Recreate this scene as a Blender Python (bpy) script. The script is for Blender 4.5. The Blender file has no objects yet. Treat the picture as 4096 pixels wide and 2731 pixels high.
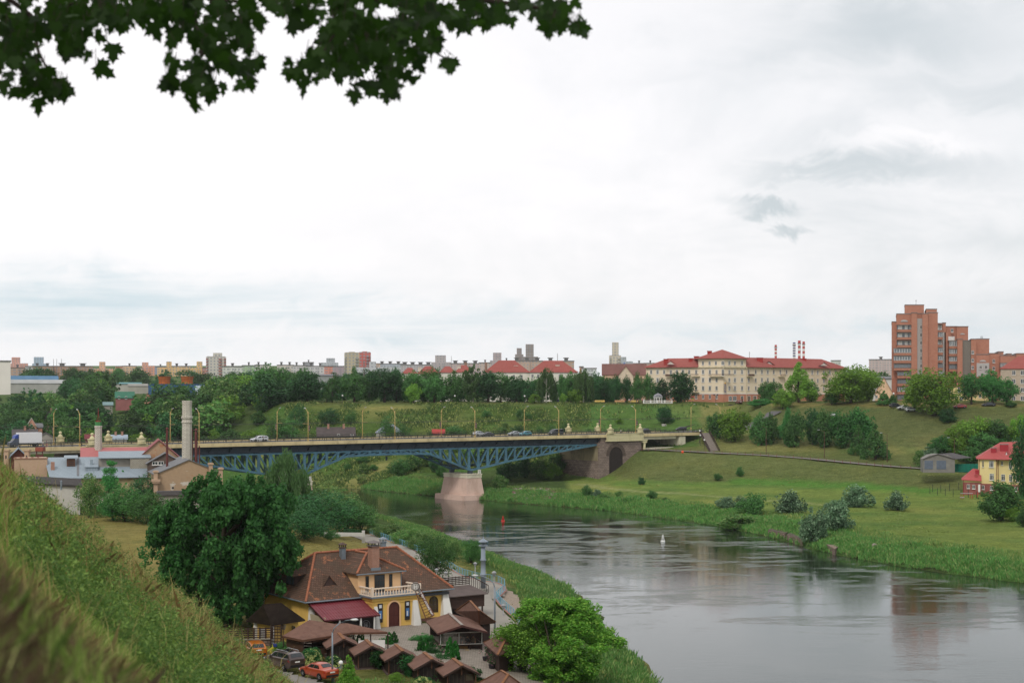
import bpy,math,random
import numpy as np
from mathutils import Vector,Matrix
SC=bpy.context.scene
COL=SC.collection
R=math.radians
F,H,VH=1422.0,31.0,396.0
cam_d=bpy.data.cameras.new("camera");cam=bpy.data.objects.new("camera",cam_d);COL.objects.link(cam)
cam.location=(0,0,H);cam.rotation_euler=(R(90),0,0)
cam_d.sensor_width=36;cam_d.lens=36*F/1024;cam_d.shift_y=(VH-341)/1024
cam_d.clip_end=20000;cam_d.clip_start=0.1
cam_d.dof.use_dof=True;cam_d.dof.focus_distance=170;cam_d.dof.aperture_fstop=2.6
SC.camera=cam
SUN_EL,SUN_AZ=R(48),R(-160)
world=bpy.data.worlds.new("World");SC.world=world;world.use_nodes=True
nt=world.node_tree;N=nt.nodes;L=nt.links;N.clear()
def wn(t,**k):
 n=N.new(t)
 for a,b in k.items():setattr(n,a,b)
 return n
out=wn('ShaderNodeOutputWorld');b1=wn('ShaderNodeBackground');b2=wn('ShaderNodeBackground');mx=wn('ShaderNodeMixShader')
sky=wn('ShaderNodeTexSky');sky.sky_type='NISHITA';sky.sun_disc=False
sky.sun_elevation=SUN_EL;sky.sun_rotation=SUN_AZ;sky.air_density=1.2;sky.dust_density=2
L.new(sky.outputs[0],b1.inputs[0]);b1.inputs[1].default_value=0.1
tc=wn('ShaderNodeTexCoord');sep=wn('ShaderNodeSeparateXYZ');L.new(tc.outputs['Generated'],sep.inputs[0])
def mth(op,a,b=None,c=None,clamp=False):
 n=wn('ShaderNodeMath',operation=op);n.use_clamp=clamp
 for i,q in enumerate((a,b,c)):
  if q is None:continue
  if isinstance(q,(int,float)):n.inputs[i].default_value=q
  else:L.new(q,n.inputs[i])
 return n.outputs[0]
zz=mth('MAXIMUM',sep.outputs[2],0.0)
den=mth('ADD',zz,0.10)
px=mth('DIVIDE',sep.outputs[0],den);py=mth('DIVIDE',sep.outputs[1],den)
cmb=wn('ShaderNodeCombineXYZ');L.new(px,cmb.inputs[0]);L.new(py,cmb.inputs[1])
def noise(vec,scale,detail,rough,dist=0.0,loc=(0,0,0),stretch=(1,1,1)):
 mp=wn('ShaderNodeMapping');mp.inputs['Location'].default_value=loc;mp.inputs['Scale'].default_value=stretch
 L.new(vec,mp.inputs[0]);n=wn('ShaderNodeTexNoise');n.inputs['Scale'].default_value=scale
 n.inputs['Detail'].default_value=detail;n.inputs['Roughness'].default_value=rough;n.inputs['Distortion'].default_value=dist
 L.new(mp.outputs[0],n.inputs['Vector']);return n.outputs['Fac']
def ramp(fac,stops):
 r=wn('ShaderNodeValToRGB');e=r.color_ramp.elements
 while len(e)<len(stops):e.new(0.5)
 for q,(p_,c_)in zip(e,stops):
  q.position=p_;q.color=(*c_,1)if len(c_)==3 else c_
 L.new(fac,r.inputs[0]);return r.outputs[0]
def mixc(f,a,b,t='MIX'):
 n=wn('ShaderNodeMix',data_type='RGBA',blend_type=t)
 if isinstance(f,(int,float)):n.inputs[0].default_value=f
 else:L.new(f,n.inputs[0])
 for i,q in((6,a),(7,b)):
  if isinstance(q,tuple):n.inputs[i].default_value=(*q,1)
  else:L.new(q,n.inputs[i])
 return n.outputs[2]
n1=noise(cmb.outputs[0],0.62,7,0.55,0.35,(3.1,1.7,0),(1,0.9,1))
n2=noise(cmb.outputs[0],1.5,8,0.6,0.25,(7.3,4.2,0),(0.55,1.2,1))
n3=noise(tc.outputs['Generated'],6.0,7,0.6,0.5,(0.4,2.0,1.0),(1,1,2.0))
n4=noise(tc.outputs['Generated'],16.0,6,0.6,0.6,(5.4,1.0,2.0),(1,1,1.6))
yy_=mth('MAXIMUM',mth('ABSOLUTE',sep.outputs[1]),0.15)
A0=mth('ADD',mth('DIVIDE',sep.outputs[0],yy_),mth('MULTIPLY_ADD',n3,0.16,-0.08));B0=mth('ADD',mth('DIVIDE',zz,yy_),mth('MULTIPLY_ADD',n4,0.07,-0.035))
def blob(u,v,ru,rv):
 a=mth('MULTIPLY',mth('SUBTRACT',A0,(u-512)/F),F/ru);b=mth('MULTIPLY',mth('SUBTRACT',B0,(396-v)/F),F/rv)
 d=mth('ADD',mth('MULTIPLY',a,a),mth('MULTIPLY',b,b));return mth('POWER',2.718,mth('MULTIPLY',d,-1.0))
right=mth('MULTIPLY_ADD',A0,1.9,0.35,clamp=True)
m1=mth('MULTIPLY',ramp(n1,[(0.40,(0,0,0)),(0.66,(1,1,1))]),mth('MULTIPLY_ADD',right,0.9,0.06))
col=mixc(mth('MULTIPLY',m1,0.6),(0.815,0.79,0.795),(0.56,0.59,0.62))
col=mixc(mth('MULTIPLY',right,0.46),col,(0.57,0.595,0.615))
dk=mth('MULTIPLY',ramp(n3,[(0.45,(0,0,0)),(0.64,(1,1,1))]),mth('MULTIPLY_ADD',right,0.45,0.05))
for u,v,ru,rv,k in((890,35,150,42,.85),(860,168,115,16,.95),(960,90,120,22,.55),(782,203,46,11,1.25),(797,226,26,7,1.0),(1000,240,90,20,.4),(690,85,110,20,.3)):
 dk=mth('MAXIMUM',dk,mth('MULTIPLY',blob(u,v,ru,rv),k))
col=mixc(mth('MULTIPLY',dk,0.9,clamp=True),col,(0.40,0.45,0.475))
br_=mth('MAXIMUM',mth('MULTIPLY',blob(900,143,60,10),.7),mth('MULTIPLY',blob(380,130,420,110),.75))
col=mixc(mth('MULTIPLY',br_,0.8,clamp=True),col,(0.835,0.81,0.815))
low=mth('MAXIMUM',mth('MULTIPLY',blob(60,305,260,34),1.0),mth('MAXIMUM',mth('MULTIPLY',blob(330,325,280,22),.8),mth('MULTIPLY',blob(800,330,400,12),.6)))
low=mth('MULTIPLY',low,mth('MULTIPLY_ADD',n2,2.6,-0.62,clamp=True))
col=mixc(mth('MULTIPLY',low,0.95,clamp=True),col,(0.47,0.57,0.62))
lw2=mth('SUBTRACT',1.0,mth('MULTIPLY',zz,14.0),clamp=True)
col=mixc(mth('MULTIPLY',lw2,0.38),col,(0.66,0.715,0.745))
L.new(col,b2.inputs[0]);b2.inputs[1].default_value=1.13
mx.inputs[0].default_value=0.93
L.new(b1.outputs[0],mx.inputs[1]);L.new(b2.outputs[0],mx.inputs[2]);L.new(mx.outputs[0],out.inputs[0])
sd=bpy.data.lights.new("sun",'SUN');sun=bpy.data.objects.new("sun",sd);COL.objects.link(sun)
sd.energy=1.4;sd.angle=R(14);sd.color=(1.0,0.96,0.9)
sun.rotation_euler=(R(90)-SUN_EL,0,R(180)-SUN_AZ);sun.location=(0,0,200)
SC.view_settings.view_transform='Standard';SC.view_settings.look='None'
SC.view_settings.exposure=0.28;SC.view_settings.gamma=1
SC.cycles.max_bounces=5;SC.cycles.diffuse_bounces=2;SC.cycles.glossy_bounces=2;SC.cycles.transmission_bounces=3
SC.cycles.transparent_max_bounces=6;SC.cycles.use_denoising=True
def z1(x,y):return(x/9.188,337.5+y/9.188)
def z2(x,y):return(256+x/9.188,337.5+y/9.188)
def z3(x,y):return(512+x/9.188,337.5+y/9.188)
def z4(x,y):return(768+x/7.379,287.5+y/7.379)
def zB(x,y):return(225+x/7.84,520+y/7.84)
def zL(x,y):return(x/6.083,425+y/6.083)
def zM(x,y):return(512+x/7.547,475+y/7.547)
def zR(x,y):return(768+x/7.547,475+y/7.547)
def zT(x,y):return(x/3.92,y/3.92)
def za(x,y):return(885+x/14.58,297.5+y/14.58)
def zb(x,y):return(960+x/17.42,435+y/17.42)
def zc(x,y):return(640+x/11.2,345+y/11.2)
def zd(x,y):return(x/10.94,400+y/10.94)
def ze(x,y):return(235+x/15.17,590+y/15.17)
def zf(x,y):return(370+x/9.632,520+y/9.632)
def fv(x,y):return(x/2.297,y/2.297)
def P(uv,z):
 Y=(H-z)*F/(uv[1]-VH);return Vector(((uv[0]-512)/F*Y,Y,z))
def Q(uv,Y):return Vector(((uv[0]-512)/F*Y,Y,H-(uv[1]-VH)/F*Y))
def S(hx):
 c=[int(hx[i:i+2],16)/255 for i in(0,2,4)]
 return tuple(x/12.92 if x<=0.04045 else((x+0.055)/1.055)**2.4 for x in c)
def newmat(name):
 m=bpy.data.materials.new(name);m.use_nodes=True
 m.node_tree.nodes.clear();return m,m.node_tree
class NT:
 def __init__(s,t):s.t=t;s.N=t.nodes;s.L=t.links
 def n(s,ty,**k):
  n=s.N.new(ty)
  for a,b in k.items():setattr(n,a,b)
  return n
 def put(s,sock,v):
  if isinstance(v,(int,float)):sock.default_value=v
  elif isinstance(v,tuple):sock.default_value=(*v,1)if len(v)==3 and len(sock.default_value)==4 else v
  else:s.L.new(v,sock)
 def m(s,op,a,b=None,c=None,clamp=False):
  n=s.n('ShaderNodeMath',operation=op);n.use_clamp=clamp
  for i,q in enumerate((a,b,c)):
   if q is not None:s.put(n.inputs[i],q)
  return n.outputs[0]
 def mix(s,f,a,b,t='MIX'):
  n=s.n('ShaderNodeMix',data_type='RGBA',blend_type=t)
  s.put(n.inputs[0],f);s.put(n.inputs[6],a);s.put(n.inputs[7],b);return n.outputs[2]
 def coord(s,which='Object'):return s.n('ShaderNodeTexCoord').outputs[which]
 def pos(s):return s.n('ShaderNodeNewGeometry').outputs['Position']
 def noise(s,vec,scale,detail=4,rough=0.55,stretch=(1,1,1),dist=0.0,rot=(0,0,0)):
  mp=s.n('ShaderNodeMapping');mp.inputs['Scale'].default_value=stretch;mp.inputs['Rotation'].default_value=rot
  s.L.new(vec,mp.inputs[0]);n=s.n('ShaderNodeTexNoise');s.L.new(mp.outputs[0],n.inputs['Vector'])
  n.inputs['Scale'].default_value=scale;n.inputs['Detail'].default_value=detail
  n.inputs['Roughness'].default_value=rough;n.inputs['Distortion'].default_value=dist
  return n.outputs['Fac']
 def ramp(s,fac,stops):
  r=s.n('ShaderNodeValToRGB');e=r.color_ramp.elements
  while len(e)<len(stops):e.new(0.5)
  for q,(p_,c_)in zip(e,stops):q.position=p_;q.color=(*c_,1)
  s.L.new(fac,r.inputs[0]);return r.outputs[0]
 def bump(s,h,strength,dist=1.0,normal=None):
  b=s.n('ShaderNodeBump');s.put(b.inputs['Strength'],strength);b.inputs['Distance'].default_value=dist
  s.L.new(h,b.inputs['Height'])
  if normal is not None:s.L.new(normal,b.inputs['Normal'])
  return b.outputs[0]
 def pbr(s,col,rough=0.8,metal=0.0,spec=0.3,normal=None):
  p=s.n('ShaderNodeBsdfPrincipled');s.put(p.inputs['Base Color'],col);s.put(p.inputs['Roughness'],rough)
  s.put(p.inputs['Metallic'],metal);s.put(p.inputs['Specular IOR Level'],spec)
  if normal is not None:s.L.new(normal,p.inputs['Normal'])
  o=s.n('ShaderNodeOutputMaterial');s.L.new(p.outputs[0],o.inputs[0]);return p
MATS={}
def plain(name,hx,rough=0.8,metal=0.0,var=0.18,scale=1.2,bump=0.15,spec=0.3,dirt=None,dirt_amt=0.3,bscale=None):
 if name in MATS:return MATS[name]
 m,t=newmat(name);s=NT(t);c=S(hx)if isinstance(hx,str)else hx
 o=s.coord();f=s.noise(o,scale,6,0.6);f2=s.noise(o,scale*9,4,0.6)
 dark=tuple(x*(1-var)for x in c);lite=tuple(min(x*(1+var),1)for x in c)
 k=s.mix(s.ramp(f,[(0.3,(0,0,0)),(0.7,(1,1,1))]),dark,lite)
 k=s.mix(s.m('MULTIPLY',f2,var*1.2),k,tuple(x*0.55 for x in c))
 if dirt:
  g=s.noise(o,scale*0.7,8,0.7,(1,1,0.35),0.5)
  k=s.mix(s.m('MULTIPLY',s.ramp(g,[(0.5,(0,0,0)),(0.68,(1,1,1))]),dirt_amt),k,S(dirt))
 s.pbr(k,rough,metal,spec,s.bump(f2,bump,0.05))
 MATS[name]=m;return m
def glass_mat(name,hx='1c2426',rough=0.08):
 if name in MATS:return MATS[name]
 m,t=newmat(name);s=NT(t);o=s.coord('Object')
 f=s.noise(o,0.35,2,0.5)
 s.pbr(s.mix(f,S(hx),tuple(x*2.2 for x in S(hx))),rough,0.0,0.8);MATS[name]=m;return m
def uvz(s):
 q=s.n('ShaderNodeSeparateXYZ');s.L.new(s.coord(),q.inputs[0])
 c=s.n('ShaderNodeCombineXYZ');s.L.new(s.m('ADD',q.outputs[0],q.outputs[1]),c.inputs[0]);s.L.new(q.outputs[2],c.inputs[1])
 return c.outputs[0]
def brickmat(name,c1,c2,mortar,bw=0.25,bh=0.08,ms=0.012,rough=0.9,stain=None,bump=0.3,stain_lo=0.52,stain_amt=0.8,off=0.5):
 if name in MATS:return MATS[name]
 m,t=newmat(name);s=NT(t);b=s.n('ShaderNodeTexBrick');s.L.new(uvz(s),b.inputs['Vector'])
 b.offset=off
 s.put(b.inputs['Color1'],S(c1));s.put(b.inputs['Color2'],S(c2));s.put(b.inputs['Mortar'],S(mortar))
 b.inputs['Scale'].default_value=1;b.inputs['Brick Width'].default_value=bw;b.inputs['Row Height'].default_value=bh
 b.inputs['Mortar Size'].default_value=ms
 o=s.coord();f=s.noise(o,0.5,7,0.65)
 k=s.mix(s.m('MULTIPLY',f,0.28),b.outputs['Color'],tuple(x*0.5 for x in S(c1)))
 if stain:
  g=s.noise(o,0.28,8,0.68,(1,1,1.6),0.6)
  k=s.mix(s.m('MULTIPLY',s.ramp(g,[(stain_lo,(0,0,0)),(stain_lo+0.05,(1,1,1))]),stain_amt),k,S(stain))
 s.pbr(k,rough,0,0.2,s.bump(b.outputs['Fac'],-bump,0.03));MATS[name]=m;return m
def leafmat(name,dark,lite,trans=0.25,tip=None,spec=0.12):
 if name in MATS:return MATS[name]
 m,t=newmat(name);s=NT(t)
 g=s.n('ShaderNodeNewGeometry');oi=s.n('ShaderNodeObjectInfo')
 f=s.m('ADD',s.m('MULTIPLY',g.outputs['Random Per Island'],0.6),s.m('MULTIPLY',s.noise(s.coord(),0.9,3,0.5),0.8))
 f=s.m('ADD',f,s.m('MULTIPLY',oi.outputs['Random'],0.5))
 k=s.mix(s.m('MULTIPLY_ADD',f,0.72,-0.18,clamp=True),S(dark),S(lite))
 hs=s.n('ShaderNodeHueSaturation');s.L.new(k,hs.inputs['Color'])
 s.L.new(s.m('MULTIPLY_ADD',oi.outputs['Random'],0.026,0.492),hs.inputs['Hue']);s.L.new(s.m('MULTIPLY_ADD',oi.outputs['Random'],0.3,0.85),hs.inputs['Value'])
 k=hs.outputs[0]
 if tip:k=s.mix(s.m('GREATER_THAN',g.outputs['Random Per Island'],0.8),k,S(tip))
 d=s.n('ShaderNodeBsdfPrincipled');s.L.new(k,d.inputs['Base Color']);d.inputs['Roughness'].default_value=0.6
 d.inputs['Specular IOR Level'].default_value=spec
 tr=s.n('ShaderNodeBsdfTranslucent');s.L.new(s.mix(0.5,k,S(lite)),tr.inputs[0])
 x=s.n('ShaderNodeMixShader');x.inputs[0].default_value=trans;s.L.new(d.outputs[0],x.inputs[1]);s.L.new(tr.outputs[0],x.inputs[2])
 o=s.n('ShaderNodeOutputMaterial');s.L.new(x.outputs[0],o.inputs[0]);MATS[name]=m;return m
class MB:
 def __init__(s):s.v=[];s.f=[];s.mi=[];s.k=0
 def mat(s,k):s.k=k;return s
 def add(s,vs,fs):
  b=len(s.v);s.v+=[tuple(v)for v in vs];s.f+=[tuple(b+i for i in f)for f in fs];s.mi+=[s.k]*len(fs);return s
 def box(s,x0,y0,z0,x1,y1,z1):
  v=[(x,y,z)for z in(z0,z1)for y in(y0,y1)for x in(x0,x1)]
  return s.add(v,[(0,2,3,1),(4,5,7,6),(0,1,5,4),(2,6,7,3),(0,4,6,2),(1,3,7,5)])
 def cbox(s,c,sx,sy,sz):return s.box(c[0]-sx/2,c[1]-sy/2,c[2]-sz/2,c[0]+sx/2,c[1]+sy/2,c[2]+sz/2)
 def prism(s,pts,z0,z1):
  n=len(pts);v=[(p[0],p[1],z0)for p in pts]+[(p[0],p[1],z1)for p in pts]
  return s.add(v,[tuple(range(n-1,-1,-1)),tuple(range(n,2*n))]+[(i,(i+1)%n,n+(i+1)%n,n+i)for i in range(n)])
 def extr(s,pts,off):
  n=len(pts);o=Vector(off);v=[Vector(p)for p in pts];v+=[p+o for p in v]
  return s.add(v,[tuple(range(n-1,-1,-1)),tuple(range(n,2*n))]+[(i,(i+1)%n,n+(i+1)%n,n+i)for i in range(n)])
 def beam(s,p,q,w,h,up=(0,0,1)):
  p=Vector(p);q=Vector(q);d=(q-p).normalized();u=Vector(up)
  if abs(d.dot(u))>0.98:u=Vector((1,0,0))
  a=d.cross(u).normalized()*w/2;b=a.cross(d).normalized()*h/2
  v=[p-a-b,p+a-b,p+a+b,p-a+b,q-a-b,q+a-b,q+a+b,q-a+b]
  return s.add(v,[(0,1,2,3),(7,6,5,4),(0,4,5,1),(1,5,6,2),(2,6,7,3),(3,7,4,0)])
 def tube(s,pts,rad,n=8,cap=True):
  pts=[Vector(p)for p in pts];m=len(pts)
  if isinstance(rad,(int,float)):rad=[rad]*m
  vs=[];prev=None
  for i,p in enumerate(pts):
   d=(pts[min(i+1,m-1)]-pts[max(i-1,0)]).normalized()
   u=prev if prev is not None and abs(prev.dot(d))<0.95 else(Vector((0,0,1))if abs(d.z)<0.9 else Vector((1,0,0)))
   a=d.cross(u).normalized();b=d.cross(a);prev=u
   vs+=[p+(a*math.cos(t)+b*math.sin(t))*rad[i]for t in(2*math.pi*j/n for j in range(n))]
  fs=[(i*n+j,i*n+(j+1)%n,(i+1)*n+(j+1)%n,(i+1)*n+j)for i in range(m-1)for j in range(n)]
  if cap:fs+=[tuple(range(n-1,-1,-1)),tuple((m-1)*n+j for j in range(n))]
  return s.add(vs,fs)
 def lathe(s,prof,c=(0,0),n=12,sq=False):
  if sq:n=4
  vs=[]
  for r,z in prof:
   for j in range(n):
    t=2*math.pi*j/n+(math.pi/4 if sq else 0);rr=r*(1.4142 if sq else 1)
    vs.append((c[0]+rr*math.cos(t),c[1]+rr*math.sin(t),z))
  m=len(prof)
  fs=[(i*n+j,i*n+(j+1)%n,(i+1)*n+(j+1)%n,(i+1)*n+j)for i in range(m-1)for j in range(n)]
  fs+=[tuple(range(n-1,-1,-1)),tuple((m-1)*n+j for j in range(n))]
  return s.add(vs,fs)
 def disc(s,c,axis,r,th,n=16):
  c=Vector(c);ax=Vector(axis).normalized();return s.tube([c-ax*th/2,c+ax*th/2],r,n)
 def slab(s,pts,th):
  v=[Vector(p)for p in pts];n=len(v);lo=[p-Vector((0,0,th))for p in v]
  return s.add(v+lo,[tuple(range(n)),tuple(range(2*n-1,n-1,-1))]+[(i,n+i,n+(i+1)%n,(i+1)%n)for i in range(n)])
 def mesh(s,name,mats,smooth=False):
  me=bpy.data.meshes.new(name);me.from_pydata(s.v,[],s.f)
  if not isinstance(mats,(list,tuple)):mats=[mats]
  for m in mats:me.materials.append(m)
  if len(mats)>1:me.polygons.foreach_set('material_index',s.mi)
  if smooth:me.polygons.foreach_set('use_smooth',[True]*len(me.polygons))
  me.update();return me
 def build(s,name,mats,parent=None,smooth=False,loc=None,rotz=0):
  return link(name,s.mesh(name,mats,smooth),parent,loc,rotz)
def link(name,me,parent=None,loc=None,rotz=0):
 o=bpy.data.objects.new(name,me);COL.objects.link(o)
 if parent is not None:o.parent=parent
 if loc is not None:o.location=loc
 if rotz:o.rotation_euler=(0,0,rotz)
 return o
def tag(o,label,cat,group=None):
 o['label']=label;o['category']=cat
 if group:o['group']=group
 return o
def struct(o,kind='structure',label=None,cat=None):
 o['kind']=kind
 if label:o['label']=label
 if cat:o['category']=cat
 return o
def thing(name,label,cat,loc=(0,0,0),rotz=0,group=None):
 o=bpy.data.objects.new(name,None);COL.objects.link(o);o.empty_display_size=0.3
 o.location=loc;o.rotation_euler=(0,0,rotz);return tag(o,label,cat,group)
def dup(root,loc,rotz=0,label=None,group=None,scale=None):
 r=root.copy();COL.objects.link(r);r.location=loc;r.rotation_euler=(0,0,rotz)
 if label:r['label']=label
 if group:r['group']=group
 if scale:r.scale=scale
 for ch in list(root.children):
  c=ch.copy();COL.objects.link(c);c.parent=r
  for g in list(ch.children):
   d=g.copy();COL.objects.link(d);d.parent=c
 return r
CP=[]
def cp(x,y,z):CP.append((x,y,z))
def cpu(u,Y,z):cp((u-512)/F*Y,Y,z)
FAR_BANK=[(-280,470),(-190,492),(-135,508),(-100,516),(-69.6,510),(-45,470),(-24,443),(2,413),(26.5,387),(42,358),(53,331),(59,305),(62.6,283),(72,258),(85,237),(97,205),(103,170),(106,130),(108,80)]
NEAR_BANK=[(-280,415),(-190,440),(-135,448),(-100,437),(-72,405),(-50,380),(-33.8,361),(-17.3,321),(-9,290),(0,262),(8.1,232.6),(10.5,210),(11.8,190.8),(13.6,174.4),(15.3,153.8),(17,130),(20,90)]
def normals(pl,side):
 o=[]
 for i,p in enumerate(pl):
  a=pl[max(i-1,0)];b=pl[min(i+1,len(pl)-1)]
  d=Vector((b[0]-a[0],b[1]-a[1])).normalized();o.append((-d.y*side,d.x*side))
 return o
def dens(pl,st=12):
 o=[]
 for a,b in zip(pl[:-1],pl[1:]):
  n=max(1,int(math.dist(a,b)/st))
  o+=[(a[0]+(b[0]-a[0])*i/n,a[1]+(b[1]-a[1])*i/n)for i in range(n)]
 return o+[pl[-1]]
fb=dens(FAR_BANK);nb=dens(NEAR_BANK)
for p,n in zip(fb,normals(fb,1)):
 cp(p[0],p[1],0.0);cp(p[0]+n[0]*6,p[1]+n[1]*6,2.0);cp(p[0]-n[0]*9,p[1]-n[1]*9,-2.0)
for p,n in zip(nb,normals(nb,-1)):
 cp(p[0],p[1],0.0);cp(p[0]+n[0]*6,p[1]+n[1]*6,2.2);cp(p[0]-n[0]*9,p[1]-n[1]*9,-2.0)
for(u,Y,z)in[(140,215,5),(200,215,5),(260,215,5.2),(100,260,5),(160,260,5),(220,260,5.5),(280,262,6.2),(60,300,6),(120,300,6),(180,310,6),(250,310,5.5),(310,310,5),(0,330,7),(60,350,7),(140,350,7),(0,260,6),(40,215,5.5),(300,236,8.6),(328,234,7.4),(275,236,7.4),(320,222,7.6),(352,232,5.4),(300,205,5.6),(0,400,8),(120,400,8)]:cpu(u,Y,z)
for x,y in[(-34,150),(-26,150),(-18,150),(-12,152),(-34,165),(-26,165),(-16,165),(-8,165),(-30,178),(-16,178)]:cp(x,y,5.2)
for x,y in[(-40,125),(-30,125),(-20,125),(-10,125),(-30,137),(-20,137),(-10,137),(-30,110),(-18,110),(-5,112),(-60,150),(-50,180),(-45,120),(-80,130)]:cp(x,y,4.7)
for x,y in[(0,150),(0,137),(2,125),(-3,165),(-3,178),(0,112)]:cp(x,y,4.3)
PROM=[zf(0,145),zf(220,225),zf(480,325),zf(790,490),zf(940,565),zf(1030,590),zf(1110,602),zf(1240,625),zf(1295,655),zf(1300,700),zf(1215,780),zf(1290,870),zf(1380,950)]
for q in PROM[::1]:
 w=P(q,4.0);cp(w.x,w.y,4.0)
 if q in PROM[:5]:cp(w.x-3.5,w.y-1.5,4.05)
for(u,Y,z)in[(570,451,4.4),(613,423,4.2),(660,425,4.6),(710,428,5),(768,430,5.2),(830,420,5.3),(890,410,5.4),(950,388,5.4),(1010,378,5.3),(1060,372,5.3),(620,402,2.8),(700,395,3.3),(768,385,3.4),(874,298,2.6),(930,290,2.6),(1024,280,2.6),(1090,260,2.6),(800,340,2.8),(850,320,2.7),(900,320,2.9),(980,310,2.9)]:cpu(u,Y,z)
for x,y in[(560,215),(620,256),(760,240),(900,258),(1040,272),(1180,272),(1300,275),(1450,292),(1600,312),(1800,330),(1932,345)]:
 w=P(zR(x,y),3.1);cp(w.x,w.y,3.1);w=P(zR(x,y-48),4.7);cp(w.x,w.y,4.7)
ROAD=[(642,471,13.2),(690,463,12.8),(730,456,12.4),(768,450,12.0),(810,443,11.3),(850,434,10.5),(890,425,9.8),(930,421,9.2),(966,419,8.6),(1010,414,8.2),(1060,408,8)]
for(u0,Y0,z0),(u1,Y1,z1q)in zip(ROAD[:-1],ROAD[1:]):
 for k in range(3):cpu(u0+(u1-u0)*k/3,Y0+(Y1-Y0)*k/3-1.5,z0+(z1q-z0)*k/3);cpu(u0+(u1-u0)*k/3,Y0+(Y1-Y0)*k/3+5,z0+(z1q-z0)*k/3+.1)
for(u,Y,z)in[(690,480,14.4),(730,474,14),(768,468,13.6),(810,460,13),(850,450,12.2),(890,440,11),(940,434,10),(1000,430,9.6),(1060,424,9.5),(700,503,19),(768,498,20.5),(830,488,20),(890,470,19.6),(950,458,19),(1010,452,18.5),(1070,445,18.5),(768,530,28.4),(800,524,28.4),(830,516,28.4),(860,508,28.4),(890,500,28.4),(920,494,28.4),(960,487,28.3),(1000,482,28.2),(1040,478,28.2),(1090,470,28.2),(768,560,28.6),(830,550,28.6),(890,540,28.6),(950,530,28.6),(1010,530,28.6),(1090,520,28.6),(800,620,28.8),(900,620,28.8),(1000,620,28.8),(1100,620,28.8)]:cpu(u,Y,z)
for u in range(280,741,46):
 e=565 if u<690 else 552
 cpu(u,e,28.3);cpu(u,e+14,28.5);cpu(u,e+60,28.6);cpu(u,e+130,29)
 cpu(u,e-3,27.6)
 cpu(u,e-42,12.5 if u<430 else 15.5 if u<560 else 18.2 if u>650 else 17)
for(u,Y,z)in[(330,487,3.5),(400,482,4.5),(460,475,5),(520,476,6.5),(560,480,8),(600,480,12),(640,490,17),(680,497,18.4),(712,515,19.4),(735,540,22),(742,560,23),(600,500,16),(650,505,18.3)]:cpu(u,Y,z)
for(u,Y,z)in[(256,528,7),(256,545,15),(256,575,25),(256,600,28),(200,620,26),(200,560,15),(200,535,9),(130,680,28),(130,600,20),(130,540,12),(60,760,30),(60,650,20),(60,560,12),(0,800,31),(0,660,18),(0,560,11),(-60,700,20),(-60,800,30),(200,700,30),(256,700,29.5),(-60,900,33),(60,900,33),(180,900,33),(300,900,31),(450,900,30),(600,900,30),(750,900,30),(900,900,30),(1050,900,30),(1150,760,30)]:cpu(u,Y,z)
for(x,y,z)in[(-200,100,5),(-200,200,6),(-200,300,8),(-120,60,5),(-60,60,5),(0,60,4),(150,100,3),(150,200,3),(160,300,5),(220,300,12),(220,400,25),(180,420,16),(-40,90,4.7),(-80,90,5),(0,90,4)]:cp(x,y,z)
for q in[(27.0,458,3.8),(33,462,6.0),(38,466,9.5),(30,449,4.3),(48,476,13.4),(52,480,13.6),(46,488,14.5),(56,492,14.8),(64,492,17.6),(70,497,18.2),(20,452,3.8),(16,468,3.8)]:cp(*q)
_A=np.array(CP,float)
_k=[0]
for i in range(1,len(_A)):
 if np.min(np.hypot(_A[_k,0]-_A[i,0],_A[_k,1]-_A[i,1]))>2.0:_k.append(i)
_A=_A[_k]
def _phi(a,b):return np.hypot(a[:,None,0]-b[None,:,0],a[:,None,1]-b[None,:,1])
_n=len(_A);_M=np.zeros((_n+3,_n+3));_M[:_n,:_n]=_phi(_A,_A);_M[:_n,_n]=1;_M[:_n,_n+1:]=_A[:,:2];_M[_n:,:_n]=_M[:_n,_n:].T
_W=np.linalg.solve(_M,np.concatenate([_A[:,2],np.zeros(3)]))
def tzn(xy):
 xy=np.atleast_2d(np.asarray(xy,float));o=np.empty(len(xy))
 for i in range(0,len(xy),20000):
  c=xy[i:i+20000];o[i:i+20000]=_phi(c,_A)@_W[:_n]+_W[_n]+c@_W[_n+1:]
 far=np.clip((xy[:,1]-880)/1400,0,3)
 lift=far*(34-14*np.clip(xy[:,0]/700,-0.5,1))
 return np.where(xy[:,1]>880,31.5+lift,o*(1-np.clip((xy[:,1]-840)/40,0,1))+31.5*np.clip((xy[:,1]-840)/40,0,1))
def tz(x,y):return float(tzn([(x,y)])[0])
_YS=np.concatenate([np.arange(100,620,1.0),np.arange(620,900,4)])
def G(uv,ymin=100):
 """where the sight line of a pixel meets the ground"""
 ys=_YS[_YS>=ymin];x=(uv[0]-512)/F*ys;z=tzn(np.stack([x,ys],1));r=H-(uv[1]-VH)/F*ys
 i=np.argmax(z>=r)
 if not(z>=r).any():i=len(ys)-1
 return Vector((x[i],ys[i],z[i]))
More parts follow.
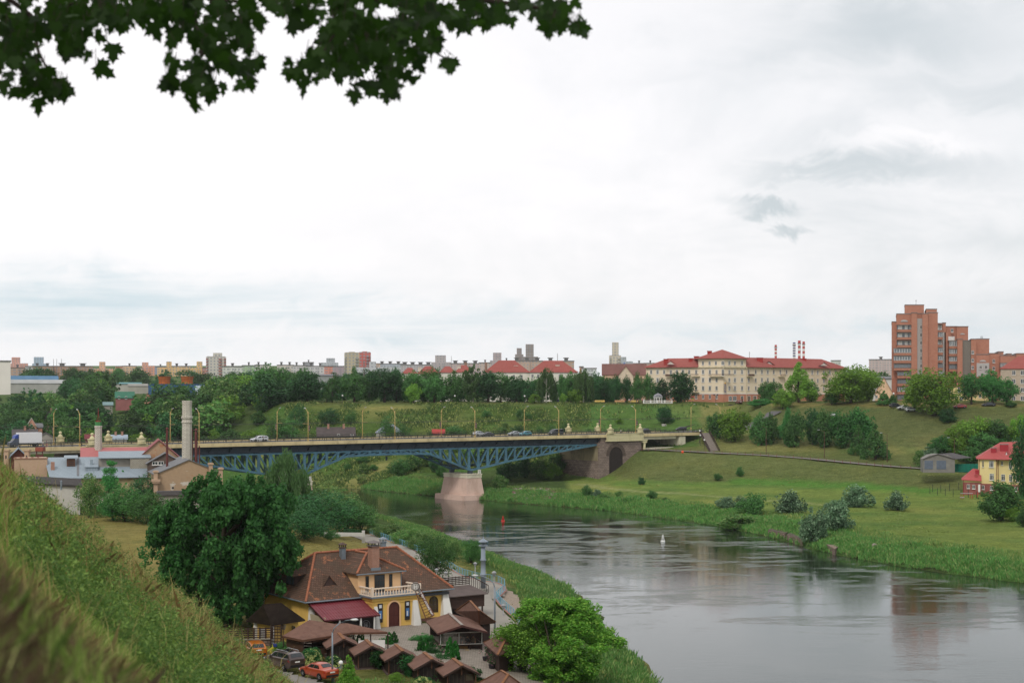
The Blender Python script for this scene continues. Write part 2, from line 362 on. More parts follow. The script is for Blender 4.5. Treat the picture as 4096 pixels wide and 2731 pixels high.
def grid_mesh(name,xs,ys,zfun,mat,colfun=None):
 X,Y=np.meshgrid(xs,ys);xy=np.stack([X.ravel(),Y.ravel()],1);Z=zfun(xy)
 nx,ny=len(xs),len(ys)
 me=bpy.data.meshes.new(name);me.vertices.add(nx*ny)
 me.vertices.foreach_set('co',np.column_stack([xy,Z]).astype(np.float32).ravel())
 i=np.arange((nx-1)*(ny-1));a=(i//(nx-1))*nx+i%(nx-1)
 q=np.column_stack([a,a+1,a+1+nx,a+nx]).astype(np.int32)
 me.loops.add(q.size);me.loops.foreach_set('vertex_index',q.ravel());me.polygons.add(len(q))
 me.polygons.foreach_set('loop_start',np.arange(0,q.size,4,dtype=np.int32));me.polygons.foreach_set('use_smooth',np.ones(len(q),bool))
 me.update(calc_edges=True)
 if colfun is not None:
  c=colfun(xy,Z);ca=me.color_attributes.new('cover','FLOAT_COLOR','POINT')
  ca.data.foreach_set('color',np.column_stack([c,np.ones(len(c))]).astype(np.float32).ravel())
 me.materials.append(mat);return link(name,me)
def seg_dist(xy,pl):
 d=np.full(len(xy),1e9)
 for a,b in zip(pl[:-1],pl[1:]):
  a=np.array(a[:2],float);b=np.array(b[:2],float);ab=b-a
  t=np.clip(((xy-a)@ab)/max(ab@ab,1e-9),0,1);d=np.minimum(d,np.hypot(*(xy-a-t[:,None]*ab).T))
 return d
def sm(x,a,b):t=np.clip((x-a)/(b-a),0,1);return t*t*(3-2*t)
def vnoise(xy,sc,seed=0):
 r=np.random.RandomState(seed).rand(128,128);p=xy/sc;i=np.floor(p).astype(int);f=p-i;f=f*f*(3-2*f)
 g=lambda a,b:r[(i[:,0]+a)%128,(i[:,1]+b)%128]
 return(g(0,0)*(1-f[:,0])+g(1,0)*f[:,0])*(1-f[:,1])+(g(0,1)*(1-f[:,0])+g(1,1)*f[:,0])*f[:,1]
C_MOWN,C_MEAD,C_LUSH,C_WILD,C_BARE,C_MUD,C_TOP,C_STRAW=[np.array(S(h))for h in('777a48','a39a58','5c7a3e','566639','8a7a5a','4a4030','727c48','a89a62')]
PATHL=[tuple(G(zf_(x,y),330))[:2]for zf_,x,y in((z3,640,1345),(z3,900,1385),(z3,1200,1410),(z3,1600,1432),(z3,2000,1462),(z3,2352,1492),(zR,150,190),(zR,420,222))]
GREENL=[tuple(G(z4(x,y),330))[:2]for x,y in((-200,1432),(0,1440),(300,1448),(600,1460),(900,1478),(1180,1500))]
def cover(xy,z):
 u=512+F*xy[:,0]/np.maximum(xy[:,1],1);Y=xy[:,1]
 dfb=seg_dist(xy,FAR_BANK);dnb=seg_dist(xy,NEAR_BANK);k=vnoise(xy,9,1);k2=vnoise(xy,3.5,2);k3=vnoise(xy,25,3)
 c=np.tile(C_WILD,(len(xy),1))
 def lay(w,col):nonlocal c;w=np.clip(w,0,1)[:,None];c=c*(1-w)+col*w
 nearland=(Y<300)&(xy[:,0]<40)
 lay(nearland*1.0,C_MEAD);lay(nearland*sm(k,.5,.8)*.6,C_LUSH);lay(nearland*sm(k3,.55,.8)*.5,C_STRAW)
 lay(nearland*(1-sm(dnb,12,20)),C_LUSH)
 lay(nearland*(1-sm(dnb,12,20))*sm(k,.55,.75)*.6,C_STRAW)
 rightbank=(xy[:,0]>10)&(Y>200)&(u>566)
 lay(rightbank*1.0,C_MOWN);lay(rightbank*sm(k3,.45,.8)*.5,C_STRAW);lay(rightbank*sm(k,.6,.8)*.4,C_LUSH)
 flat=rightbank*(z<4.9)*(z>2.3)*sm(dfb,9,14)
 lay(flat*.85,np.array(S('84924a')));lay(flat*sm(k,.5,.8)*.6,C_LUSH);lay(flat*sm(k3,.62,.85)*.45,C_MEAD)
 lay((dfb<17)*(Y>180)*(1-sm(dfb,10,16)),C_LUSH*0.9)
 lay(((dfb<1.6)|(dnb<1.2))*.8*sm(k2,.3,.7),C_MUD)
 lay(rightbank*(z>5.4)*(z<13)*.75,np.array(S('6f7446')));lay(rightbank*(z>15)*(z<27)*(u>760)*.6,np.array(S('686a46')));lay(rightbank*(z>4.3)*(z<5.4)*(1-sm(k,.35,.8))*.6,np.array(S('6b8c40')))
 lay((1-sm(seg_dist(xy,PATHL),1.2,2.4))*.8,np.array(S('a3a070')));lay((1-sm(seg_dist(xy,GREENL),2,5))*.8,np.array(S('5f8c3c')))
 mid=(u>256)*(u<700)*(Y>478)*(Y<580)
 lay(mid*.7,np.array(S('5c7034')));lay(mid*sm(k3,.5,.7)*.7,C_STRAW);lay(mid*sm(k,.5,.72)*.8,C_LUSH);lay(mid*sm(z,26.5,28)*.8,C_TOP)
 lay(mid*(u>580)*.7,C_LUSH*1.02)
 nl=nearland[:,None];c=np.minimum(c*(nl*np.array([1.12,1.1,1.2])+(1-nl)*np.array([1.2,1.33,1.3])),1);lay((z>27.8)*(Y<640)*.8,C_TOP)
 lay((z>27.3)*(z<28.9)*(u>740)*(Y<545)*sm(k2,.2,.5)*.8,C_STRAW)
 return c
def ground_material(name,attr=True,tuft=1.0):
 m,t=newmat(name);s=NT(t);p=s.pos()
 a=s.n('ShaderNodeVertexColor');a.layer_name='cover'
 f1=s.noise(p,0.35,8,0.68);f2=s.noise(p,2.2,6,0.7,(1,1,2));f3=s.noise(p,0.09,4,0.6)
 f4=s.noise(p,1.1,5,0.7,(0.35,1.4,1),0.4);f5=s.noise(p,3.2,5,0.75,(0.5,1.0,2.2),0.3);f6=s.noise(p,0.55,6,0.72,(0.22,0.8,3.0),0.6)
 k=s.mix(s.m('MULTIPLY',s.ramp(f1,[(0.40,(0,0,0)),(0.62,(1,1,1))]),0.5),a.outputs[0],s.mix(1.0,a.outputs[0],(0.58,0.62,0.50),'MULTIPLY'))
 k=s.mix(s.m('MULTIPLY',s.ramp(f2,[(0.47,(0,0,0)),(0.60,(1,1,1))]),0.5),k,s.mix(1.0,k,(0.48,0.52,0.45),'MULTIPLY'))
 k=s.mix(s.m('MULTIPLY',s.ramp(f4,[(0.52,(0,0,0)),(0.66,(1,1,1))]),0.45),k,s.mix(1.0,k,(1.55,1.4,1.25),'MULTIPLY'))
 k=s.mix(s.m('MULTIPLY',s.ramp(f3,[(0.5,(0,0,0)),(0.7,(1,1,1))]),0.3),k,s.mix(1.0,k,(1.25,1.05,0.85),'MULTIPLY'))
 k=s.mix(s.m('MULTIPLY',s.ramp(f5,[(0.50,(0,0,0)),(0.58,(1,1,1))]),0.42),k,s.mix(1.0,k,(0.45,0.52,0.42),'MULTIPLY'))
 k=s.mix(s.m('MULTIPLY',s.ramp(f6,[(0.49,(0,0,0)),(0.56,(1,1,1))]),0.38),k,s.mix(1.0,k,(0.62,0.66,0.6),'MULTIPLY'))
 s.pbr(k,0.95,0,0.05,s.bump(s.m('ADD',f2,s.m('ADD',f5,f1)),1.0,0.9));return m
GROUND=ground_material('grass_ground')
def zrough(xy):
 z=tzn(xy);w=1-.95*((xy[:,1]<215)&(xy[:,0]<9));return z+((vnoise(xy,5,7)-.5)*.35+(vnoise(xy,2.2,8)-.5)*.22*(xy[:,1]<620))*w
terrain=struct(grid_mesh('terrain',np.arange(-270,271,2.2),np.arange(70,640,2.2),zrough,GROUND,cover))
def edgefar(xy):return zrough(xy)-0.15
struct(grid_mesh('plateau_ground',np.concatenate([np.arange(-700,700,14)]),np.arange(632,1000,8),lambda q:tzn(q)-0.1,GROUND,cover))
struct(grid_mesh('distant_hills',np.linspace(-9000,9000,120),np.concatenate([np.linspace(990,2400,40),np.linspace(2500,12000,16)]),lambda q:tzn(q)-0.3-np.clip((q[:,1]-2400)/100,0,100)*0.5,GROUND,cover))
struct(grid_mesh('side_ground',np.array([-900,-700,-500,-400,-300,-262]),np.arange(60,660,30),lambda q:tzn(q)-0.4,GROUND,cover))
struct(grid_mesh('side_ground',np.array([262,300,400,600,900]),np.arange(60,660,30),lambda q:np.clip(tzn(q)-0.4,-2,40),GROUND,cover))
def water_mat():
 m,t=newmat('river_water');s=NT(t);p=s.pos()
 big=s.noise(p,0.045,6,0.62,(0.8,1.6,1),1.4);mid=s.noise(p,0.20,7,0.7,(0.6,1.7,1),0.9)
 fine=s.noise(p,2.1,3,0.6,(0.55,1.7,1));fine2=s.noise(p,0.7,4,0.6,(0.5,1.8,1),0.4)
 sy=s.n('ShaderNodeSeparateXYZ');s.L.new(p,sy.inputs[0])
 band=s.m('MULTIPLY',s.m('MULTIPLY_ADD',sy.outputs[1],0.012,-2.2,clamp=True),s.m('MULTIPLY_ADD',sy.outputs[1],-0.016,6.6,clamp=True))
 pat=s.m('MULTIPLY',s.ramp(s.m('ADD',s.m('MULTIPLY',big,0.62),s.m('MULTIPLY',mid,0.44)),[(0.525,(0,0,0)),(0.61,(1,1,1))]),s.m('MULTIPLY_ADD',band,0.85,0.15))
 h=s.m('ADD',s.m('MULTIPLY',fine,1.0),s.m('MULTIPLY',fine2,1.6))
 st=s.m('MULTIPLY_ADD',pat,0.10,0.013)
 nrm=s.bump(h,st,0.5)
 g=s.n('ShaderNodeBsdfGlossy');g.inputs['Color'].default_value=(0.88,0.90,0.91,1)
 s.put(g.inputs['Roughness'],s.m('MULTIPLY_ADD',pat,0.1,0.04));s.L.new(nrm,g.inputs['Normal'])
 d=s.n('ShaderNodeBsdfDiffuse');d.inputs[0].default_value=(0.016,0.021,0.012,1)
 fr=s.n('ShaderNodeFresnel');fr.inputs['IOR'].default_value=1.36;s.L.new(nrm,fr.inputs['Normal'])
 fac=s.m('MULTIPLY_ADD',fr.outputs[0],1.12,0.01,clamp=True)
 x=s.n('ShaderNodeMixShader');s.L.new(fac,x.inputs[0]);s.L.new(d.outputs[0],x.inputs[1]);s.L.new(g.outputs[0],x.inputs[2])
 o=s.n('ShaderNodeOutputMaterial');s.L.new(x.outputs[0],o.inputs[0]);return m
wm=MB();wm.add([(-900,60,0),(900,60,0),(900,620,0),(-900,620,0)],[(0,1,2,3)])
struct(wm.build('water',water_mat()))
def hillz(xy):
 x=xy[:,0];y=xy[:,1]
 h0=0.78+1.05*sm(y,4.0,11)
 return H-h0-0.80*x-0.267*y-0.00062*y*y-0.0014*np.maximum(-x-10,0)**1.5*0
def hillr(xy):
 z=hillz(xy);y=xy[:,1]
 return z+(vnoise(xy,2.3,11)-.5)*.30*sm(y,6,14)+(vnoise(xy,6.5,12)-.5)*.8*sm(y,14,40)+(vnoise(xy+50,0.7,13)-.5)*.12
def hcover(xy,z):
 k=vnoise(xy,3,21);k2=vnoise(xy,1.1,22);c=np.tile(np.array(S('6a8a3c')),(len(xy),1))
 w=sm(k,.4,.75)[:,None]*.7;c=c*(1-w)+np.array(S('8c7f48'))*w
 w=sm(k2,.5,.8)[:,None]*.4*(xy[:,1]<9)[:,None];return c*(1-w)+np.array(S('5a4a34'))*w
hx=np.concatenate([np.arange(-120,-30,2.5),np.arange(-30,-8,0.8),np.arange(-8,6,0.3),np.arange(6,40,1.5)])
hy=np.concatenate([np.arange(-3,14,0.3),np.arange(14,50,0.9),np.arange(50,150,2.5)])
struct(grid_mesh('grassy_hillside',hx,hy,lambda q:np.maximum(hillr(q),1.0),ground_material('hillside_ground'),hcover))
def fast_mesh(name,co,nper,mat,cols=None):
 """faces of nper corners each, corners given in order"""
 nf=len(co)//nper;me=bpy.data.meshes.new(name);me.vertices.add(len(co));me.vertices.foreach_set('co',np.ascontiguousarray(co,np.float32).ravel())
 me.loops.add(len(co));me.loops.foreach_set('vertex_index',np.arange(len(co),dtype=np.int32));me.polygons.add(nf)
 me.polygons.foreach_set('loop_start',np.arange(0,len(co),nper,dtype=np.int32));me.update(calc_edges=True)
 me.materials.append(mat);return me
def blades(n,seed,yr,hr,wr,name,mat,lean=0.5,clump=0.0,urange=(-60,330),keep=None,lift=0.0,ypow=1.0):
 r=np.random.RandomState(seed);y=np.exp(r.uniform(math.log(yr[0]),math.log(yr[1]),n));u=r.uniform(*urange,n);x=(u-512)/F*y
 xy=np.stack([x,y],1)
 if keep is not None:
  k=keep(xy,r);xy=xy[k]
 n=len(xy);z=hillr(xy);base=np.column_stack([xy,z-0.03]);sc=np.clip(0.35+xy[:,1]/26,0.5,1.0)
 h=r.uniform(*hr,n)*sc*(0.6+0.8*vnoise(xy,1.7,31));w=r.uniform(*wr,n)*np.clip(0.4+xy[:,1]/22,0.5,2.6)
 a=r.uniform(0,2*math.pi,n);side=np.column_stack([np.cos(a),np.sin(a),np.zeros(n)])
 ln=np.column_stack([r.normal(0,lean,n),r.normal(0,lean,n)-0.1,np.ones(n)])
 m=base+ln*np.array([.45,.45,1])*(h*.55)[:,None];t=base+ln*np.array([1.15,1.15,.95])*h[:,None]
 co=np.stack([base-side*w[:,None],base+side*w[:,None],m+side*w[:,None]*.8,t,m-side*w[:,None]*.8],1).reshape(-1,3)
 o=link(name,fast_mesh(name,co,5,mat));struct(o,'stuff');return o
GR_G=leafmat('grass_blade_green','47692a','a0ba58',0.35,'bcc078',0.2)
GR_D=leafmat('grass_blade_dry','5c5030','b8a870',0.3,'8a7048',0.1)
GR_B=leafmat('grass_blade_brown','3a3020','75604a',0.25,'7d6a55',0.1)
blades(240000,41,(6,110),(.07,.22),(.0035,.007),'tall_green_grass',GR_G,.4)
blades(120000,42,(6,100),(.14,.34),(.0025,.005),'dry_grass',GR_D,.45,keep=lambda q,r:vnoise(q,3,21)+r.uniform(-.15,.15,len(q))>.52)
blades(1300,46,(10,95),(.5,.85),(.003,.005),'seed_stalks',GR_D,.22)
blades(15000,43,(2.2,8),(.16,.34),(.004,.008),'foreground_grass',GR_G,.35,urange=(-300,780))
blades(70000,44,(2.0,7.5),(.2,.38),(.003,.006),'foreground_brown_stems',GR_B,.25,urange=(-300,780),keep=lambda q,r:vnoise(q,.5,25)+r.uniform(-.15,.15,len(q))>.5)
WEED=leafmat('weed_leaf','3a5a2a','728f48',.3,'86a052')
def weeds(n,seed,yr,name):
 r=np.random.RandomState(seed);y=np.exp(r.uniform(math.log(yr[0]),math.log(yr[1]),n));u=r.uniform(20,330,n);xy=np.column_stack([(u-512)/F*y,y]);xy=xy[vnoise(xy,5,71)+r.uniform(-.1,.1,len(xy))>.5];z=hillr(xy);n=len(xy);rr=r.uniform(.10,.24,n)*np.clip(y.mean()/30,.6,1.2)
 cen=np.column_stack([xy,z+rr*.6]);cen=np.concatenate([cen,cen+np.array([0,0,1])*(rr*1.1)[:,None]]);rr=np.concatenate([rr,rr*.6]);struct(link(name,fast_mesh(name,leaf_quads(cen,rr,np.full(len(cen),24),.06,r,up=.3,aspect=.35),4,WEED)),'stuff')
LM=dict(mid=leafmat('foliage_mid','264a26','5e8846'),dark=leafmat('foliage_dark','1c3b24','477440'),deep=leafmat('foliage_deep','1f4826','5a984c',.28),bright=leafmat('foliage_bright','38641c','78a43c',.35,'8cb44c'),lime=leafmat('foliage_lime','3c681e','88aa44',.3),silver=leafmat('foliage_silver','35533a','6a8762',.15,'819c7a'),birch=leafmat('foliage_birch','2a4424','5c7844'),thuja=leafmat('foliage_thuja','16401c','3f7a2e',.2),bank=leafmat('foliage_bank','34582e','6c9448',.25,'84985c'),forest=leafmat('foliage_forest','1c3620','54743c',.25),wild=leafmat('foliage_wild','3c5c2c','7c9450',.25,'98a05c'),maple=leafmat('foliage_maple_backlit','0e1a0a','36581a',.5,spec=.15),ivy=leafmat('foliage_ivy','153a1c','3f7038',.2),yellow=leafmat('blossom','a8b060','e0e4a0',.3))  # maple leaves: their backlit darkness is put into the colour
BARK=plain('bark','4b4237',0.95,var=.3,scale=3,bump=.6);BIRCHB=plain('birch_bark','b9b5a8',0.9,var=.2,scale=3,dirt='3a362e',dirt_amt=.8)
def leaf_quads(cen,rad,cnt,size,r,up=.5,sq=(1,1,1),hang=0.0,shell=.55,aspect=.62):
 """leaf-sized faces through the volume of each clump"""
 C=np.repeat(cen,cnt,0);Rr=np.repeat(rad,cnt)
 n=len(C);d=r.normal(size=(n,3));d/=np.linalg.norm(d,axis=1)[:,None]
 q=(shell+(1-shell)*r.rand(n))**1.0;q=np.where(r.rand(n)<.22,r.rand(n),q)*(0.86+.28*r.rand(n))
 p=C+d*np.array(sq)*(Rr*q)[:,None]
 nn=d*.8+r.normal(size=(n,3))*.65+np.array([0,0,up]);nn/=np.linalg.norm(nn,axis=1)[:,None]
 t=np.cross(nn,r.normal(size=(n,3)));t/=np.linalg.norm(t,axis=1)[:,None]
 if hang:t=t*(1-hang)+np.array([0,0,-hang]);t/=np.linalg.norm(t,axis=1)[:,None]
 b=np.cross(nn,t);b/=np.linalg.norm(b,axis=1)[:,None];s_=size*r.uniform(.6,1.3,n)[:,None]
 co=np.stack([p-t*s_*.5,p+b*s_*aspect*.5,p+t*s_*.5,p-b*s_*aspect*.5],1);co[:,1]+=nn*s_*.06;co[:,3]+=nn*s_*.06
 return co.reshape(-1,3)
weeds(2300,45,(14,105),'leafy_weeds')
def crown(kind,seed,leaves=2600,size=.05):
 """unit crown: height 1 from z=0 to 1, radius about .5"""
 r=np.random.RandomState(seed)
 if kind in('round','oak','tall','bush','open'):
  n={'round':46,'oak':70,'tall':40,'bush':30,'open':34}[kind]
  d=r.normal(size=(n,3));d/=np.linalg.norm(d,axis=1)[:,None]
  q=r.uniform(.45,1,n)**.7
  c=d*q[:,None]
  lob=1+.16*np.sin(3*np.arctan2(c[:,1],c[:,0])+seed)+.10*np.sin(5*c[:,2]+seed*2)
  c*=lob[:,None]
  if kind=='bush':c[:,2]=np.abs(c[:,2])*1.25-.35
  if kind=='tall':c[:,:2]*=np.clip(1.1-.55*np.maximum(c[:,2],0),.3,1.2)[:,None]
  cen=np.column_stack([c[:,0]*.40,c[:,1]*.40,.5+c[:,2]*.42]);rad=r.uniform(.07,.17,n)*(1.15 if kind!='open' else .85)
  if kind=='bush':cen[:,2]=.45+c[:,2]*.42
 elif kind=='lobed':
  n=24;d=r.normal(size=(n,3));d/=np.linalg.norm(d,axis=1)[:,None];d[:,2]=d[:,2]*.95;q=r.uniform(.55,.95,n);lc=np.column_stack([d[:,0]*.36*q,d[:,1]*.36*q,.5+d[:,2]*.37*q]);pf=1-.62*np.clip((lc[:,2]-.5)/.37,0,1)**1.3-.25*np.clip((.3-lc[:,2])/.2,0,1);lc[:,:2]*=pf[:,None];lr=r.uniform(.11,.19,n)*(.75+.25*pf);cen=[];rad=[]
  for i in range(n):
   k=int(26*lr[i]/.15);e=r.normal(size=(k,3));e[:,2]=np.abs(e[:,2])*1.1-.25;e/=np.linalg.norm(e,axis=1)[:,None];cen.append(lc[i]+e*lr[i]*r.uniform(.75,1.05,(k,1))*np.array([1,1,.8]));rad.append(r.uniform(.022,.05,k))
  cen=np.concatenate(cen);rad=np.concatenate(rad)
 elif kind=='cone':
  n=60;z=r.rand(n)**1.15;a=r.uniform(0,6.283,n);q=(1-z)**.8*.40*(.75+.4*r.rand(n))
  cen=np.column_stack([q*np.cos(a),q*np.sin(a),.06+z*.9]);rad=.05+.10*(1-z)
 elif kind=='thuja':
  n=70;z=r.rand(n);a=r.uniform(0,6.283,n);q=np.sin(np.clip(1-z,0,1)**.75*math.pi*.62)*.40*(.8+.2*r.rand(n))
  cen=np.column_stack([q*np.cos(a),q*np.sin(a),z*.97]);rad=.05+.06*(1-z)
 elif kind=='poplar':
  n=70;z=r.rand(n);a=r.uniform(0,6.283,n);q=np.sin(np.clip(z*.93+.05,0,1)*math.pi)**.6*.36*r.uniform(.3,1.1,n)
  cen=np.column_stack([q*np.cos(a),q*np.sin(a),.03+z*.93]);rad=r.uniform(.08,.15,n)
 elif kind=='weep':
  n=26;a=r.uniform(0,6.283,n);q=r.uniform(.05,.42,n);top=1-.7*q-.1*r.rand(n);c=[];rd=[]
  for i in range(n):
   ln=r.uniform(.25,.75)*top[i];m=int(4+ln*12)
   for j in range(m):
    w=j/m;c.append((q[i]*math.cos(a[i])*(1+.22*w)+r.normal(0,.012),q[i]*math.sin(a[i])*(1+.22*w)+r.normal(0,.012),max(top[i]-w*ln,.03)));rd.append(.075*(1-.45*w)+.01)
  for i in range(14):c.append((r.normal(0,.1),r.normal(0,.1),r.uniform(.5,.93)));rd.append(.1)
  cen=np.array(c);rad=np.array(rd)
 elif kind=='pine':
  n=44;lay_=r.randint(0,6,n);z=.22+lay_*.14;a=r.uniform(0,6.283,n);q=(1.02-z)*.46*r.uniform(.35,1.05,n)+.03
  cen=np.column_stack([q*np.cos(a),q*np.sin(a),z+r.normal(0,.015,n)]);rad=r.uniform(.07,.12,n)
 if kind in('round','oak','tall','bush','open','pine'):
  k=5 if kind!='open' else 2;zc0=.5 if kind!='bush' else .4;cen=np.concatenate([cen,np.column_stack([r.normal(0,.10,k),r.normal(0,.10,k),zc0+r.normal(0,.13,k)])]);rad=np.concatenate([rad,np.full(k,.23)]);k=26;d=r.normal(size=(k,3));d/=np.linalg.norm(d,axis=1)[:,None];d[:,2]=np.abs(d[:,2])if kind=='bush' else d[:,2];f_=(1-.5*np.clip(d[:,2],0,1))if kind=='tall' else np.ones(k);cen=np.concatenate([cen,np.column_stack([d[:,0]*.46*f_,d[:,1]*.46*f_,zc0+d[:,2]*.46])]);rad=np.concatenate([rad,r.uniform(.035,.075,k)])
 rad=np.asarray(rad);cnt=np.maximum((leaves*rad**2/np.sum(rad**2)).astype(int),3)
 sq=(1,1,.55)if kind=='pine' else(1,1,1.5)if kind=='weep' else(1,1,.8)if kind in('round','oak','open')else(1,1,1)
 co=leaf_quads(cen,rad,cnt,size,r,sq=sq,hang=.75 if kind=='weep' else 0,aspect=.4 if kind=='weep' else .62)
 co[:,2]=np.clip(co[:,2],.0,None)
 z0=np.percentile(co[:,2],.3);z1_=np.percentile(co[:,2],99.8);co[:,2]=(co[:,2]-z0)/(z1_-z0);w=np.percentile(np.abs(co[:,:2]),98.6);co[:,:2]*=.5/w
 return co
_cr={}
def crown_mesh(kind,lm,seed,leaves,size):
 k=(kind,lm,seed,leaves)
 if k not in _cr:_cr[k]=fast_mesh('crown',crown(kind,seed,leaves,size),4,LM[lm])
 return _cr[k]
_tr={}
def trunk_mesh(style,seed):
 k=(style,seed)
 if k in _tr:return _tr[k]
 r=random.Random(seed);m=MB()
 if style=='multi':
  for i in range(5):
   a=i*1.3+r.random();e=(.28*math.cos(a),.28*math.sin(a),r.uniform(.55,.8));m.tube([(0,0,-.04),(e[0]*.4,e[1]*.4,.3),e],[.022,.014,.004],6)
 else:
  rr=.028 if style=='thin' else .042
  m.tube([(0,0,-.06),(.01,0,.2),(-.012,.01,.5),(.01,-.01,.86)],[rr*1.25,rr,rr*.6,rr*.12],8)
  for i in range(9):
   a=i*2.4+r.random();z=r.uniform(.22,.6);ln=r.uniform(.18,.34);e=(ln*math.cos(a),ln*math.sin(a),z+r.uniform(.14,.3))
   m.tube([(0,0,z),(e[0]*.5,e[1]*.5,z+(e[2]-z)*.4),e],[rr*.42,rr*.28,rr*.06],5)
 _tr[k]=m.mesh('trunk',BIRCHB if style=='thin' else BARK,True);return _tr[k]
TREES=0
def plant(name,label,cat,x,y,z,w,h,kind='round',lm='mid',seed=1,leaves=2600,size=.05,gap=.12,trunk='stem',group=None,rot=None):
 global TREES;TREES+=1;r=random.Random(TREES*7+seed)
 t=thing(name,label,cat,(x,y,z-.05),r.uniform(0,6.28)if rot is None else rot,group)
 c=link('crown',crown_mesh(kind,lm,seed,leaves,size),t);c.location=(0,0,h*gap);c.scale=(w,w,h*(1-gap))
 if trunk:
  k=link('trunk',trunk_mesh(trunk,seed%3),t);k.scale=(min(w,h*1.1),min(w,h*1.1),h)
 return t
def tree_px(name,label,cat,zf_,cx,ytop,width,Y=None,ybase=None,ymin=100,**k):
 """a tree whose crown spans WIDTH and rises to YTOP in a zoomed view; its foot stands on the ground"""
 u,vt=zf_(cx,ytop);sc=zf_(1,0)[0]-zf_(0,0)[0]
 if Y is None:
  g=G(zf_(cx,ybase),ymin);x,y,z=g
 else:y=Y;x=(u-512)/F*y;z=tz(x,y)
 top=H-(vt-VH)/F*y;w=width*sc/F*y
 return plant(name,label,cat,x,y,z,w,max(top-z,1.0),**k)
CONC=plain('bridge_concrete','cdbb90',.85,var=.08,scale=.4,dirt='6e6250',dirt_amt=.5)
PALE=plain('pale_concrete','d2cbb4',.85,var=.08,scale=.5,dirt='7b705c',dirt_amt=.45)
ORN=plain('ornament_cream','c8c099',.8,var=.06,scale=.8,dirt='857a54',dirt_amt=.4)
ASPH=plain('asphalt','5c5b5a',.95,var=.12,scale=.5,bump=.2)
BLUE=plain('truss_blue_paint','4c7284',.65,var=.22,scale=.6,dirt='324854',dirt_amt=.7)
STEEL=plain('girder_dark_steel','333d48',.6,var=.2,scale=.6)
RAILM=plain('railing_steel','3a3d38',.6,var=.1)
PINK=plain('pier_pink_concrete','c6ab9c',.9,var=.1,scale=.25,dirt='9d8272',dirt_amt=.7)
STONE=brickmat('brown_stone','948379','766860','544943',1.1,.55,.04,stain='83735f',stain_lo=.58,stain_amt=.6)
BRZ=math.atan2(.625,.78)
def BR(s,w,z=0):return Vector((.78*s-.625*w,437+.625*s+.78*w,z))
br=thing('road_bridge','long beige road bridge on blue steel trusses crossing the river','bridge',(0,437,0),BRZ)
WID=20.5;ZT=18.7
m=MB();m.box(-330,0,ZT-.45,84,WID,ZT-.2);m.build('deck_slab',CONC,br)
m=MB();m.box(-330,3.2,ZT-.2,84,WID-3.2,ZT-.12);m.build('roadway',ASPH,br)
m=MB()
for w in(0,WID-.4):
 m.box(-330,w,ZT-1.0,84,w+.4,ZT)
 for i in range(276):m.box(-330+i*1.5,w-.035 if w==0 else w+.4,ZT-.96,-330+i*1.5+1.42,w if w==0 else w+.435,ZT-.05)
m.build('fascia',CONC,br)
MB().box(-330,.5,ZT-1.6,-120,1.3,ZT-1.0).build('edge_beam',PALE,br);MB().box(55,.8,ZT-2.0,72,1.6,ZT-1.0).build('edge_beam',PALE,br)
m=MB();m.box(-120,1.8,ZT-2.8,38,2.1,ZT-1.0);m.box(-120,17.6,ZT-2.8,38,17.9,ZT-1.0);m.box(-120,7.5,ZT-2.8,38,7.8,ZT-1.0);m.box(-120,12.5,ZT-2.8,38,12.8,ZT-1.0)
for i in range(53):
 s_=-119+i*3;m.box(s_,1.74,ZT-2.75,s_+.12,1.8,ZT-1.05)
for i in range(27):
 s_=-119+i*6;m.beam((s_,1.9,ZT-2.5),(s_,.2,ZT-1.05),.18,.3);m.box(s_-.1,2.9,ZT-2.2,s_+.1,17.6,ZT-1.6)
m.box(-120,1.65,ZT-2.9,38,2.25,ZT-2.8)
m.build('plate_girder',STEEL,br)
NODES=[(-118,15.2),(-110,14.2),(-103,13.1),(-95.5,11.9),(-88,10.6),(-80.5,9.5),(-74,8.8),(-66.8,11.5),(-59,14.1),(-51.5,14.35),(-44.6,14.4),(-37.8,14.35),(-30.3,14.1),(-22.5,11.5),(-15.2,8.8),(-8,9.8),(-.5,11.1),(7,12.0),(15,13.0),(23,13.9),(31,14.8),(37,15.5)]
def zbot(s):
 for(a,b),(c,d)in zip(NODES[:-1],NODES[1:]):
  if a<=s<=c:return b+(d-b)*(s-a)/(c-a)
 return 15.4
def truss(w,mat):
 m=MB();zt=15.45
 m.beam((-118,w,zt),(37,w,zt),.5,.42)
 for(a,b),(c,d)in zip(NODES[:-1],NODES[1:]):m.beam((a,w,b),(c,w,d),.6,.55)
 panels=[]
 s_=-115.0
 while s_<34:panels.append(s_);s_+=3.55
 for i,s_ in enumerate(panels):
  zb_=zbot(s_)
  if zt-zb_>.5:
   m.beam((s_,w,zb_),(s_,w,zt),.4 if abs(s_+15.2)>14 and abs(s_+74)>14 else .75,.4,(0,1,0))
   nx=s_+3.55
   near=-74 if s_<-44.7 else-15.2
   if s_<near:m.beam((s_,w,zt),(min(nx,36),w,zbot(min(nx,36))),.34,.34,(0,1,0))
   else:m.beam((s_,w,zb_),(nx,w,zt),.34,.34,(0,1,0))
   m.box(s_-.5,w-.26,zt-.55,s_+.5,w+.26,zt+.1);m.box(s_-.45,w-.32,zb_-.1,s_+.45,w+.32,zb_+.5)
 return m.build('truss',mat,br)
truss(1.3,BLUE);truss(10.6,BLUE)
m=MB()
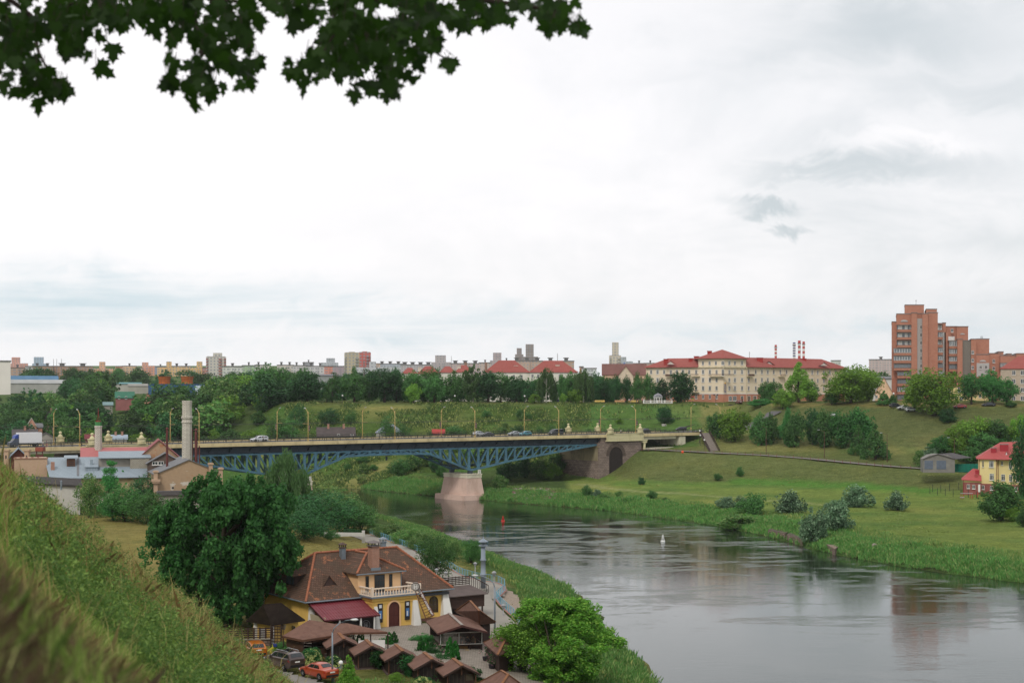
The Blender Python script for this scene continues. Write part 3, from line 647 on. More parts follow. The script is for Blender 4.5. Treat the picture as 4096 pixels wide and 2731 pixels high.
for i in range(29):
 s_=-115+i*5.3;z_=zbot(s_);m.beam((s_,1.3,z_),(s_,10.6,z_),.2,.25);m.beam((s_,1.3,15.3),(s_,10.6,15.3),.2,.25)
 if i%2:m.beam((s_,1.3,z_),(s_+5.3,10.6,zbot(s_+5.3)),.15,.2)
 else:m.beam((s_,10.6,z_),(s_+5.3,1.3,zbot(s_+5.3)),.15,.2)
m.build('cross_bracing',STEEL,br)
for sp in(-74,-15.2):
 m=MB();mm=lambda a,b,c,d,z0,z1:m.add([(sp-a,-c*.6,z0),(sp+a,-c*.6,z0),(sp+a,10+c*.7,z0),(sp-a,10+c*.7,z0),(sp-b,-d*.6,z1),(sp+b,-d*.6,z1),(sp+b,10+d*.7,z1),(sp-b,10+d*.7,z1)],[(0,3,2,1),(4,5,6,7),(0,1,5,4),(1,2,6,5),(2,3,7,6),(3,0,4,7)])
 mm(5.0,4.8,3.9,3.7,-2.5,1.5);mm(3.4,2.65,2.3,1.3,1.5,6.6)
 m.mat(1);mm(2.75,2.75,1.5,1.5,6.6,7.75);mm(2.9,2.9,1.7,1.7,7.5,7.8)
 pr=m.build('pier',[PINK,PALE],br)
 for w in(1.3,10.6):MB().box(sp-.6,w-.6,7.8,sp+.6,w+.6,8.6).build('bearing',STEEL,pr)
 m=MB();m.box(sp+1.6,-.9,7.8,sp+2.5,-.5,9.0);m.box(sp+1.75,-.93,8.0,sp+2.35,-.9,8.85);m.build('river_marker_board',plain('white_board','d8d6cc',.6),pr)
 m=MB()
 for i in range(6):m.box(sp-2.5+i*1.0,-1.4,7.8,sp-2.45+i*1.0,-1.35,8.8)
 m.box(sp-2.5,-1.4,8.75,sp+2.5,-1.35,8.82);m.build('guard_rail',RAILM,pr)
m=MB();m.box(-45.6,2.2,13.9,-43.8,2.35,16.6);sgn=m.build('navigation_sign',plain('sign_rust','7a4a3e',.7),br)
m=MB();m.box(-45.0,2.12,12.6,-44.4,2.2,13.7);m.add([(-45.3,2.17,15.3),(-44.7,2.17,14.5),(-44.1,2.17,15.3),(-44.7,2.17,16.1)],[(0,1,2,3)]);m.build('sign_mark',STEEL,sgn)
def abutment(s0,s1,z0,arch,sg=1):
 m=MB();m.box(s0,.05,z0,s1,19.5,16.0);m.box(s0+1.2*(sg>0),.6,16.0,s1-.6,19,ZT-1.02)
 o=m.build('abutment',STONE,br)
 m=MB();m.mat(0);n=10;r0,r1,sc,zc_=3.0,4.3,arch,11.6
 for i in range(n):
  a,b=math.pi*i/n,math.pi*(i+.88)/n
  m.extr([(sc+r0*math.cos(a),.05,zc_+r0*math.sin(a)),(sc+r1*math.cos(a),.05,zc_+r1*math.sin(a)),(sc+r1*math.cos(b),.05,zc_+r1*math.sin(b)),(sc+r0*math.cos(b),.05,zc_+r0*math.sin(b))],(0,-.18,0))
 m.build('arch_ring',plain('arch_stone','5a4e46',.9,var=.25),o)
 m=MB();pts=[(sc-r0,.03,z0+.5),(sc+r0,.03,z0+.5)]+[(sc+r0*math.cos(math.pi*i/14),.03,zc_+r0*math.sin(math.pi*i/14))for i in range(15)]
 m.add(pts,[tuple(range(len(pts)))]);m.build('arch_recess',plain('arch_opening_shade','2e2723',.95,var=.3,scale=.8),o)  # flat dark face: the shade inside the arch is put into its colour
 return o
ab=abutment(36,55,2.0,43.5)
m=MB();m.box(35.88,.5,10.2,36.0,18.8,14.6);m.box(35.7,-.1,14.6,36.3,19.6,14.9);m.build('rendered_band',plain('pale_render','8c8066',.9,var=.2,scale=.4,dirt='4a4034',dirt_amt=.8),ab)
m=MB();r=random.Random(5)
for k in range(26):
 w=2.5+k*.5;pts=[(35.86,w+r.uniform(-.15,.15),3.9+r.uniform(0,1.1))for _ in range(4)]
 for a,b in zip(pts[:-1],pts[1:]):m.beam(a,b,.03,.09)
m.build('graffiti',plain('graffiti_paint','a9a6a0',.8),ab)['kind']='stuff'
abutment(-136,-120,3.0,-128,-1)
for s0,s1 in((39.2,55.6),(-135.3,-119.4)):
 m=MB();m.box(s0,-.5,ZT-1.9,s1,0,ZT+.25);m.box(s0-.1,-.62,ZT-.05,s1+.1,.02,ZT+.25);m.box(s0-.1,-.62,ZT-2.3,s1+.1,.3,ZT-1.9)
 n=7;L_=(s1-s0-1.2)/n
 for i in range(n):m.box(s0+.6+i*L_+.25,-.56,ZT-1.5,s0+.6+(i+1)*L_-.25,-.5,ZT-.35)
 m.box(s0,WID,ZT-1.9,s1,WID+.5,ZT+.25)
 m.build('ornamental_parapet',ORN,br)
for s_ in(40.9,54.2,-120.8,-133.8):
 for w in(-.2,WID+.2):
  m=MB();c=(s_,w);m.box(s_-.85,w-.6,ZT+.25,s_+.85,w+.6,ZT+1.5);m.box(s_-1.0,w-.72,ZT+1.5,s_+1.0,w+.72,ZT+1.75);m.box(s_-.95,w-.68,ZT+.25,s_+.95,w+.68,ZT+.5)
  m.lathe([(.62,ZT+1.75),(.66,ZT+2.0),(.45,ZT+2.2),(.42,ZT+2.4),(.2,ZT+2.5),(.18,ZT+2.6),(.34,ZT+2.75),(.4,ZT+2.95),(.34,ZT+3.15),(.12,ZT+3.28)],c,14)
  m.build('parapet_pedestal',ORN,br,True)
m=MB();m.box(55.2,-.45,ZT-3.0,57.2,.5,ZT-2.2);m.box(54.8,-.6,ZT-2.25,57.3,.6,ZT-1.9);m.tube([(56.3,0,11),(56.3,0,ZT-3)],.45,12);m.build('corner_column',ORN,br)
m=MB();m.box(57,.6,12.9,78,1.1,14.0);m.box(73,0.3,14.5,76,19,ZT-1.2);m.build('side_wall',PALE,br)
for w in(-240,-200,-165):m=MB();m.box(w,1,5,w+1.6,18,ZT-1.3);m.build('viaduct_pier',PALE,br)
def rail(name,w,z0,s0,s1,h,step,bars,mid=None):
 m=MB();s_=s0
 while s_<=s1:m.box(s_-.05,w-.05,z0,s_+.05,w+.05,z0+h);s_+=step
 for b in bars:m.box(s0,w-.035,z0+h*b-.045,s1,w+.035,z0+h*b+.045)
 if mid:
  s_=s0
  while s_<=s1:m.box(s_-.012,w-.012,z0+.1,s_+.012,w+.012,z0+h*mid);s_+=.35
 return m.build(name,RAILM,br)
rail('railing',.2,ZT,-330,84,1.1,2.2,(1,.15),1)
rail('railing',WID-.2,ZT,-330,84,1.15,2.2,(1,.15),1)
rail('guard_rail',3.3,ZT-.15,-330,84,.75,2.6,(1,.6))
rail('guard_rail',WID-3.3,ZT-.15,-330,84,.75,2.6,(1,.6))
POLE=plain('lamp_pole_ochre','ab955f',.7,var=.08);LGREY=plain('lamp_grey','a9abae',.5);BAN=plain('banner_dark','3a3440',.7,var=.1)
def bridge_lamp(banner):
 t=thing('street_lamp','x','street lamp')
 MB().tube([(0,0,0),(0,0,4),(0,0,8.3)],[.135,.115,.08],10).build('pole',POLE,t,True)
 m=MB();m.lathe([(.26,0),(.26,.6),(.19,.8)],n=10);m.build('base',POLE,t)
 m=MB();m.tube([(0,0,7.0),(0,.12,7.7),(0,.5,8.5),(0,1.1,9.0),(0,1.5,9.15)],.07,8);m.tube([(0,0,7.5),(0,-.12,7.6),(0,-.12,8.2)],.05,6)
 a=m.build('arm',POLE,t,True)
 MB().add([(-.12,1.3,9.1),(.12,1.3,9.1),(.12,2.1,9.3),(-.12,2.1,9.3),(-.1,1.3,9.25),(.1,1.3,9.25),(.08,2.05,9.42),(-.08,2.05,9.42)],[(0,3,2,1),(4,5,6,7),(0,1,5,4),(1,2,6,5),(2,3,7,6),(3,0,4,7)]).build('lamp_head',LGREY,a)
 m=MB();m.tube([(0,0,4.9),(0,3.0,4.95)],.045,6);m.tube([(0,0,6.2),(0,2.5,4.98)],.014,4);m.build('wire_bracket',POLE,t)
 if banner:
  m=MB();m.box(-.05,-.95,2.9,.05,-.25,4.6);b=m.build('banner',BAN,t)
  r=random.Random(3);m=MB()
  for i,zz_ in enumerate((4.35,4.1,3.9,3.45,3.25,3.1)):m.box(-.06,-.85,zz_,.06,-.85+r.uniform(.3,.5),zz_+.07)
  m.build('banner_print',plain('banner_print','c2a27a',.7),b)
 return t
SPOS=[-136.3,-104.0,-71.1,-42.2,-13.1,20.3,53.9,93.3]
NB={0,2,4,6,7};FB={0,2,4,6}
spots_desc=['beyond the white lorry end of the bridge','beside the tall white brick chimney','beside the dark roofed house, behind the drooping birch','above the middle of the blue truss span','above the pink river pier','beside the black van','by the cream urn pedestals over the stone abutment','where the road leaves the bridge, next to the round tree']
L0={True:None,False:None}
for i,s_ in enumerate(SPOS):
 for near in(True,False):
  b=(i in NB)if near else(i in FB);w=1.6 if near else WID-1.6;p=BR(s_,w,ZT-.2);rz=BRZ+(0 if near else math.pi)
  if i==7:p=Vector(Q((720 if near else 691,430),498 if near else 512));p.z=tz(p.x,p.y)-.3;p.z=19.0
  lab=('near kerb' if near else 'far kerb')+' ochre street lamp '+spots_desc[i]
  if L0[b]is None:o=bridge_lamp(b);L0[b]=o;o.location=p;o.rotation_euler=(0,0,rz);o['label']=lab;o['group']='ochre street lamps along the bridge'
  else:dup(L0[b],p,rz,lab,'ochre street lamps along the bridge')
m=MB()
for w in(4.5,6,14.5,16):m.tube([BR(-330,w,ZT+4.7),BR(94,w,ZT+4.7)],.02,4)
tag(m.build('overhead_wire',RAILM),'thin trolley wires stretched over the bridge roadway','wire')
def strip(name,pts,w,mat,lift=.06,label=None,drape=True,n=3,kind='structure'):
 pl=dens([(p[0],p[1])for p in pts],3);zs=tzn(pl)if drape else np.interp(np.linspace(0,1,len(pl)),np.linspace(0,1,len(pts)),[p[2]for p in pts])
 m=MB();nr=normals(pl,1);vs=[]
 for p,q,z in zip(pl,nr,zs):
  for k in range(n):
   o=-w/2+w*k/(n-1);vs.append((p[0]+q[0]*o,p[1]+q[1]*o,z+lift))
 fs=[(i*n+k,i*n+k+1,(i+1)*n+k+1,(i+1)*n+k)for i in range(len(pl)-1)for k in range(n-1)]
 m.add(vs,fs);return struct(m.build(name,mat),kind)
RP=[((u-512)/F*Y,Y)for u,Y,z in ROAD]
GRAVEL=plain('road_gravel','7a746c',.95,var=.2,scale=.6)
strip('embankment_road',[(x,y+1.5)for x,y in RP],4.5,GRAVEL,.25)
def fence_line(name,pts,h,step,bars,mat,label,cat='fence',rad=.05,barh=.06,post=None,drape=True,balus=0,lift=0):
 """posts and rails following the ground"""
 pl=dens(pts,step);zs=(tzn([(p[0],p[1])for p in pl])if drape else np.full(len(pl),lift))+(lift if drape else 0)
 t=thing(name,label,cat,(pl[0][0],pl[0][1],zs[0]));o=Vector((pl[0][0],pl[0][1],zs[0]));m=MB();q=MB()
 for p,z in zip(pl,zs):v=Vector((p[0],p[1],z))-o;m.box(v.x-rad,v.y-rad,v.z-.2,v.x+rad,v.y+rad,v.z+h)
 for(a,za_),(b,zb_)in zip(zip(pl[:-1],zs[:-1]),zip(pl[1:],zs[1:])):
  va=Vector((a[0],a[1],za_))-o;vb=Vector((b[0],b[1],zb_))-o
  for k in bars:q.beam(va+Vector((0,0,h*k)),vb+Vector((0,0,h*k)),rad*.9,barh)
  if balus:
   for i in range(balus):c=va.lerp(vb,(i+.5)/balus);q.beam(c+Vector((0,0,.08)),c+Vector((0,0,h*.95)),.025,.025)
 m.build('posts',post or mat,t)['kind']='stuff';q.build('rails',mat,t);return t
fence_line('roadside_fence',[(x-.2,y-1.6)for x,y in RP],.95,2.4,(.9,.5),plain('fence_black','4a4442',.7),'low black and red fence along the lower embankment road',post=plain('fence_red','7e4a44',.7),lift=.25)
RU=[BR(82,WID/2),BR(92,WID/2),(82,512),(96,520)]
strip('upper_road',[tuple(p)[:2]for p in RU],8.5,ASPH,.12,n=7)
m=MB();a,b=Q(z3(1545,838),520),Q(z3(1815,828),536);m.extr([a-Vector((0,0,2)),b-Vector((0,0,2)),b+Vector((0,0,2.7)),a+Vector((0,0,.6))],(0,.5,0))
tag(m.build('retaining_wall',plain('dark_concrete_wall','5c5550',.9)),'low dark concrete retaining wall beside the road at the grassy slope','wall')
fence_line('road_railing',[BR(84,.2)[:2],(70,491),(76,495)],1.1,2.2,(1,.15),RAILM,'dark steel railing where the road leaves the bridge',lift=.1,balus=4)
t=thing('stairway','long outdoor stairway with dark railings on the slope by the round trees','stairs',G(z3(1850,1050),380));o=t.location.copy()
top=Q(z3(1768,866),486);bot=Q(z3(1865,1052),467)
m=MB();n=34;sd_=Vector((1,.12,0)).normalized()*1.5
for i in range(n):
 c=bot.lerp(top,i/n)-o;d_=(top-bot)/n;m.add([c-sd_,c+sd_,c+sd_+Vector((d_.x,d_.y,0)),c-sd_+Vector((d_.x,d_.y,0))]+[v-Vector((0,0,.6))for v in(c-sd_,c+sd_,c+sd_+Vector((d_.x,d_.y,0)),c-sd_+Vector((d_.x,d_.y,0)))],[(0,1,2,3),(4,7,6,5),(0,4,5,1),(1,5,6,2),(2,6,7,3),(3,7,4,0)])
m.build('steps',plain('step_concrete','857c74',.9),t)
for sg in(-1,1):
 m=MB()
 for i in range(18):
  c=bot.lerp(top,i/17)-o+sd_*sg*1.08;m.box(c.x-.06,c.y-.06,c.z-.4,c.x+.06,c.y+.06,c.z+1.1)
 for h_ in(1.05,.55):m.beam(bot-o+sd_*sg*1.08+Vector((0,0,h_)),top-o+sd_*sg*1.08+Vector((0,0,h_)),.08,.12)
 m.build('stair_railing',plain('stair_rail_brown','3c2c28',.8),t)
GLOBE=plain('globe_white','dcdcd8',.3,var=.03);POST=plain('post_dark','3a3634',.6)
def globe_lamp(label,loc,h=3.6,grp=None,globes=1,r=.28):
 t=thing('globe_lamp',label,'lamp',loc,0,grp);m=MB();m.tube([(0,0,-.3),(0,0,h)],[.07,.045],8);m.lathe([(.13,0),(.13,.4),(.08,.5)],n=8);m.build('post',POST,t)
 for i in range(globes):
  x=0 if globes==1 else(-.5 if i==0 else .5)
  g=MB();g.lathe([(r*math.sin(math.pi*k/8)+.001,h+r-r*math.cos(math.pi*k/8))for k in range(9)],(x,0),12);g.build('globe',GLOBE,t,True)
  if x:MB().tube([(0,0,h-.3),(x,0,h-.25),(x,0,h)],.03,6).build('arm',POST,t)
 return t
def base_under(zf_,x,ytop,Y,r=.28,h=3.6):
 p=Q(zf_(x,ytop),Y);return Vector((p.x,p.y,p.z-h-2*r))
for(x,y,Y,lab)in[(1725,845,482,'globe lamp at the top of the stairway'),(1730,885,479,'globe lamp just below the top of the stairway'),(1768,928,472,'globe lamp halfway down the stairway')]:globe_lamp(lab,base_under(z3,x,y,Y),grp='globe lamps along the stairway')
YEL=plain('yellow_plaster','dcb562',.85,var=.06,scale=.5,bump=.1,dirt='b58e48',dirt_amt=.35)
PEACH=plain('peach_plaster','e3b88a',.85,var=.05,scale=.5)
WHITE=plain('white_plaster','d8d5ce',.8,var=.05,scale=.6,dirt='a09a8c',dirt_amt=.3)
WPAINT=plain('white_paint','d9d7d2',.5,var=.04)
WOODD=plain('dark_brown_wood','3a2a24',.7,var=.25,scale=1.5)
WOODM=plain('brown_wood','5b3d2d',.7,var=.25,scale=1.5)
GLS=glass_mat('window_glass');GLB=glass_mat('blue_window_glass','3c4a55')
COPP=plain('grey_tin','7c868e',.45,var=.1,metal=.3)
def tilemat(name,base,moss,hot,sx=.28,sy=.22,hot_lo=.6):
 m,t=newmat(name);s=NT(t);o=s.coord();q=s.n('ShaderNodeSeparateXYZ');s.L.new(o,q.inputs[0])
 c=s.n('ShaderNodeCombineXYZ');s.L.new(q.outputs[0],c.inputs[0]);s.L.new(s.m('ADD',s.m('MULTIPLY',q.outputs[2],1.35),s.m('MULTIPLY',q.outputs[1],.0)),c.inputs[1])
 b=s.n('ShaderNodeTexBrick');s.L.new(c.outputs[0],b.inputs['Vector']);b.inputs['Scale'].default_value=1;b.inputs['Brick Width'].default_value=sx;b.inputs['Row Height'].default_value=sy
 b.inputs['Mortar Size'].default_value=.03;b.inputs['Mortar Smooth'].default_value=.4
 s.put(b.inputs['Color1'],S(base));s.put(b.inputs['Color2'],tuple(x*.68 for x in S(base)));s.put(b.inputs['Mortar'],tuple(x*.35 for x in S(base)))
 f=s.noise(o,.55,8,.7);g=s.noise(o,.9,9,.75,(1,1,.8),.3)
 k=s.mix(s.m('MULTIPLY',s.ramp(f,[(.4,(0,0,0)),(.62,(1,1,1))]),.7),b.outputs['Color'],S(moss))
 k=s.mix(s.m('MULTIPLY',s.ramp(g,[(hot_lo,(0,0,0)),(hot_lo+.04,(1,1,1))]),.85),k,s.mix(s.noise(o,6,2,.5),S(hot),tuple(x*.7 for x in S(hot))))
 s.pbr(k,.9,0,.15,s.bump(b.outputs['Fac'],-.8,.05));MATS[name]=m;return m
TILE=tilemat('mossy_roof_tile','6a5144','4c4238','a06a4c',hot_lo=.575);TILEO=plain('orange_ridge_tile','a0654a',.85,var=.3,scale=4,bump=.5,dirt='5c463a',dirt_amt=.6)
HX,HY,HZ=-22.3,154.2,5.2;HR=math.atan2(.58,.81)
def HW(x,y,z=0):return Vector((HX+.813*x-.582*y,HY+.582*x+.813*y,HZ+z))
hs=thing('restaurant_house','yellow restaurant with a mossy hipped tile roof and white balcony','house',(HX,HY,HZ),HR)
LN,WD,EZ,RZ=18.8,12.0,3.55,8.0
m=MB();m.box(.4,.4,-.6,LN-.4,WD-.4,EZ+.1);m.build('wall',YEL,hs)
m=MB();m.box(.33,.33,-.6,LN-.33,WD-.33,.35);m.build('plinth',plain('plinth_brown','7d5a4a',.85),hs)
def roof4(m,x0,y0,x1,y1,ze_,xr0,xr1,yr,zr,th=.16):
 A,B,C,D=(x0,y0,ze_),(x1,y0,ze_),(x1,y1,ze_),(x0,y1,ze_);E,G_=(xr0,yr,zr),(xr1,yr,zr)
 m.slab([A,B,G_,E],th);m.slab([C,D,E,G_],th);m.slab([D,A,E],th);m.slab([B,C,G_],th);return A,B,C,D,E,G_
m=MB();A,B,C,D,E,G_=roof4(m,-.15,-.15,LN+.15,WD+.15,EZ,4.2,LN-3.8,WD/2,RZ);rf=m.build('roof',TILE,hs)
def ridge(m,a,b,r=.14):
 a=Vector(a);b=Vector(b);n=max(2,int((b-a).length/.42))
 for i in range(n):p=a.lerp(b,i/n);q=a.lerp(b,(i+.92)/n);m.tube([p+Vector((0,0,.05)),q+Vector((0,0,.09))],[r*.85,r*1.1],7)
m=MB();[ridge(m,p,q)for p,q in((A,E),(D,E),(B,G_),(C,G_),(E,G_))];m.build('ridge_tiles',TILEO,rf)
m=MB();m.tube([(A[0]-.06,A[1]-.08,EZ-.05),(B[0]+.06,B[1]-.08,EZ-.05)],.09,6);m.tube([(A[0]-.08,A[1]-.06,EZ-.05),(D[0]-.08,D[1],EZ-.05)],.09,6);m.build('gutter',COPP,rf)
bx0,bx1,by=6.95,12.7,-2.3
m=MB();m.box(bx0,by,-.6,bx1,.4,3.55);m.box(bx0-.06,by-.06,2.95,bx1+.06,.4,3.08);m.box(bx0-.14,by-.14,3.3,bx1+.14,.4,3.62);m.build('porch_block',YEL,hs)
m=MB();m.box(bx0-.35,by-.35,3.62,bx1+.35,.5,3.8);bal=m.build('balcony',COPP,hs)
m=MB();m.box(bx0-.25,by-.28,3.8,bx1+.25,by-.12,3.9);m.box(bx0-.25,by-.3,4.62,bx1+.25,by-.08,4.74);m.box(bx0-.28,by-.2,4.62,bx0-.06,.3,4.74);m.box(bx1+.06,by-.2,4.62,bx1+.28,.3,4.74);m.box(bx0-.25,by-.2,3.8,bx0-.1,.3,3.9);m.box(bx1+.1,by-.2,3.8,bx1+.25,.3,3.9)
pf=[(.045,3.9),(.06,3.98),(.085,4.12),(.07,4.25),(.035,4.4),(.055,4.55),(.055,4.62)]
for i in range(17):m.lathe(pf,(bx0-.1+i*(bx1-bx0+.2)/16,by-.2),8)
for i in range(6):
 for x in(bx0-.17,bx1+.17):m.lathe(pf,(x,by+.15+i*.42),8)
for c in((bx0-.17,by-.2),(bx1+.17,by-.2)):m.box(c[0]-.13,c[1]-.13,3.8,c[0]+.13,c[1]+.13,4.85)
m.build('balustrade',plain('balustrade_cream','e2cfba',.6,var=.06),bal,False)
ux0,ux1,uy,ue,ut=6.6,12.2,.35,6.1,8.0
m=MB();m.box(ux0,uy,3.4,ux1,6,ue);m.build('upper_wall',PEACH,hs)
m=MB();x0,x1,y0=ux0-.35,ux1+.35,uy-.35;ap=((x0+x1)/2,3.3,ut-.1);bk=((x0+x1)/2,6.2,ut-.12)
m.slab([(x0,y0,ue),(x1,y0,ue),ap],.14);m.slab([(x0,6,ue),(x0,y0,ue),ap,bk],.14);m.slab([(x1,y0,ue),(x1,6,ue),bk,ap],.14);r2=m.build('upper_roof',TILE,hs)
m=MB();ridge(m,(x0,y0,ue),ap);ridge(m,(x1,y0,ue),ap);ridge(m,ap,bk);m.build('ridge_tiles',TILEO,r2)
m=MB();m.tube([(x0-.05,y0-.05,ue-.08),(x1+.05,y0-.05,ue-.08)],.07,6);m.tube([(x1-.4,y0+.3,ue-.1),(x1-.4,y0+.3,3.8)],.05,6);m.build('gutter',COPP,r2)
def win(parent,x0,x1,z0,z1,y,name='window',arch=False,mull=(1,2),fm=WOODD,gm=GLS,fw=.08,dep=.06,sgn=-1):
 """frame and bars standing proud of a wall facing -y, dark pane behind them"""
 m=MB();m.mat(1)
 ya,yb=(y-dep*.5,y+.02)if sgn<0 else(y-.02,y+dep*.5)
 if arch:
  rr=(x1-x0)/2;cx=(x0+x1)/2;n=10;pts=[(x0,ya,z0),(x1,ya,z0)]+[(cx+rr*math.cos(math.pi*i/n),ya,z1-rr+rr*math.sin(math.pi*i/n))for i in range(n+1)]
  m.extr(pts,(0,yb-ya,0));m.mat(0);q=[(cx+rr*math.cos(math.pi*i/n),y-dep,z1-rr+rr*math.sin(math.pi*i/n))for i in range(n+1)]
  for a,b in zip([(x1,y-dep,z0)]+q,q+[(x0,y-dep,z0)]):m.beam(a,b,dep,fw)
 else:
  m.box(x0,ya,z0,x1,yb,z1);m.mat(0)
  m.box(x0,y-dep,z0,x0+fw,y,z1);m.box(x1-fw,y-dep,z0,x1,y,z1);m.box(x0+fw,y-dep,z0,x1-fw,y,z0+fw);m.box(x0+fw,y-dep,z1-fw,x1-fw,y,z1)
 for i in range(1,mull[0]+1):x=x0+(x1-x0)*i/(mull[0]+1);m.box(x-fw*.35,y-dep*.8,z0+fw,x+fw*.35,y,z1-fw)
 for i in range(1,mull[1]+1):z=z0+(z1-z0)*i/(mull[1]+1);m.box(x0+fw,y-dep*.75,z-fw*.3,x1-fw,y,z+fw*.3)
 return m.build(name,[fm,gm],parent)
for a,b,c,d in((7.55,7.95,3.9,5.75),(10.6,11.0,4.2,5.75)):win(hs,a,b,c,d,uy,mull=(0,1))
win(hs,8.7,10.0,3.85,5.8,uy,'balcony_door',mull=(3,2))
dr=win(hs,9.0,10.25,.1,3.0,by,'front_door',arch=True,mull=(1,1),fm=plain('door_maroon','4a2622',.6,var=.15),gm=plain('door_leaf','532c26',.6,var=.2),fw=.12)
m=MB();n=12;cx,rr=9.625,.78
for i in range(n):a,b=math.pi*i/n,math.pi*(i+1)/n;m.beam((cx+rr*math.cos(a),by-.05,2.37+rr*math.sin(a)),(cx+rr*math.cos(b),by-.05,2.37+rr*math.sin(b)),.12,.18)
m.box(cx-rr-.09,by-.1,.1,cx-rr+.09,by,2.37);m.box(cx+rr-.09,by-.1,.1,cx+rr+.09,by,2.37);m.build('door_surround',PEACH,dr)
for x in(7.85,11.35):
 m=MB();m.mat(0);m.box(x-.3,by-.12,.9,x+.3,by,3.0);m.mat(1);m.box(x-.2,by-.14,1.3,x+.2,by-.12,2.2);m.mat(2);m.lathe([(.001,0),(.16,0)],n=10)if False else m.box(x-.16,by-.14,2.5,x+.16,by-.12,2.85)
 m.mat(2);m.box(x-.12,by-.145,1.35,x+.05,by-.14,1.9)
 m.build('wall_poster',[plain('poster_dark','2d2a2c',.5),plain('poster_blue','4a74a8',.5),plain('poster_white','c9ced4',.5)],hs)
def buttress(x,y,w,h,side=0,out=.8):
 m=MB();m.add([(x-w*.62,y-out,-.5),(x+w*.62,y-out,-.5),(x+w*.62,y+.05,-.5),(x-w*.62,y+.05,-.5),(x-w*.32,y-.1,h),(x+w*.32,y-.1,h),(x+w*.32,y+.05,h),(x-w*.32,y+.05,h)],[(0,3,2,1),(4,5,6,7),(0,1,5,4),(1,2,6,5),(2,3,7,6),(3,0,4,7)]);m.build('buttress',WHITE,hs)
buttress(.75,.35,.8,2.9);buttress(bx0+.35,by,.6,2.7);buttress(bx1-.35,by,.85,3.0);buttress(14.0,.4,.9,3.0);buttress(LN-.7,.4,1.1,3.3,out=1.0)
m=MB();m.add([(.45-.9,11,-.5),(.45-.9,12,-.5),(.45,12,-.5),(.45,11,-.5),(.35,11.2,3.2),(.35,11.8,3.2),(.45,11.8,3.2),(.45,11.2,3.2)],[(0,3,2,1),(4,5,6,7),(0,1,5,4),(1,2,6,5),(2,3,7,6),(3,0,4,7)]);m.build('buttress',WHITE,hs)
for a,b in((13.0,13.7),(16.0,17.1)):win(hs,a,b,.9,2.75,.4,arch=True,mull=(1,3),gm=glass_mat('amber_window_glass','3a2c14'),fw=.09)
m=MB();m.box(14.4,-.15,2.95,18.4,.35,3.25);m.build('awning_box',plain('awning_dark','34363a',.7),hs)
def cap_chimney(x,y,z0,z1_,w,mat,capm,tall=.6):
 m=MB();m.box(x-w/2,y-w/2,z0,x+w/2,y+w/2,z1_);c=m.build('chimney',mat,rf)
 m=MB();m.box(x-w*.66,y-w*.66,z1_,x+w*.66,y+w*.66,z1_+.08)
 for sx in(-1,1):
  for sy in(-1,1):m.box(x+sx*w*.45-.05,y+sy*w*.45-.05,z1_+.08,x+sx*w*.45+.05,y+sy*w*.45+.05,z1_+.36)
 m.lathe([(w*.75,z1_+.36),(w*.72,z1_+.42),(.03,z1_+.66)],(x,y),sq=True);m.build('chimney_cap',capm,rf)
BRK=brickmat('chimney_brick','a06a58','8a5848','b09a88',.26,.09,.015)
cap_chimney(7.3,5.2,7.0,8.5,.55,COPP,plain('cap_brown','4f3d35',.6));cap_chimney(8.9,.9,6.3,9.0,.95,BRK,plain('cap_grey','6a6260',.6));cap_chimney(13.3,6.3,7.4,8.7,.55,COPP,COPP)
m=MB();m.box(8.3,.35,6.25,9.5,.45,6.6);m.build('chimney_flashing',COPP,rf)
dm=MB();dm.box(.9,4.6,4.7,3.4,6.6,5.9);dmr=dm.build('dormer',WOODD,rf)
m=MB();m.slab([(.55,4.3,5.85),(.55,5.6,6.55),(3.9,5.6,6.75),(3.9,4.3,6.2)],.1);m.slab([(.55,5.6,6.55),(.55,6.9,5.85),(3.9,6.9,6.2),(3.9,5.6,6.75)],.1);m.build('dormer_roof',TILE,dmr)
m=MB();m.mat(0);m.box(.84,4.75,4.85,.9,6.45,5.75);m.mat(1);[m.box(.81,4.75+i*.425-.03,4.85,.84,4.75+i*.425+.03,5.75)for i in range(5)];m.build('dormer_window',[GLB,WOODD],dmr)
def on_roof(x,y):return EZ+(RZ-EZ)*y/(WD/2+.15)
m=MB();yy=1.9;zz_=on_roof(3.6,yy);ax=[(2.9,yy-.25,zz_-.12),(4.6,yy-.25,zz_-.12),(3.75,yy-.1,zz_+.95)];bk_=(3.75,yy+1.5,on_roof(0,yy+1.5))
m.mat(1);m.add(ax,[(0,1,2)]);m.mat(0);m.slab([(2.75,yy-.35,zz_-.2),(3.75,yy-.2,zz_+1.08),bk_],.08);m.slab([(3.75,yy-.2,zz_+1.08),(4.75,yy-.35,zz_-.2),bk_],.08);m.build('roof_vent',[TILE,WOODD],rf)
REDT=plain('red_metal_tile','6e2a32',.4,var=.12,scale=.8,spec=.5)
m=MB();cols,rows=56,10
vs=[]
for j in range(rows+1):
 for i in range(cols+1):
  x=.35+i*(6.75/cols);t_=j/rows;y=.15-3.75*t_;z=3.35-1.4*t_+.035*math.sin(i*2*math.pi/2.8)+.03*((j%2)==0);vs.append((x,y,z))
m.add(vs,[(j*(cols+1)+i,j*(cols+1)+i+1,(j+1)*(cols+1)+i+1,(j+1)*(cols+1)+i)for j in range(rows)for i in range(cols)]);lt=m.build('lean_to_roof',REDT,hs)
m=MB();m.beam((.35,-3.62,1.9),(7.1,-3.62,1.9),.06,.14);m.beam((.33,.15,3.3),(.33,-3.62,1.88),.06,.16);m.beam((7.1,.15,3.3),(7.1,-3.62,1.88),.06,.16);m.build('roof_edge',plain('roof_edge_maroon','4a1a20',.5),lt)
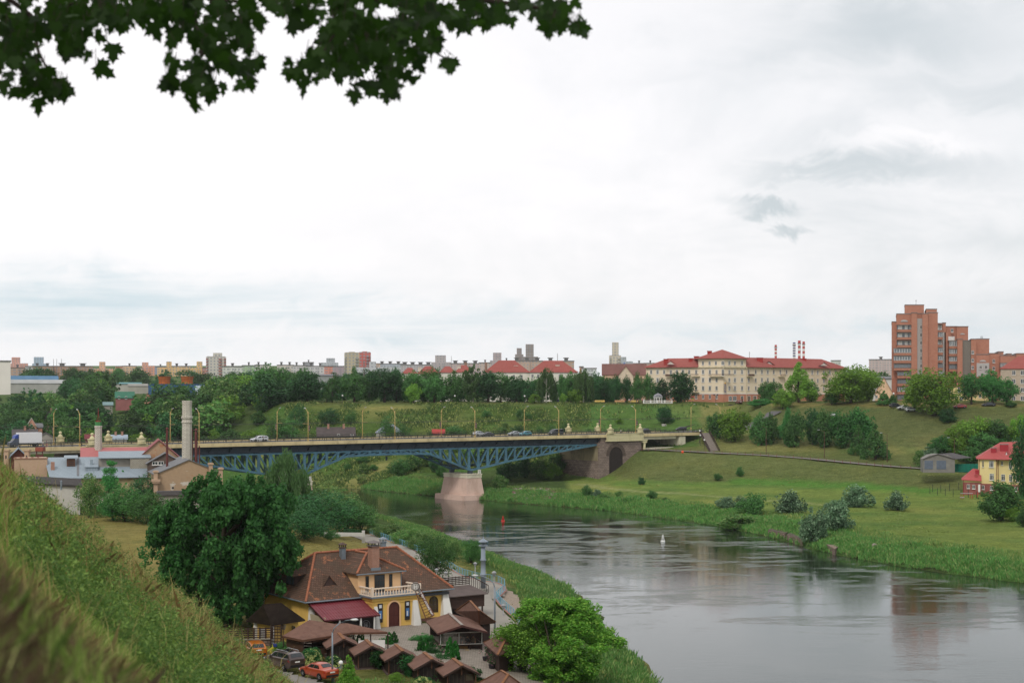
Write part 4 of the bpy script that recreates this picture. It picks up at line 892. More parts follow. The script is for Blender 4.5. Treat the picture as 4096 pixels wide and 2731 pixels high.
m=MB();m.box(.5,-3.3,-.5,.6,.4,2.2);m.build('siding_wall',plain('beige_siding','a89c82',.8,var=.1),hs)
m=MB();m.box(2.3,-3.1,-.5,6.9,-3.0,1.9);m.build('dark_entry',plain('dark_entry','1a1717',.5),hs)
[MB().box(x,-3.55,-.5,x+.16,-3.4,1.95).build('lean_to_post',WPAINT,hs)for x in(2.1,4.7,6.4)]
def text_mesh(txt,size,mat,name,parent,ext=.01):
 cu=bpy.data.curves.new(name,'FONT');cu.body=txt;cu.size=size;cu.extrude=ext;cu.align_x='LEFT';cu.align_y='CENTER'
 o=bpy.data.objects.new(name,cu);COL.objects.link(o);bpy.context.view_layer.update()
 me=bpy.data.meshes.new_from_object(o.evaluated_get(bpy.context.evaluated_depsgraph_get()));me.materials.clear();me.materials.append(mat)
 COL.objects.unlink(o);bpy.data.objects.remove(o);bpy.data.curves.remove(cu);return link(name,me,parent)
a=P((225+1520/7.84,520+505/7.84),10);
sg=thing('slanted_sign','brown ladder sign with white words leaning from the balcony','sign',HW(13.0,-2.9,4.6))
p0=Vector((0,0,0));q1=Q(zB(1632,745),152.6)-sg.location;
q0=Q(zB(1512,520),155.2)-sg.location
dirv=(q1-q0).normalized();L_=(q1-q0).length
m=MB();m.beam(q0,q1,.06,.36,(0.6,.2,1));brd=m.build('board',plain('sign_brown','5c3226',.6),sg)
off=Vector((-.75,-.35,-.25));m=MB();m.beam(q0+off*.5,q1+off,.06,.1)
for i in range(12):t_=i/11;m.beam(q0.lerp(q1,t_),(q0+off*.5).lerp(q1+off,t_),.04,.05)
m.build('ladder_rungs',plain('sign_brown','5c3226',.6),sg)
tx=text_mesh('Согревает охлаждение',.40,WPAINT,'lettering',sg)
X=dirv;nrm_=Vector((.1,-1,.05));Zv=X.cross(nrm_).normalized()*-1;Yv=X.cross(nrm_).normalized();Yv=-Yv if Yv.x<0 and False else Yv;nn_=X.cross(Yv).normalized()
if nn_.y>0:Yv=-Yv;nn_=X.cross(Yv).normalized()
sc_=L_*.97/max(tx.dimensions.x,1e-3)if tx.dimensions.x>0 else 1
bb=[v.co.x for v in tx.data.vertices];wd_=max(bb)-min(bb);sc_=L_*.94/wd_
tx.matrix_local=Matrix.Translation(q0+X*L_*.04+nn_*.08)@Matrix((X,Yv,nn_)).transposed().to_4x4()@Matrix.Diagonal((sc_,sc_*1.05,1,1))
lg=thing('round_sign','round grey emblem sign at the right balcony corner','sign',Q(zB(1495,517),154.4))
MB().disc((0,0,0),(.1,-1,0),.50,.06,24).build('disc',plain('emblem_grey','9a938c',.5),lg)
m=MB();n=24
for i in range(n):a,b=2*math.pi*i/n,2*math.pi*(i+1)/n;m.beam((.42*math.cos(a),-.05,.42*math.sin(a)),(.42*math.cos(b),-.05,.42*math.sin(b)),.03,.05)
m.build('ring',plain('emblem_dark','4a3d38',.5),lg)
def emblem(parent,s_,mat,y=-.06):
 m=MB();m.box(-.16*s_,y,-.2*s_,-.08*s_,y+.02,.2*s_);m.box(.08*s_,y,-.2*s_,.16*s_,y+.02,.2*s_);m.box(-.08*s_,y,-.04*s_,.08*s_,y+.02,.04*s_)
 for a,b in(((-.26,.28),(.26,.28)),((.26,.28),(.26,-.12)),((.26,-.12),(0,-.34)),((0,-.34),(-.26,-.12)),((-.26,-.12),(-.26,.28))):m.beam((a[0]*s_,y,a[1]*s_),(b[0]*s_,y,b[1]*s_),.02,.035*s_)
 return m.build('emblem',mat,parent)
emblem(lg,1,WPAINT)
for x,r_ in((5.6,.5),(2.9,.5)):
 e=MB();n=20
 for i in range(n):a,b=2*math.pi*i/n,2*math.pi*(i+1)/n;e.beam((x+r_*math.cos(a),-3.14,.95+r_*math.sin(a)),(x+r_*math.cos(b),-3.14,.95+r_*math.sin(b)),.02,.04)
 dk=e.build('door_emblem',plain('emblem_chalk','77777a',.6),hs);k=emblem(dk,.9,plain('emblem_chalk','77777a',.6),-3.14);k.location=(x,0,.95)
t=thing('entrance_steps','rounded brown entrance steps before the arched door','steps',HW(9.7,-2.3,-.6),HR)
m=MB();m.prism([(3.6*math.cos(math.pi+math.pi*i/20),2.4*math.sin(math.pi+math.pi*i/20))for i in range(21)],0,.45);m.build('lower_step',plain('step_tile','8a6f5c',.85),t)
m=MB();m.prism([(3.0*math.cos(math.pi+math.pi*i/20),1.9*math.sin(math.pi+math.pi*i/20))for i in range(21)],.45,.62);m.build('upper_step',plain('step_tile_top','94806a',.85),t)
t=thing('timber_terrace','dark brown timber terrace deck right of the yellow restaurant','terrace',HW(LN,1.5,-.9),HR)
PLK=brickmat('dark_planks','54403a','46352f','251c18',4.0,.16,.02,off=.3)
m=MB();m.box(.2,.8,1.6,6.2,.95,3.1);m.box(6.05,.95,1.6,6.2,8,3.1);m.box(.2,.9,2.9,6.1,8,3.05);m.build('plank_wall',PLK,t)
m=MB();m.slab([(.0,.4,3.15),(6.5,.4,3.15),(6.5,4.4,3.75),(0,4.4,3.75)],.1);m.build('deck',plain('deck_brown_grey','5a4e4a',.8),t)
m=MB();[m.beam((0+i*.5,4.5,3.8),(0+i*.5,4.5,4.9),.05,.05)for i in range(14)];[m.beam((0,4.5,3.9+k*.22),(6.5,4.5,3.9+k*.22),.04,.1)for k in range(5)]
[m.beam((6.5,.4+i*.45,3.2+i*.06),(6.5,.4+i*.45,4.1+i*.08),.05,.05)for i in range(10)];m.beam((6.5,.4,4.1),(6.5,4.5,4.9),.06,.08);m.build('railing',WOODD,t)
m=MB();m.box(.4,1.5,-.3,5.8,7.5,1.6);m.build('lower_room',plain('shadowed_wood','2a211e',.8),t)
[MB().box(x,.85,-.3,x+.16,1.0,1.7).build('post',WOODD,t)for x in(.3,2.9,5.9)]
t=thing('outbuilding','small yellow outbuilding with a dark hipped shingle roof under the great tree','house',P(zB(285,880),4.9),R(28));o=t.location.copy()
SHG=plain('dark_shingle','453a34',.95,var=.3,scale=1.2,bump=.4)
c=[P(zB(165,780),7.3),P(zB(370,812),7.3),P(zB(628,775),7.3),P(zB(440,642),9.6),P(zB(300,655),9.6)]
inv=Matrix.Rotation(-R(28),3,'Z');c=[inv@(p-o)for p in c];A_,B_,C_,T2,T1=c;D_=A_+(C_-B_)*1.0
m=MB();m.slab([A_,B_,T2,T1],.15);m.slab([B_,C_,T2],.15);m.slab([C_,D_,T1,T2],.15);m.slab([D_,A_,T1],.15);m.build('roof',SHG,t)
e1=(B_-A_).normalized();e2=(C_-B_).normalized()
def inset(p,a,b):return p+e1*a+e2*b
m=MB();pts=[inset(A_,.5,.5),inset(B_,-.5,.5),inset(C_,-.5,-.5),inset(D_,.5,-.5)];m.prism([(p.x,p.y)for p in pts],-.8,2.35);m.build('wall',YEL,t)
m=MB();f0=inset(A_,1.0,.44);f1=inset(B_,-.55,.44)
for f_ in(f0,f1):m.cbox((f_.x,f_.y,.8),.35,.35,2.9)
m.build('corner_pilaster',WPAINT,t)
m=MB();f_=inset(B_,-1.8,.42);m.cbox((f_.x,f_.y,.6),1.1,.12,2.2);m.build('side_door',plain('door_grey','b4b8ba',.5),t)
m=MB();f_=inset(B_,-.45,3.0);m.cbox((f_.x,f_.y,1.2),.12,1.5,1.4);m.build('window',GLS,t)
BSH=plain('brown_shingle','6f5246',.92,var=.22,scale=1.6,bump=.4,dirt='5a3c30',dirt_amt=.5)
BSHL=plain('ridge_shingle','80583c',.9,var=.2,scale=2)
t=thing('terrace_pavilion','long open pavilion with a wide brown shingle roof below the restaurant','pavilion',P(ze(1030,1010),4.7));o=t.location.copy()
pts=[P(ze(725,678),7.0),P(ze(1030,742),7.0),P(ze(1790,628),7.05),P(ze(2315,622),7.1),P(ze(1700,490),7.75),P(ze(1070,490),7.9)]
pts=[p-o for p in pts];a,b,c_,d_,e_,f_=pts;top1=f_+Vector((.3,.6,.25));top2=c_.lerp(e_,.55)+Vector((0,0,.1))
m=MB();m.slab([a,b,top1],.18);m.slab([b,c_,top2,top1],.18);m.slab([c_,d_,e_,top2],.18);m.slab([a,top1,f_+Vector((0,2.4,-.6)),a+Vector((.8,2.6,0))],.18);m.slab([top1,top2,e_,e_+Vector((0,2.2,-.5)),f_+Vector((0,2.4,-.6))],.18);m.build('roof',BSH,t)
m=MB();bb_=[a,b,c_,d_]
for p,q in zip(bb_[:-1],bb_[1:]):m.beam(p-Vector((0,0,.14)),q-Vector((0,0,.14)),.06,.2);m.beam(p-Vector((0,-.3,.42)),q-Vector((0,-.3,.42)),.05,.05)
for i in range(12):p=b.lerp(c_,i/12)-Vector((0,-.3,.18));q=b.lerp(c_,(i+.5)/12)-Vector((0,-.3,.42));m.beam(p,q,.03,.03);m.beam(q,b.lerp(c_,(i+1)/12)-Vector((0,-.3,.18)),.03,.03)
m.build('eaves_truss',WOODM,t)
m=MB();[m.tube([(p.x,p.y+.35,-.6),(p.x,p.y+.35,p.z-.2)],.07,6)for p in(a,b,b.lerp(c_,.5),c_,c_.lerp(d_,.5),d_)];m.build('post',WOODD,t)
m=MB();m.extr([a+Vector((.3,.4,-.3)),b+Vector((0,.5,-.3)),(b.x,b.y+.5,-.4),(a.x+.3,a.y+.4,-.4)],(0,.08,0));m.extr([b+Vector((0,.5,-1.2)),c_+Vector((0,.5,-1.2)),(c_.x,c_.y+.5,-.4),(b.x,b.y+.5,-.4)],(0,.08,0));m.build('side_boards',plain('side_board_brown','4d3527',.8,var=.3,scale=.7),t)
m=MB();m.extr([c_+Vector((.5,.4,-.9)),d_+Vector((-.3,.4,-.9)),d_+Vector((-.3,.4,-1.7)),c_+Vector((.5,.4,-1.7))],(0,.06,0));m.build('white_screen',WPAINT,t)
m=MB();m.extr([f_+Vector((.5,.9,-.6)),e_+Vector((0,.9,-.6)),(e_.x,e_.y+.9,-.4),(f_.x+.5,f_.y+.9,-.4)],(0,.05,0));m.build('back_wall',WOODD,t)
FSTONE=brickmat('field_stone','7d6a60','665850','4a403a',.5,.3,.04)
def hut():
 t=thing('beer_hut','x','hut')
 m=MB();m.box(-1.25,0,0,1.25,2.9,1.45);m.add([(-1.25,0,1.45),(1.25,0,1.45),(0,0,2.05),(-1.25,2.9,1.45),(1.25,2.9,1.45),(0,2.9,2.05)],[(0,1,2),(3,5,4),(0,2,5,3),(1,4,5,2)]);m.build('wall',WOODD,t)
 m=MB()
 for sg_ in(-1,1):m.slab([(sg_*1.72,-.55,1.32),(0,-.55,2.2),(0,3.2,2.2),(sg_*1.72,3.2,1.32)][::sg_],.14)
 r_=m.build('roof',BSH,t)
 m=MB();m.beam((0,-.56,2.2),(0,3.2,2.2),.34,.05);m.build('ridge_strip',BSHL,r_)
 m=MB();[m.beam((sg_*1.72,-.6,1.26),(0,-.6,2.13),.05,.16)for sg_ in(-1,1)];m.build('barge_board',WOODD,r_)
 m=MB();m.mat(0);m.box(-1.1,-.04,.15,.35,0,1.35);m.mat(1);m.box(.5,-.05,.7,1.12,0,1.3);[m.box(-1.1+i*.36,-.06,.15,-1.06+i*.36,-.04,1.35)for i in range(5)];m.build('shutter',[plain('shutter_dark','2b2320',.6),plain('hatch_glass','4a4438',.4)],t)
 [MB().beam((x,-.3,a),(x,-.3,b),.09,.09).build('post',WOODM,t)for x,a,b in((-1.3,0,1.45),(1.3,0,1.45),(0,1.3,2.0))]
 m=MB();m.box(-1.5,-.4,-.9,1.5,2.9,0);m.build('stone_base',FSTONE,t);return t
hp=[(885,885),(1105,940),(1345,980),(1575,1045),(1810,1095)];h0=None
hl=['small brown beer hut under the eaves of the long pavilion, leftmost of the row','brown beer hut behind the two blossoming bushes, second from the left of the row','middle brown beer hut of the row of five','brown beer hut second from the right of the row','rightmost brown beer hut of the row, beside the climbing ivy']
for(x,y),lab,gz in zip(hp,hl,(4.95,4.75,4.7,4.6,4.5)):
 q=P(zB(x+38,y+50),gz+2.2-.15+.1);o=h0
 loc=(q.x,q.y+.45,gz+.1)
 if h0 is None:h0=hut();h0.location=loc;h0.rotation_euler=(0,0,R(15));h0['label']=lab;h0['group']='row of brown beer huts'
 else:dup(h0,loc,R(15),lab,'row of brown beer huts')
t=thing('grill_pavilion','brown gabled pavilion with clear plastic curtains and yellow signs','pavilion',P(zf(890,1310),4.5),R(12));iv=Matrix.Rotation(-R(12),3,'Z');o=t.location.copy()
g=lambda zf_,x,y,z:iv@(P(zf_(x,y),z)-o)
fr,fl,fp=g(zf,1132,1068,6.9),g(zf,650,1082,6.9),g(zf,888,1005,7.8);yb_=8.2
m=MB();m.slab([fl,fp,fp+Vector((0,yb_,0)),fl+Vector((0,yb_,0))],.14);m.slab([fp,fr,fr+Vector((0,yb_,0)),fp+Vector((0,yb_,0))],.14);r_=m.build('roof',BSH,t)
m=MB();m.beam(fp+Vector((0,0,.04)),fp+Vector((0,yb_,.04)),.3,.04);m.build('ridge_strip',plain('ridge_grey','8f867e',.8),r_)
m=MB();m.beam(fl-Vector((0,.05,.1)),fp-Vector((0,.05,.1)),.06,.2);m.beam(fr-Vector((0,.05,.1)),fp-Vector((0,.05,.1)),.06,.2);m.build('barge_board',plain('barge_maroon','4a2c28',.7),r_)
w0,w1,y0=fl.x+.45,fr.x-.4,fl.y+.9;hh=2.25
m=MB();m.add([(w0,y0+.6,hh),(w1,y0+.6,hh),(fp.x,y0+.6,fp.z-.25)],[(0,1,2)]);m.box(w0,y0+.5,-.2,w1,y0+.6,.95);m.box(w0,y0+7,-.2,w1,y0+7.1,2.2);m.box(w0-.02,y0+.5,-.2,w0+.08,y0+7,1.0);m.box(w1-.08,y0+.5,-.2,w1+.02,y0+7,1.0);m.build('wall',WOODD,t)
m=MB();[m.box(x-.07,y0,-.3,x+.07,y0+.14,hh)for x in(w0,w0+1.2,fp.x,w1-1.2,w1)];m.box(w0,y0,.85,w1,y0+.1,1.0);m.build('post',WOODD,t)
m=MB();[m.box(x-.035,y0-.1,1.02,x+.035,y0-.05,2.25)for x in(w0,fp.x,w1)];m.box(w0,y0-.1,2.2,w1,y0-.05,2.27);m.box(w0,y0-.1,1.0,w1,y0-.05,1.06);m.build('curtain_frame',WPAINT,t)
cm,ct=newmat('clear_curtain');s=NT(ct);tb=s.n('ShaderNodeBsdfTransparent');gb=s.n('ShaderNodeBsdfGlossy');gb.inputs['Roughness'].default_value=.15;x_=s.n('ShaderNodeMixShader');x_.inputs[0].default_value=.22;s.L.new(tb.outputs[0],x_.inputs[1]);s.L.new(gb.outputs[0],x_.inputs[2]);oo=s.n('ShaderNodeOutputMaterial');s.L.new(x_.outputs[0],oo.inputs[0])
m=MB();m.add([(w0,y0-.07,1.05),(w1,y0-.07,1.05),(w1,y0-.07,2.2),(w0,y0-.07,2.2)],[(0,1,2,3)]);m.build('clear_curtain',cm,t)
m=MB();m.box(w0+.1,y0-.05,-.55,w1-.1,y0+.5,-.05);m.build('floor_step',plain('black_step','1c1816',.7),t)
m=MB();m.box(w0+1.9,y0+.3,.05,w0+2.9,y0+.4,.85);m.build('ochre_panel',plain('ochre_panel','7a5c30',.7),t)
YS=plain('sign_yellow','d8b020',.6);SB=plain('sign_black','2a2414',.6)
for dx,wv in((-.3,.75),(-2.9,.55)):
 p=t.location+Matrix.Rotation(R(12),3,'Z')@Vector((fp.x+dx+.9 if dx>-1 else fp.x+dx+.6,y0-.35,.25))
 q=thing('yellow_sign','wide yellow sign under the clear curtain' if dx>-1 else 'small yellow orange sign at the left post by the flower pots','sign',p,R(12));MB().box(-wv/2,0,0,wv/2,.04,.24).build('panel',YS,q)
 m=MB();[m.box(-wv/2+.08+i*.11,-.012,.06,-wv/2+.13+i*.11+.02*(i%2),0,.18)for i in range(int((wv-.12)/.11))];m.build('lettering',SB,q)
 MB().tube([(0,.02,-.7),(0,.02,0)],.03,6).build('stand',SB,q)
def hip_pav(name,label,A,B,C,T1,T2,mat,zg,wall,body=None):
 o=Vector((B.x,B.y,zg));t=thing(name,label,'pavilion',o);A,B,C,T1,T2=[p-o for p in(A,B,C,T1,T2)];D=A+(C-B)
 m=MB();m.slab([A,B,T2,T1],.14);m.slab([B,C,T2],.14);m.slab([C,D,T1,T2],.14);m.slab([D,A,T1],.14);r_=m.build('roof',mat,t)
 m=MB();[m.beam(p+Vector((0,0,.03)),q+Vector((0,0,.03)),.22,.05)for p,q in((B,T2),(A,T1),(T1,T2),(C,T2))];m.build('ridge_strip',BSHL,r_)
 e1=(B-A).normalized()*.5;e2=(C-B).normalized()*.5
 m=MB();m.prism([(p.x,p.y)for p in(A+e1+e2,B-e1+e2,C-e1-e2,D+e1-e2)],-.3,min(A.z,B.z)-.1);m.build('wall',wall,t);return t
hip_pav('shingle_pavilion','dark hipped shingle pavilion between the grill pavilion and the promenade',P(zf(825,870),7.0),P(zf(1060,990),7.0),P(zf(1208,975),7.0),P(zf(965,770),8.9),P(zf(1052,868),8.7),BSH,4.3,WOODD)
hip_pav('shingle_pavilion','brown shingle pavilion half hidden by the bright green tree',P(zf(1095,1172),6.6),P(zf(1230,1290),6.6),P(zf(1420,1230),6.6),P(zf(1265,1092),7.6),P(zf(1300,1150),7.6),BSH,4.3,WOODD)
hip_pav('shingle_pavilion','brown shingle roof at the bottom edge below the bright green tree',P(zf(1045,1560),6.2),P(zf(1200,1680),6.2),P(zf(1500,1600),6.2),P(zf(1262,1440),7.4),P(zf(1330,1480),7.4),BSH,4.3,WOODD)
PAV=brickmat('paving_slabs','8d867a','7d766c','5f5a52',.4,.4,.02);
def pavmat(name,c1,c2,mo,sz):
 m,t=newmat(name);s=NT(t);b=s.n('ShaderNodeTexBrick');s.L.new(s.pos(),b.inputs['Vector']);b.inputs['Scale'].default_value=1;b.inputs['Brick Width'].default_value=sz;b.inputs['Row Height'].default_value=sz*.6;b.inputs['Mortar Size'].default_value=.02
 s.put(b.inputs['Color1'],S(c1));s.put(b.inputs['Color2'],S(c2));s.put(b.inputs['Mortar'],S(mo));f=s.noise(s.pos(),.5,6,.65)
 s.pbr(s.mix(s.m('MULTIPLY',f,.5),b.outputs['Color'],tuple(x*.55 for x in S(c1))),.9,0,.2,s.bump(b.outputs['Fac'],-.3,.02));return m
PAVE=pavmat('yard_paving','9a9186','867d72','5a544c',.5);PROMM=plain('promenade_concrete','8a857c',.9,var=.1,scale=.3)
def flat(name,pts,mat,lift=.05,st=1.5):
 """a draped sheet inside an outline"""
 xs=[p[0]for p in pts];ys=[p[1]for p in pts];gx=np.arange(min(xs),max(xs)+st,st);gy=np.arange(min(ys),max(ys)+st,st)
 def inside(x,y):
  c=False;j=len(pts)-1
  for i in range(len(pts)):
   if(pts[i][1]>y)!=(pts[j][1]>y)and x<(pts[j][0]-pts[i][0])*(y-pts[i][1])/(pts[j][1]-pts[i][1]+1e-9)+pts[i][0]:c=not c
   j=i
  return c
 m=MB()
 for i in range(len(gx)-1):
  for j in range(len(gy)-1):
   if inside((gx[i]+gx[i+1])/2,(gy[j]+gy[j+1])/2):
    q=[(gx[i],gy[j]),(gx[i+1],gy[j]),(gx[i+1],gy[j+1]),(gx[i],gy[j+1])];z=tzn(q);m.add([(a[0],a[1],b+lift)for a,b in zip(q,z)],[(0,1,2,3)])
 return struct(m.build(name,mat))
flat('yard_paving',[(-22,144),(-19,142.5),(-15,141),(-11,139),(-7,136.5),(-3.5,133.5),(0,130),(6,130),(4,150),(0,163),(-6,163),(-14,158),(-22,151)],PAVE,.28,.6)
flat('parking_asphalt',[(-44,142),(-36,147),(-26,141),(-17.5,130),(-13.5,118),(-20,104),(-40,108),(-48,125)],plain('parking_grey','807c76',.95,var=.1,scale=.4),.24,.7)
pl=[P(q,4.0)for q in PROM]
strip('promenade',[(p.x-2.3,p.y-1.0)for p in pl[:4]]+[(pl[4].x-2.2,pl[4].y-1.2),(pl[5].x-1,pl[5].y-4),(pl[9].x-4,pl[9].y-4),(pl[10].x-2.6,pl[10].y-2),(pl[11].x-2.6,pl[11].y-2),(pl[12].x-2.6,pl[12].y-2),(.5,160),(2,148),(4,130)],4.0,PROMM,.3,n=7)
flat('promenade_plaza',[(p.x,p.y)for p in pl[4:11]]+[(-6,180),(-9,200)],PROMM,.34,1.0)
BLU=plain('fence_sky_blue','6a9fb2',.5,var=.1);KERB=plain('kerb_red_stone','9a6f62',.9)
pf_=[(p.x,p.y)for p in pl]+[(1.3,163),(3.2,152)]
fence_line('promenade_fence',pf_,1.05,1.6,(.97,.12),BLU,'pale blue steel fence curving along the river promenade',balus=3,lift=.35,rad=.035,barh=.05)
tag(strip('promenade_kerb',pf_,.45,KERB,.38,kind='structure'),'','')if False else strip('promenade_kerb',pf_,.45,KERB,.38)
m=MB();rp=[zf(1310,735),zf(1400,770),zf(1470,815),zf(1530,900)];rp=[P(q,2.9)for q in rp]
for p in rp:m.tube([p-Vector((0,0,.8)),p+Vector((0,0,.5))],.05,6)
m.tube([p+Vector((0,0,.5))for p in rp],.06,6);tag(m.build('hand_rail',LGREY),'grey tube hand rail on the gravel slope below the promenade','railing')
flat('gravel_slope',[(rp[0].x-2.2,rp[0].y),(rp[0].x+.3,rp[0].y),(rp[1].x,rp[1].y),(rp[2].x,rp[2].y),(rp[3].x,rp[3].y-4),(pl[12].x+.6,pl[12].y-3),(pl[11].x+.6,pl[11].y)],plain('gravel','8d7f70',.95,var=.3,scale=3),.12,.8)
t=thing('lantern_column','tall grey column with a small lantern roof on the river promenade','column',P(zf(1090,720),4.3));GC=plain('column_grey','7c8690',.55,var=.08);k_=t.location.y/F
hpx=(720-160)/9.632*k_
m=MB();m.lathe([(.62,-.3),(.62,.9),(.5,1.0)],n=8);m.build('base',plain('column_base','86827a',.9),t)
m=MB();pr=[(.34,.95),(.33,2.9),(.46,2.95),(.46,3.1),(.33,3.15),(.31,5.0),(.43,5.05),(.43,5.2),(.31,5.25),(.29,7.15)];sc_=hpx/8.4;m.lathe([(a,b*sc_)for a,b in pr],n=14);m.build('shaft',GC,t,True)
m=MB();m.lathe([(.6,7.15*sc_),(.6,7.3*sc_)],n=12);[m.tube([(.3*math.cos(a),.3*math.sin(a),7.3*sc_),(.3*math.cos(a),.3*math.sin(a),7.75*sc_)],.05,5)for a in(0,1.05,2.1,3.14,4.2,5.24)];m.lathe([(.66,7.75*sc_),(.62,7.82*sc_),(.1,8.2*sc_),(.06,8.5*sc_)],n=12);m.tube([(0,0,8.4*sc_),(0,0,9.3*sc_)],.02,5);m.build('lantern',GC,t)
MB().lathe([(.2,7.3*sc_),(.2,7.7*sc_)],n=8).build('lantern_glass',glass_mat('lantern_glass','5a6468'),t)
def top_lamp(label,loc,h,grp):
 t=thing('promenade_lamp',label,'street lamp',loc,0,grp);MB().tube([(0,0,-.2),(0,0,h)],[.08,.05],8).build('post',LGREY,t)
 m=MB();m.lathe([(.12,h),(.24,h+.35),(.3,h+.4),(.1,h+.6)],n=8);m.build('lamp_head',plain('lantern_grey','8d8f90',.5),t);return t
def under(zf_,x,yt,yb,z):
 p=P(zf_(x,yb),z);return p,(yb-yt)*(zf_(0,1)[1]-zf_(0,0)[1])*p.y/F
for x,yt,yb,lab in((1013,405,590,'slim grey lamp left of the lantern column'),(640,465,640,'grey lamp pair member nearest the restaurant roof end'),(730,495,660,'grey lamp at the terrace corner'),(1283,808,950,'short grey lamp beside the lower promenade fence')):
 p,h=under(zf,x,yt,yb,4.2);top_lamp(lab,p,h-.5,'grey promenade lamps')
def arm_lamp(label,loc,h,dx,dy,reach,mat=COPP):
 t=thing('street_lamp',label,'street lamp',loc);d=Vector((dx,dy,0)).normalized()
 MB().tube([(0,0,-.3),(0,0,h*.45),(0,0,h*.8)],[.1,.085,.07],10).build('pole',mat,t,True)
 pts=[Vector((0,0,h*.78))+d*(reach*(1-math.cos(a)))+Vector((0,0,h*.22*math.sin(a)))for a in(0,.4,.8,1.2,1.5)]
 MB().tube(pts,.05,8).build('arm',mat,t,True);e=pts[-1]
 m=MB();m.tube([e-d*.1,e+d*.1,e+d*.4,e+d*.62],[.06,.1,.13,.04],10);m.build('lamp_head',plain('lamp_head_white','cfd0d0',.35),t,True);return t
p,h=under(ze,1477,440,1400,4.7);arm_lamp('tall grey street lamp with a curved arm between the cars and the huts',p,h,1,.05,1.9)
p,h=under(zf,1203,530,1060,4.3);arm_lamp('tall grey street lamp on the promenade beside the pavilions',p,h,-1,.15,2.2);top_lamp('lantern head lamp standing beside the tall promenade street lamp',p+Vector((-.1,.5,0)),h*.98,'grey promenade lamps')
t=thing('globe_lamp','white globe lamp on a bent arm beside the orange saloon car','lamp',P(ze(1500,1390),4.7));k_=t.location.y/F/15.17
m=MB();m.tube([(0,0,-.2),(0,0,120*k_),(10*k_,0,180*k_),(50*k_,0,222*k_),(100*k_,0,232*k_)],.05,8);m.tube([(104*k_,0,215*k_),(104*k_,0,265*k_)],.08,8);m.build('post',COPP,t)
r_=35*k_;g=MB();g.lathe([(r_*math.sin(math.pi*k/10)+.001,265*k_+r_-r_*math.cos(math.pi*k/10))for k in range(11)],(104*k_,0),16);g.build('globe',GLOBE,t,True)
t=thing('stone_wall','low field stone wall behind the orange car','wall',P(ze(100,900),4.8));o=t.location;a=Vector((0,0,0));b=P(ze(550,880),4.8)-o
m=MB();m.extr([a-Vector((2,0,1)),b-Vector((0,0,1)),b+Vector((0,0,1.0)),a+Vector((-2,0,1.0))],(0,.35,0));m.build('masonry',FSTONE,t);m=MB();m.beam(a+Vector((-2,.15,1.03)),b+Vector((0,.15,1.03)),.5,.08);m.build('coping',plain('coping','8b8578',.9),t)
t=thing('plank_fence','dark brown horizontal plank fence on the stone wall','fence',o+Vector((0,.2,1.07)));m=MB()
[m.beam(a+Vector((-2,0,.15+k*.22)),b+Vector((0,0,.15+k*.22)),.05,.12)for k in range(5)];m.build('planks',WOODD,t);m=MB();[m.box(q.x-.08,q.y,-.05,q.x+.08,q.y+.12,1.15)for q in(a.lerp(b,i/5)for i in range(6))];m.build('post',WOODD,t)
t=thing('lattice_gate','dark brown lattice gate between the fence and the summer pavilion','gate',P(ze(620,900),4.8));m=MB();k_=t.location.y/F/15.17
[m.box(-75*k_+i*.16,0,0,-75*k_+i*.16+.07,.05,2.5)for i in range(9)];[m.box(-75*k_,.05,.2+i*.32,75*k_,.09,.27+i*.32)for i in range(8)];m.build('lattice',WOODD,t);m=MB();m.box(-85*k_,-.05,-.2,-72*k_,.15,2.6);m.box(70*k_,-.05,-.2,84*k_,.15,2.6);m.build('post',WOODD,t)
t=thing('plank_fence','low dark plank fence on a stone kerb behind the blossoming bushes','fence',P(ze(920,985),4.7));o=t.location;b=P(ze(1380,1010),4.7)-o;m=MB()
[m.beam(Vector((0,0,.3+k*.3)),b+Vector((0,0,.3+k*.3)),.05,.2)for k in range(5)];m.build('planks',WOODD,t);m=MB();m.beam(Vector((0,0,-.1)),b+Vector((0,0,-.1)),.5,.8);m.build('stone_kerb',FSTONE,t)
m=MB();m.slab([P(zB(350,830),6.6),P(zB(470,850),6.6),P(zB(480,815),7.1),P(zB(370,800),7.1)],.06);tag(m.build('tin_canopy',plain('old_tin','7a7466',.8)),'small grey tin canopy over the gate by the outbuilding','canopy')
def VA(x,Y):return-math.atan2(x,Y)
def fr(zf_,xa,xb,yt,yb,Y):
 a=Q(zf_(xa,yt),Y);b=Q(zf_(xb,yb),Y);return a.x,b.x-a.x,a.z,b.z
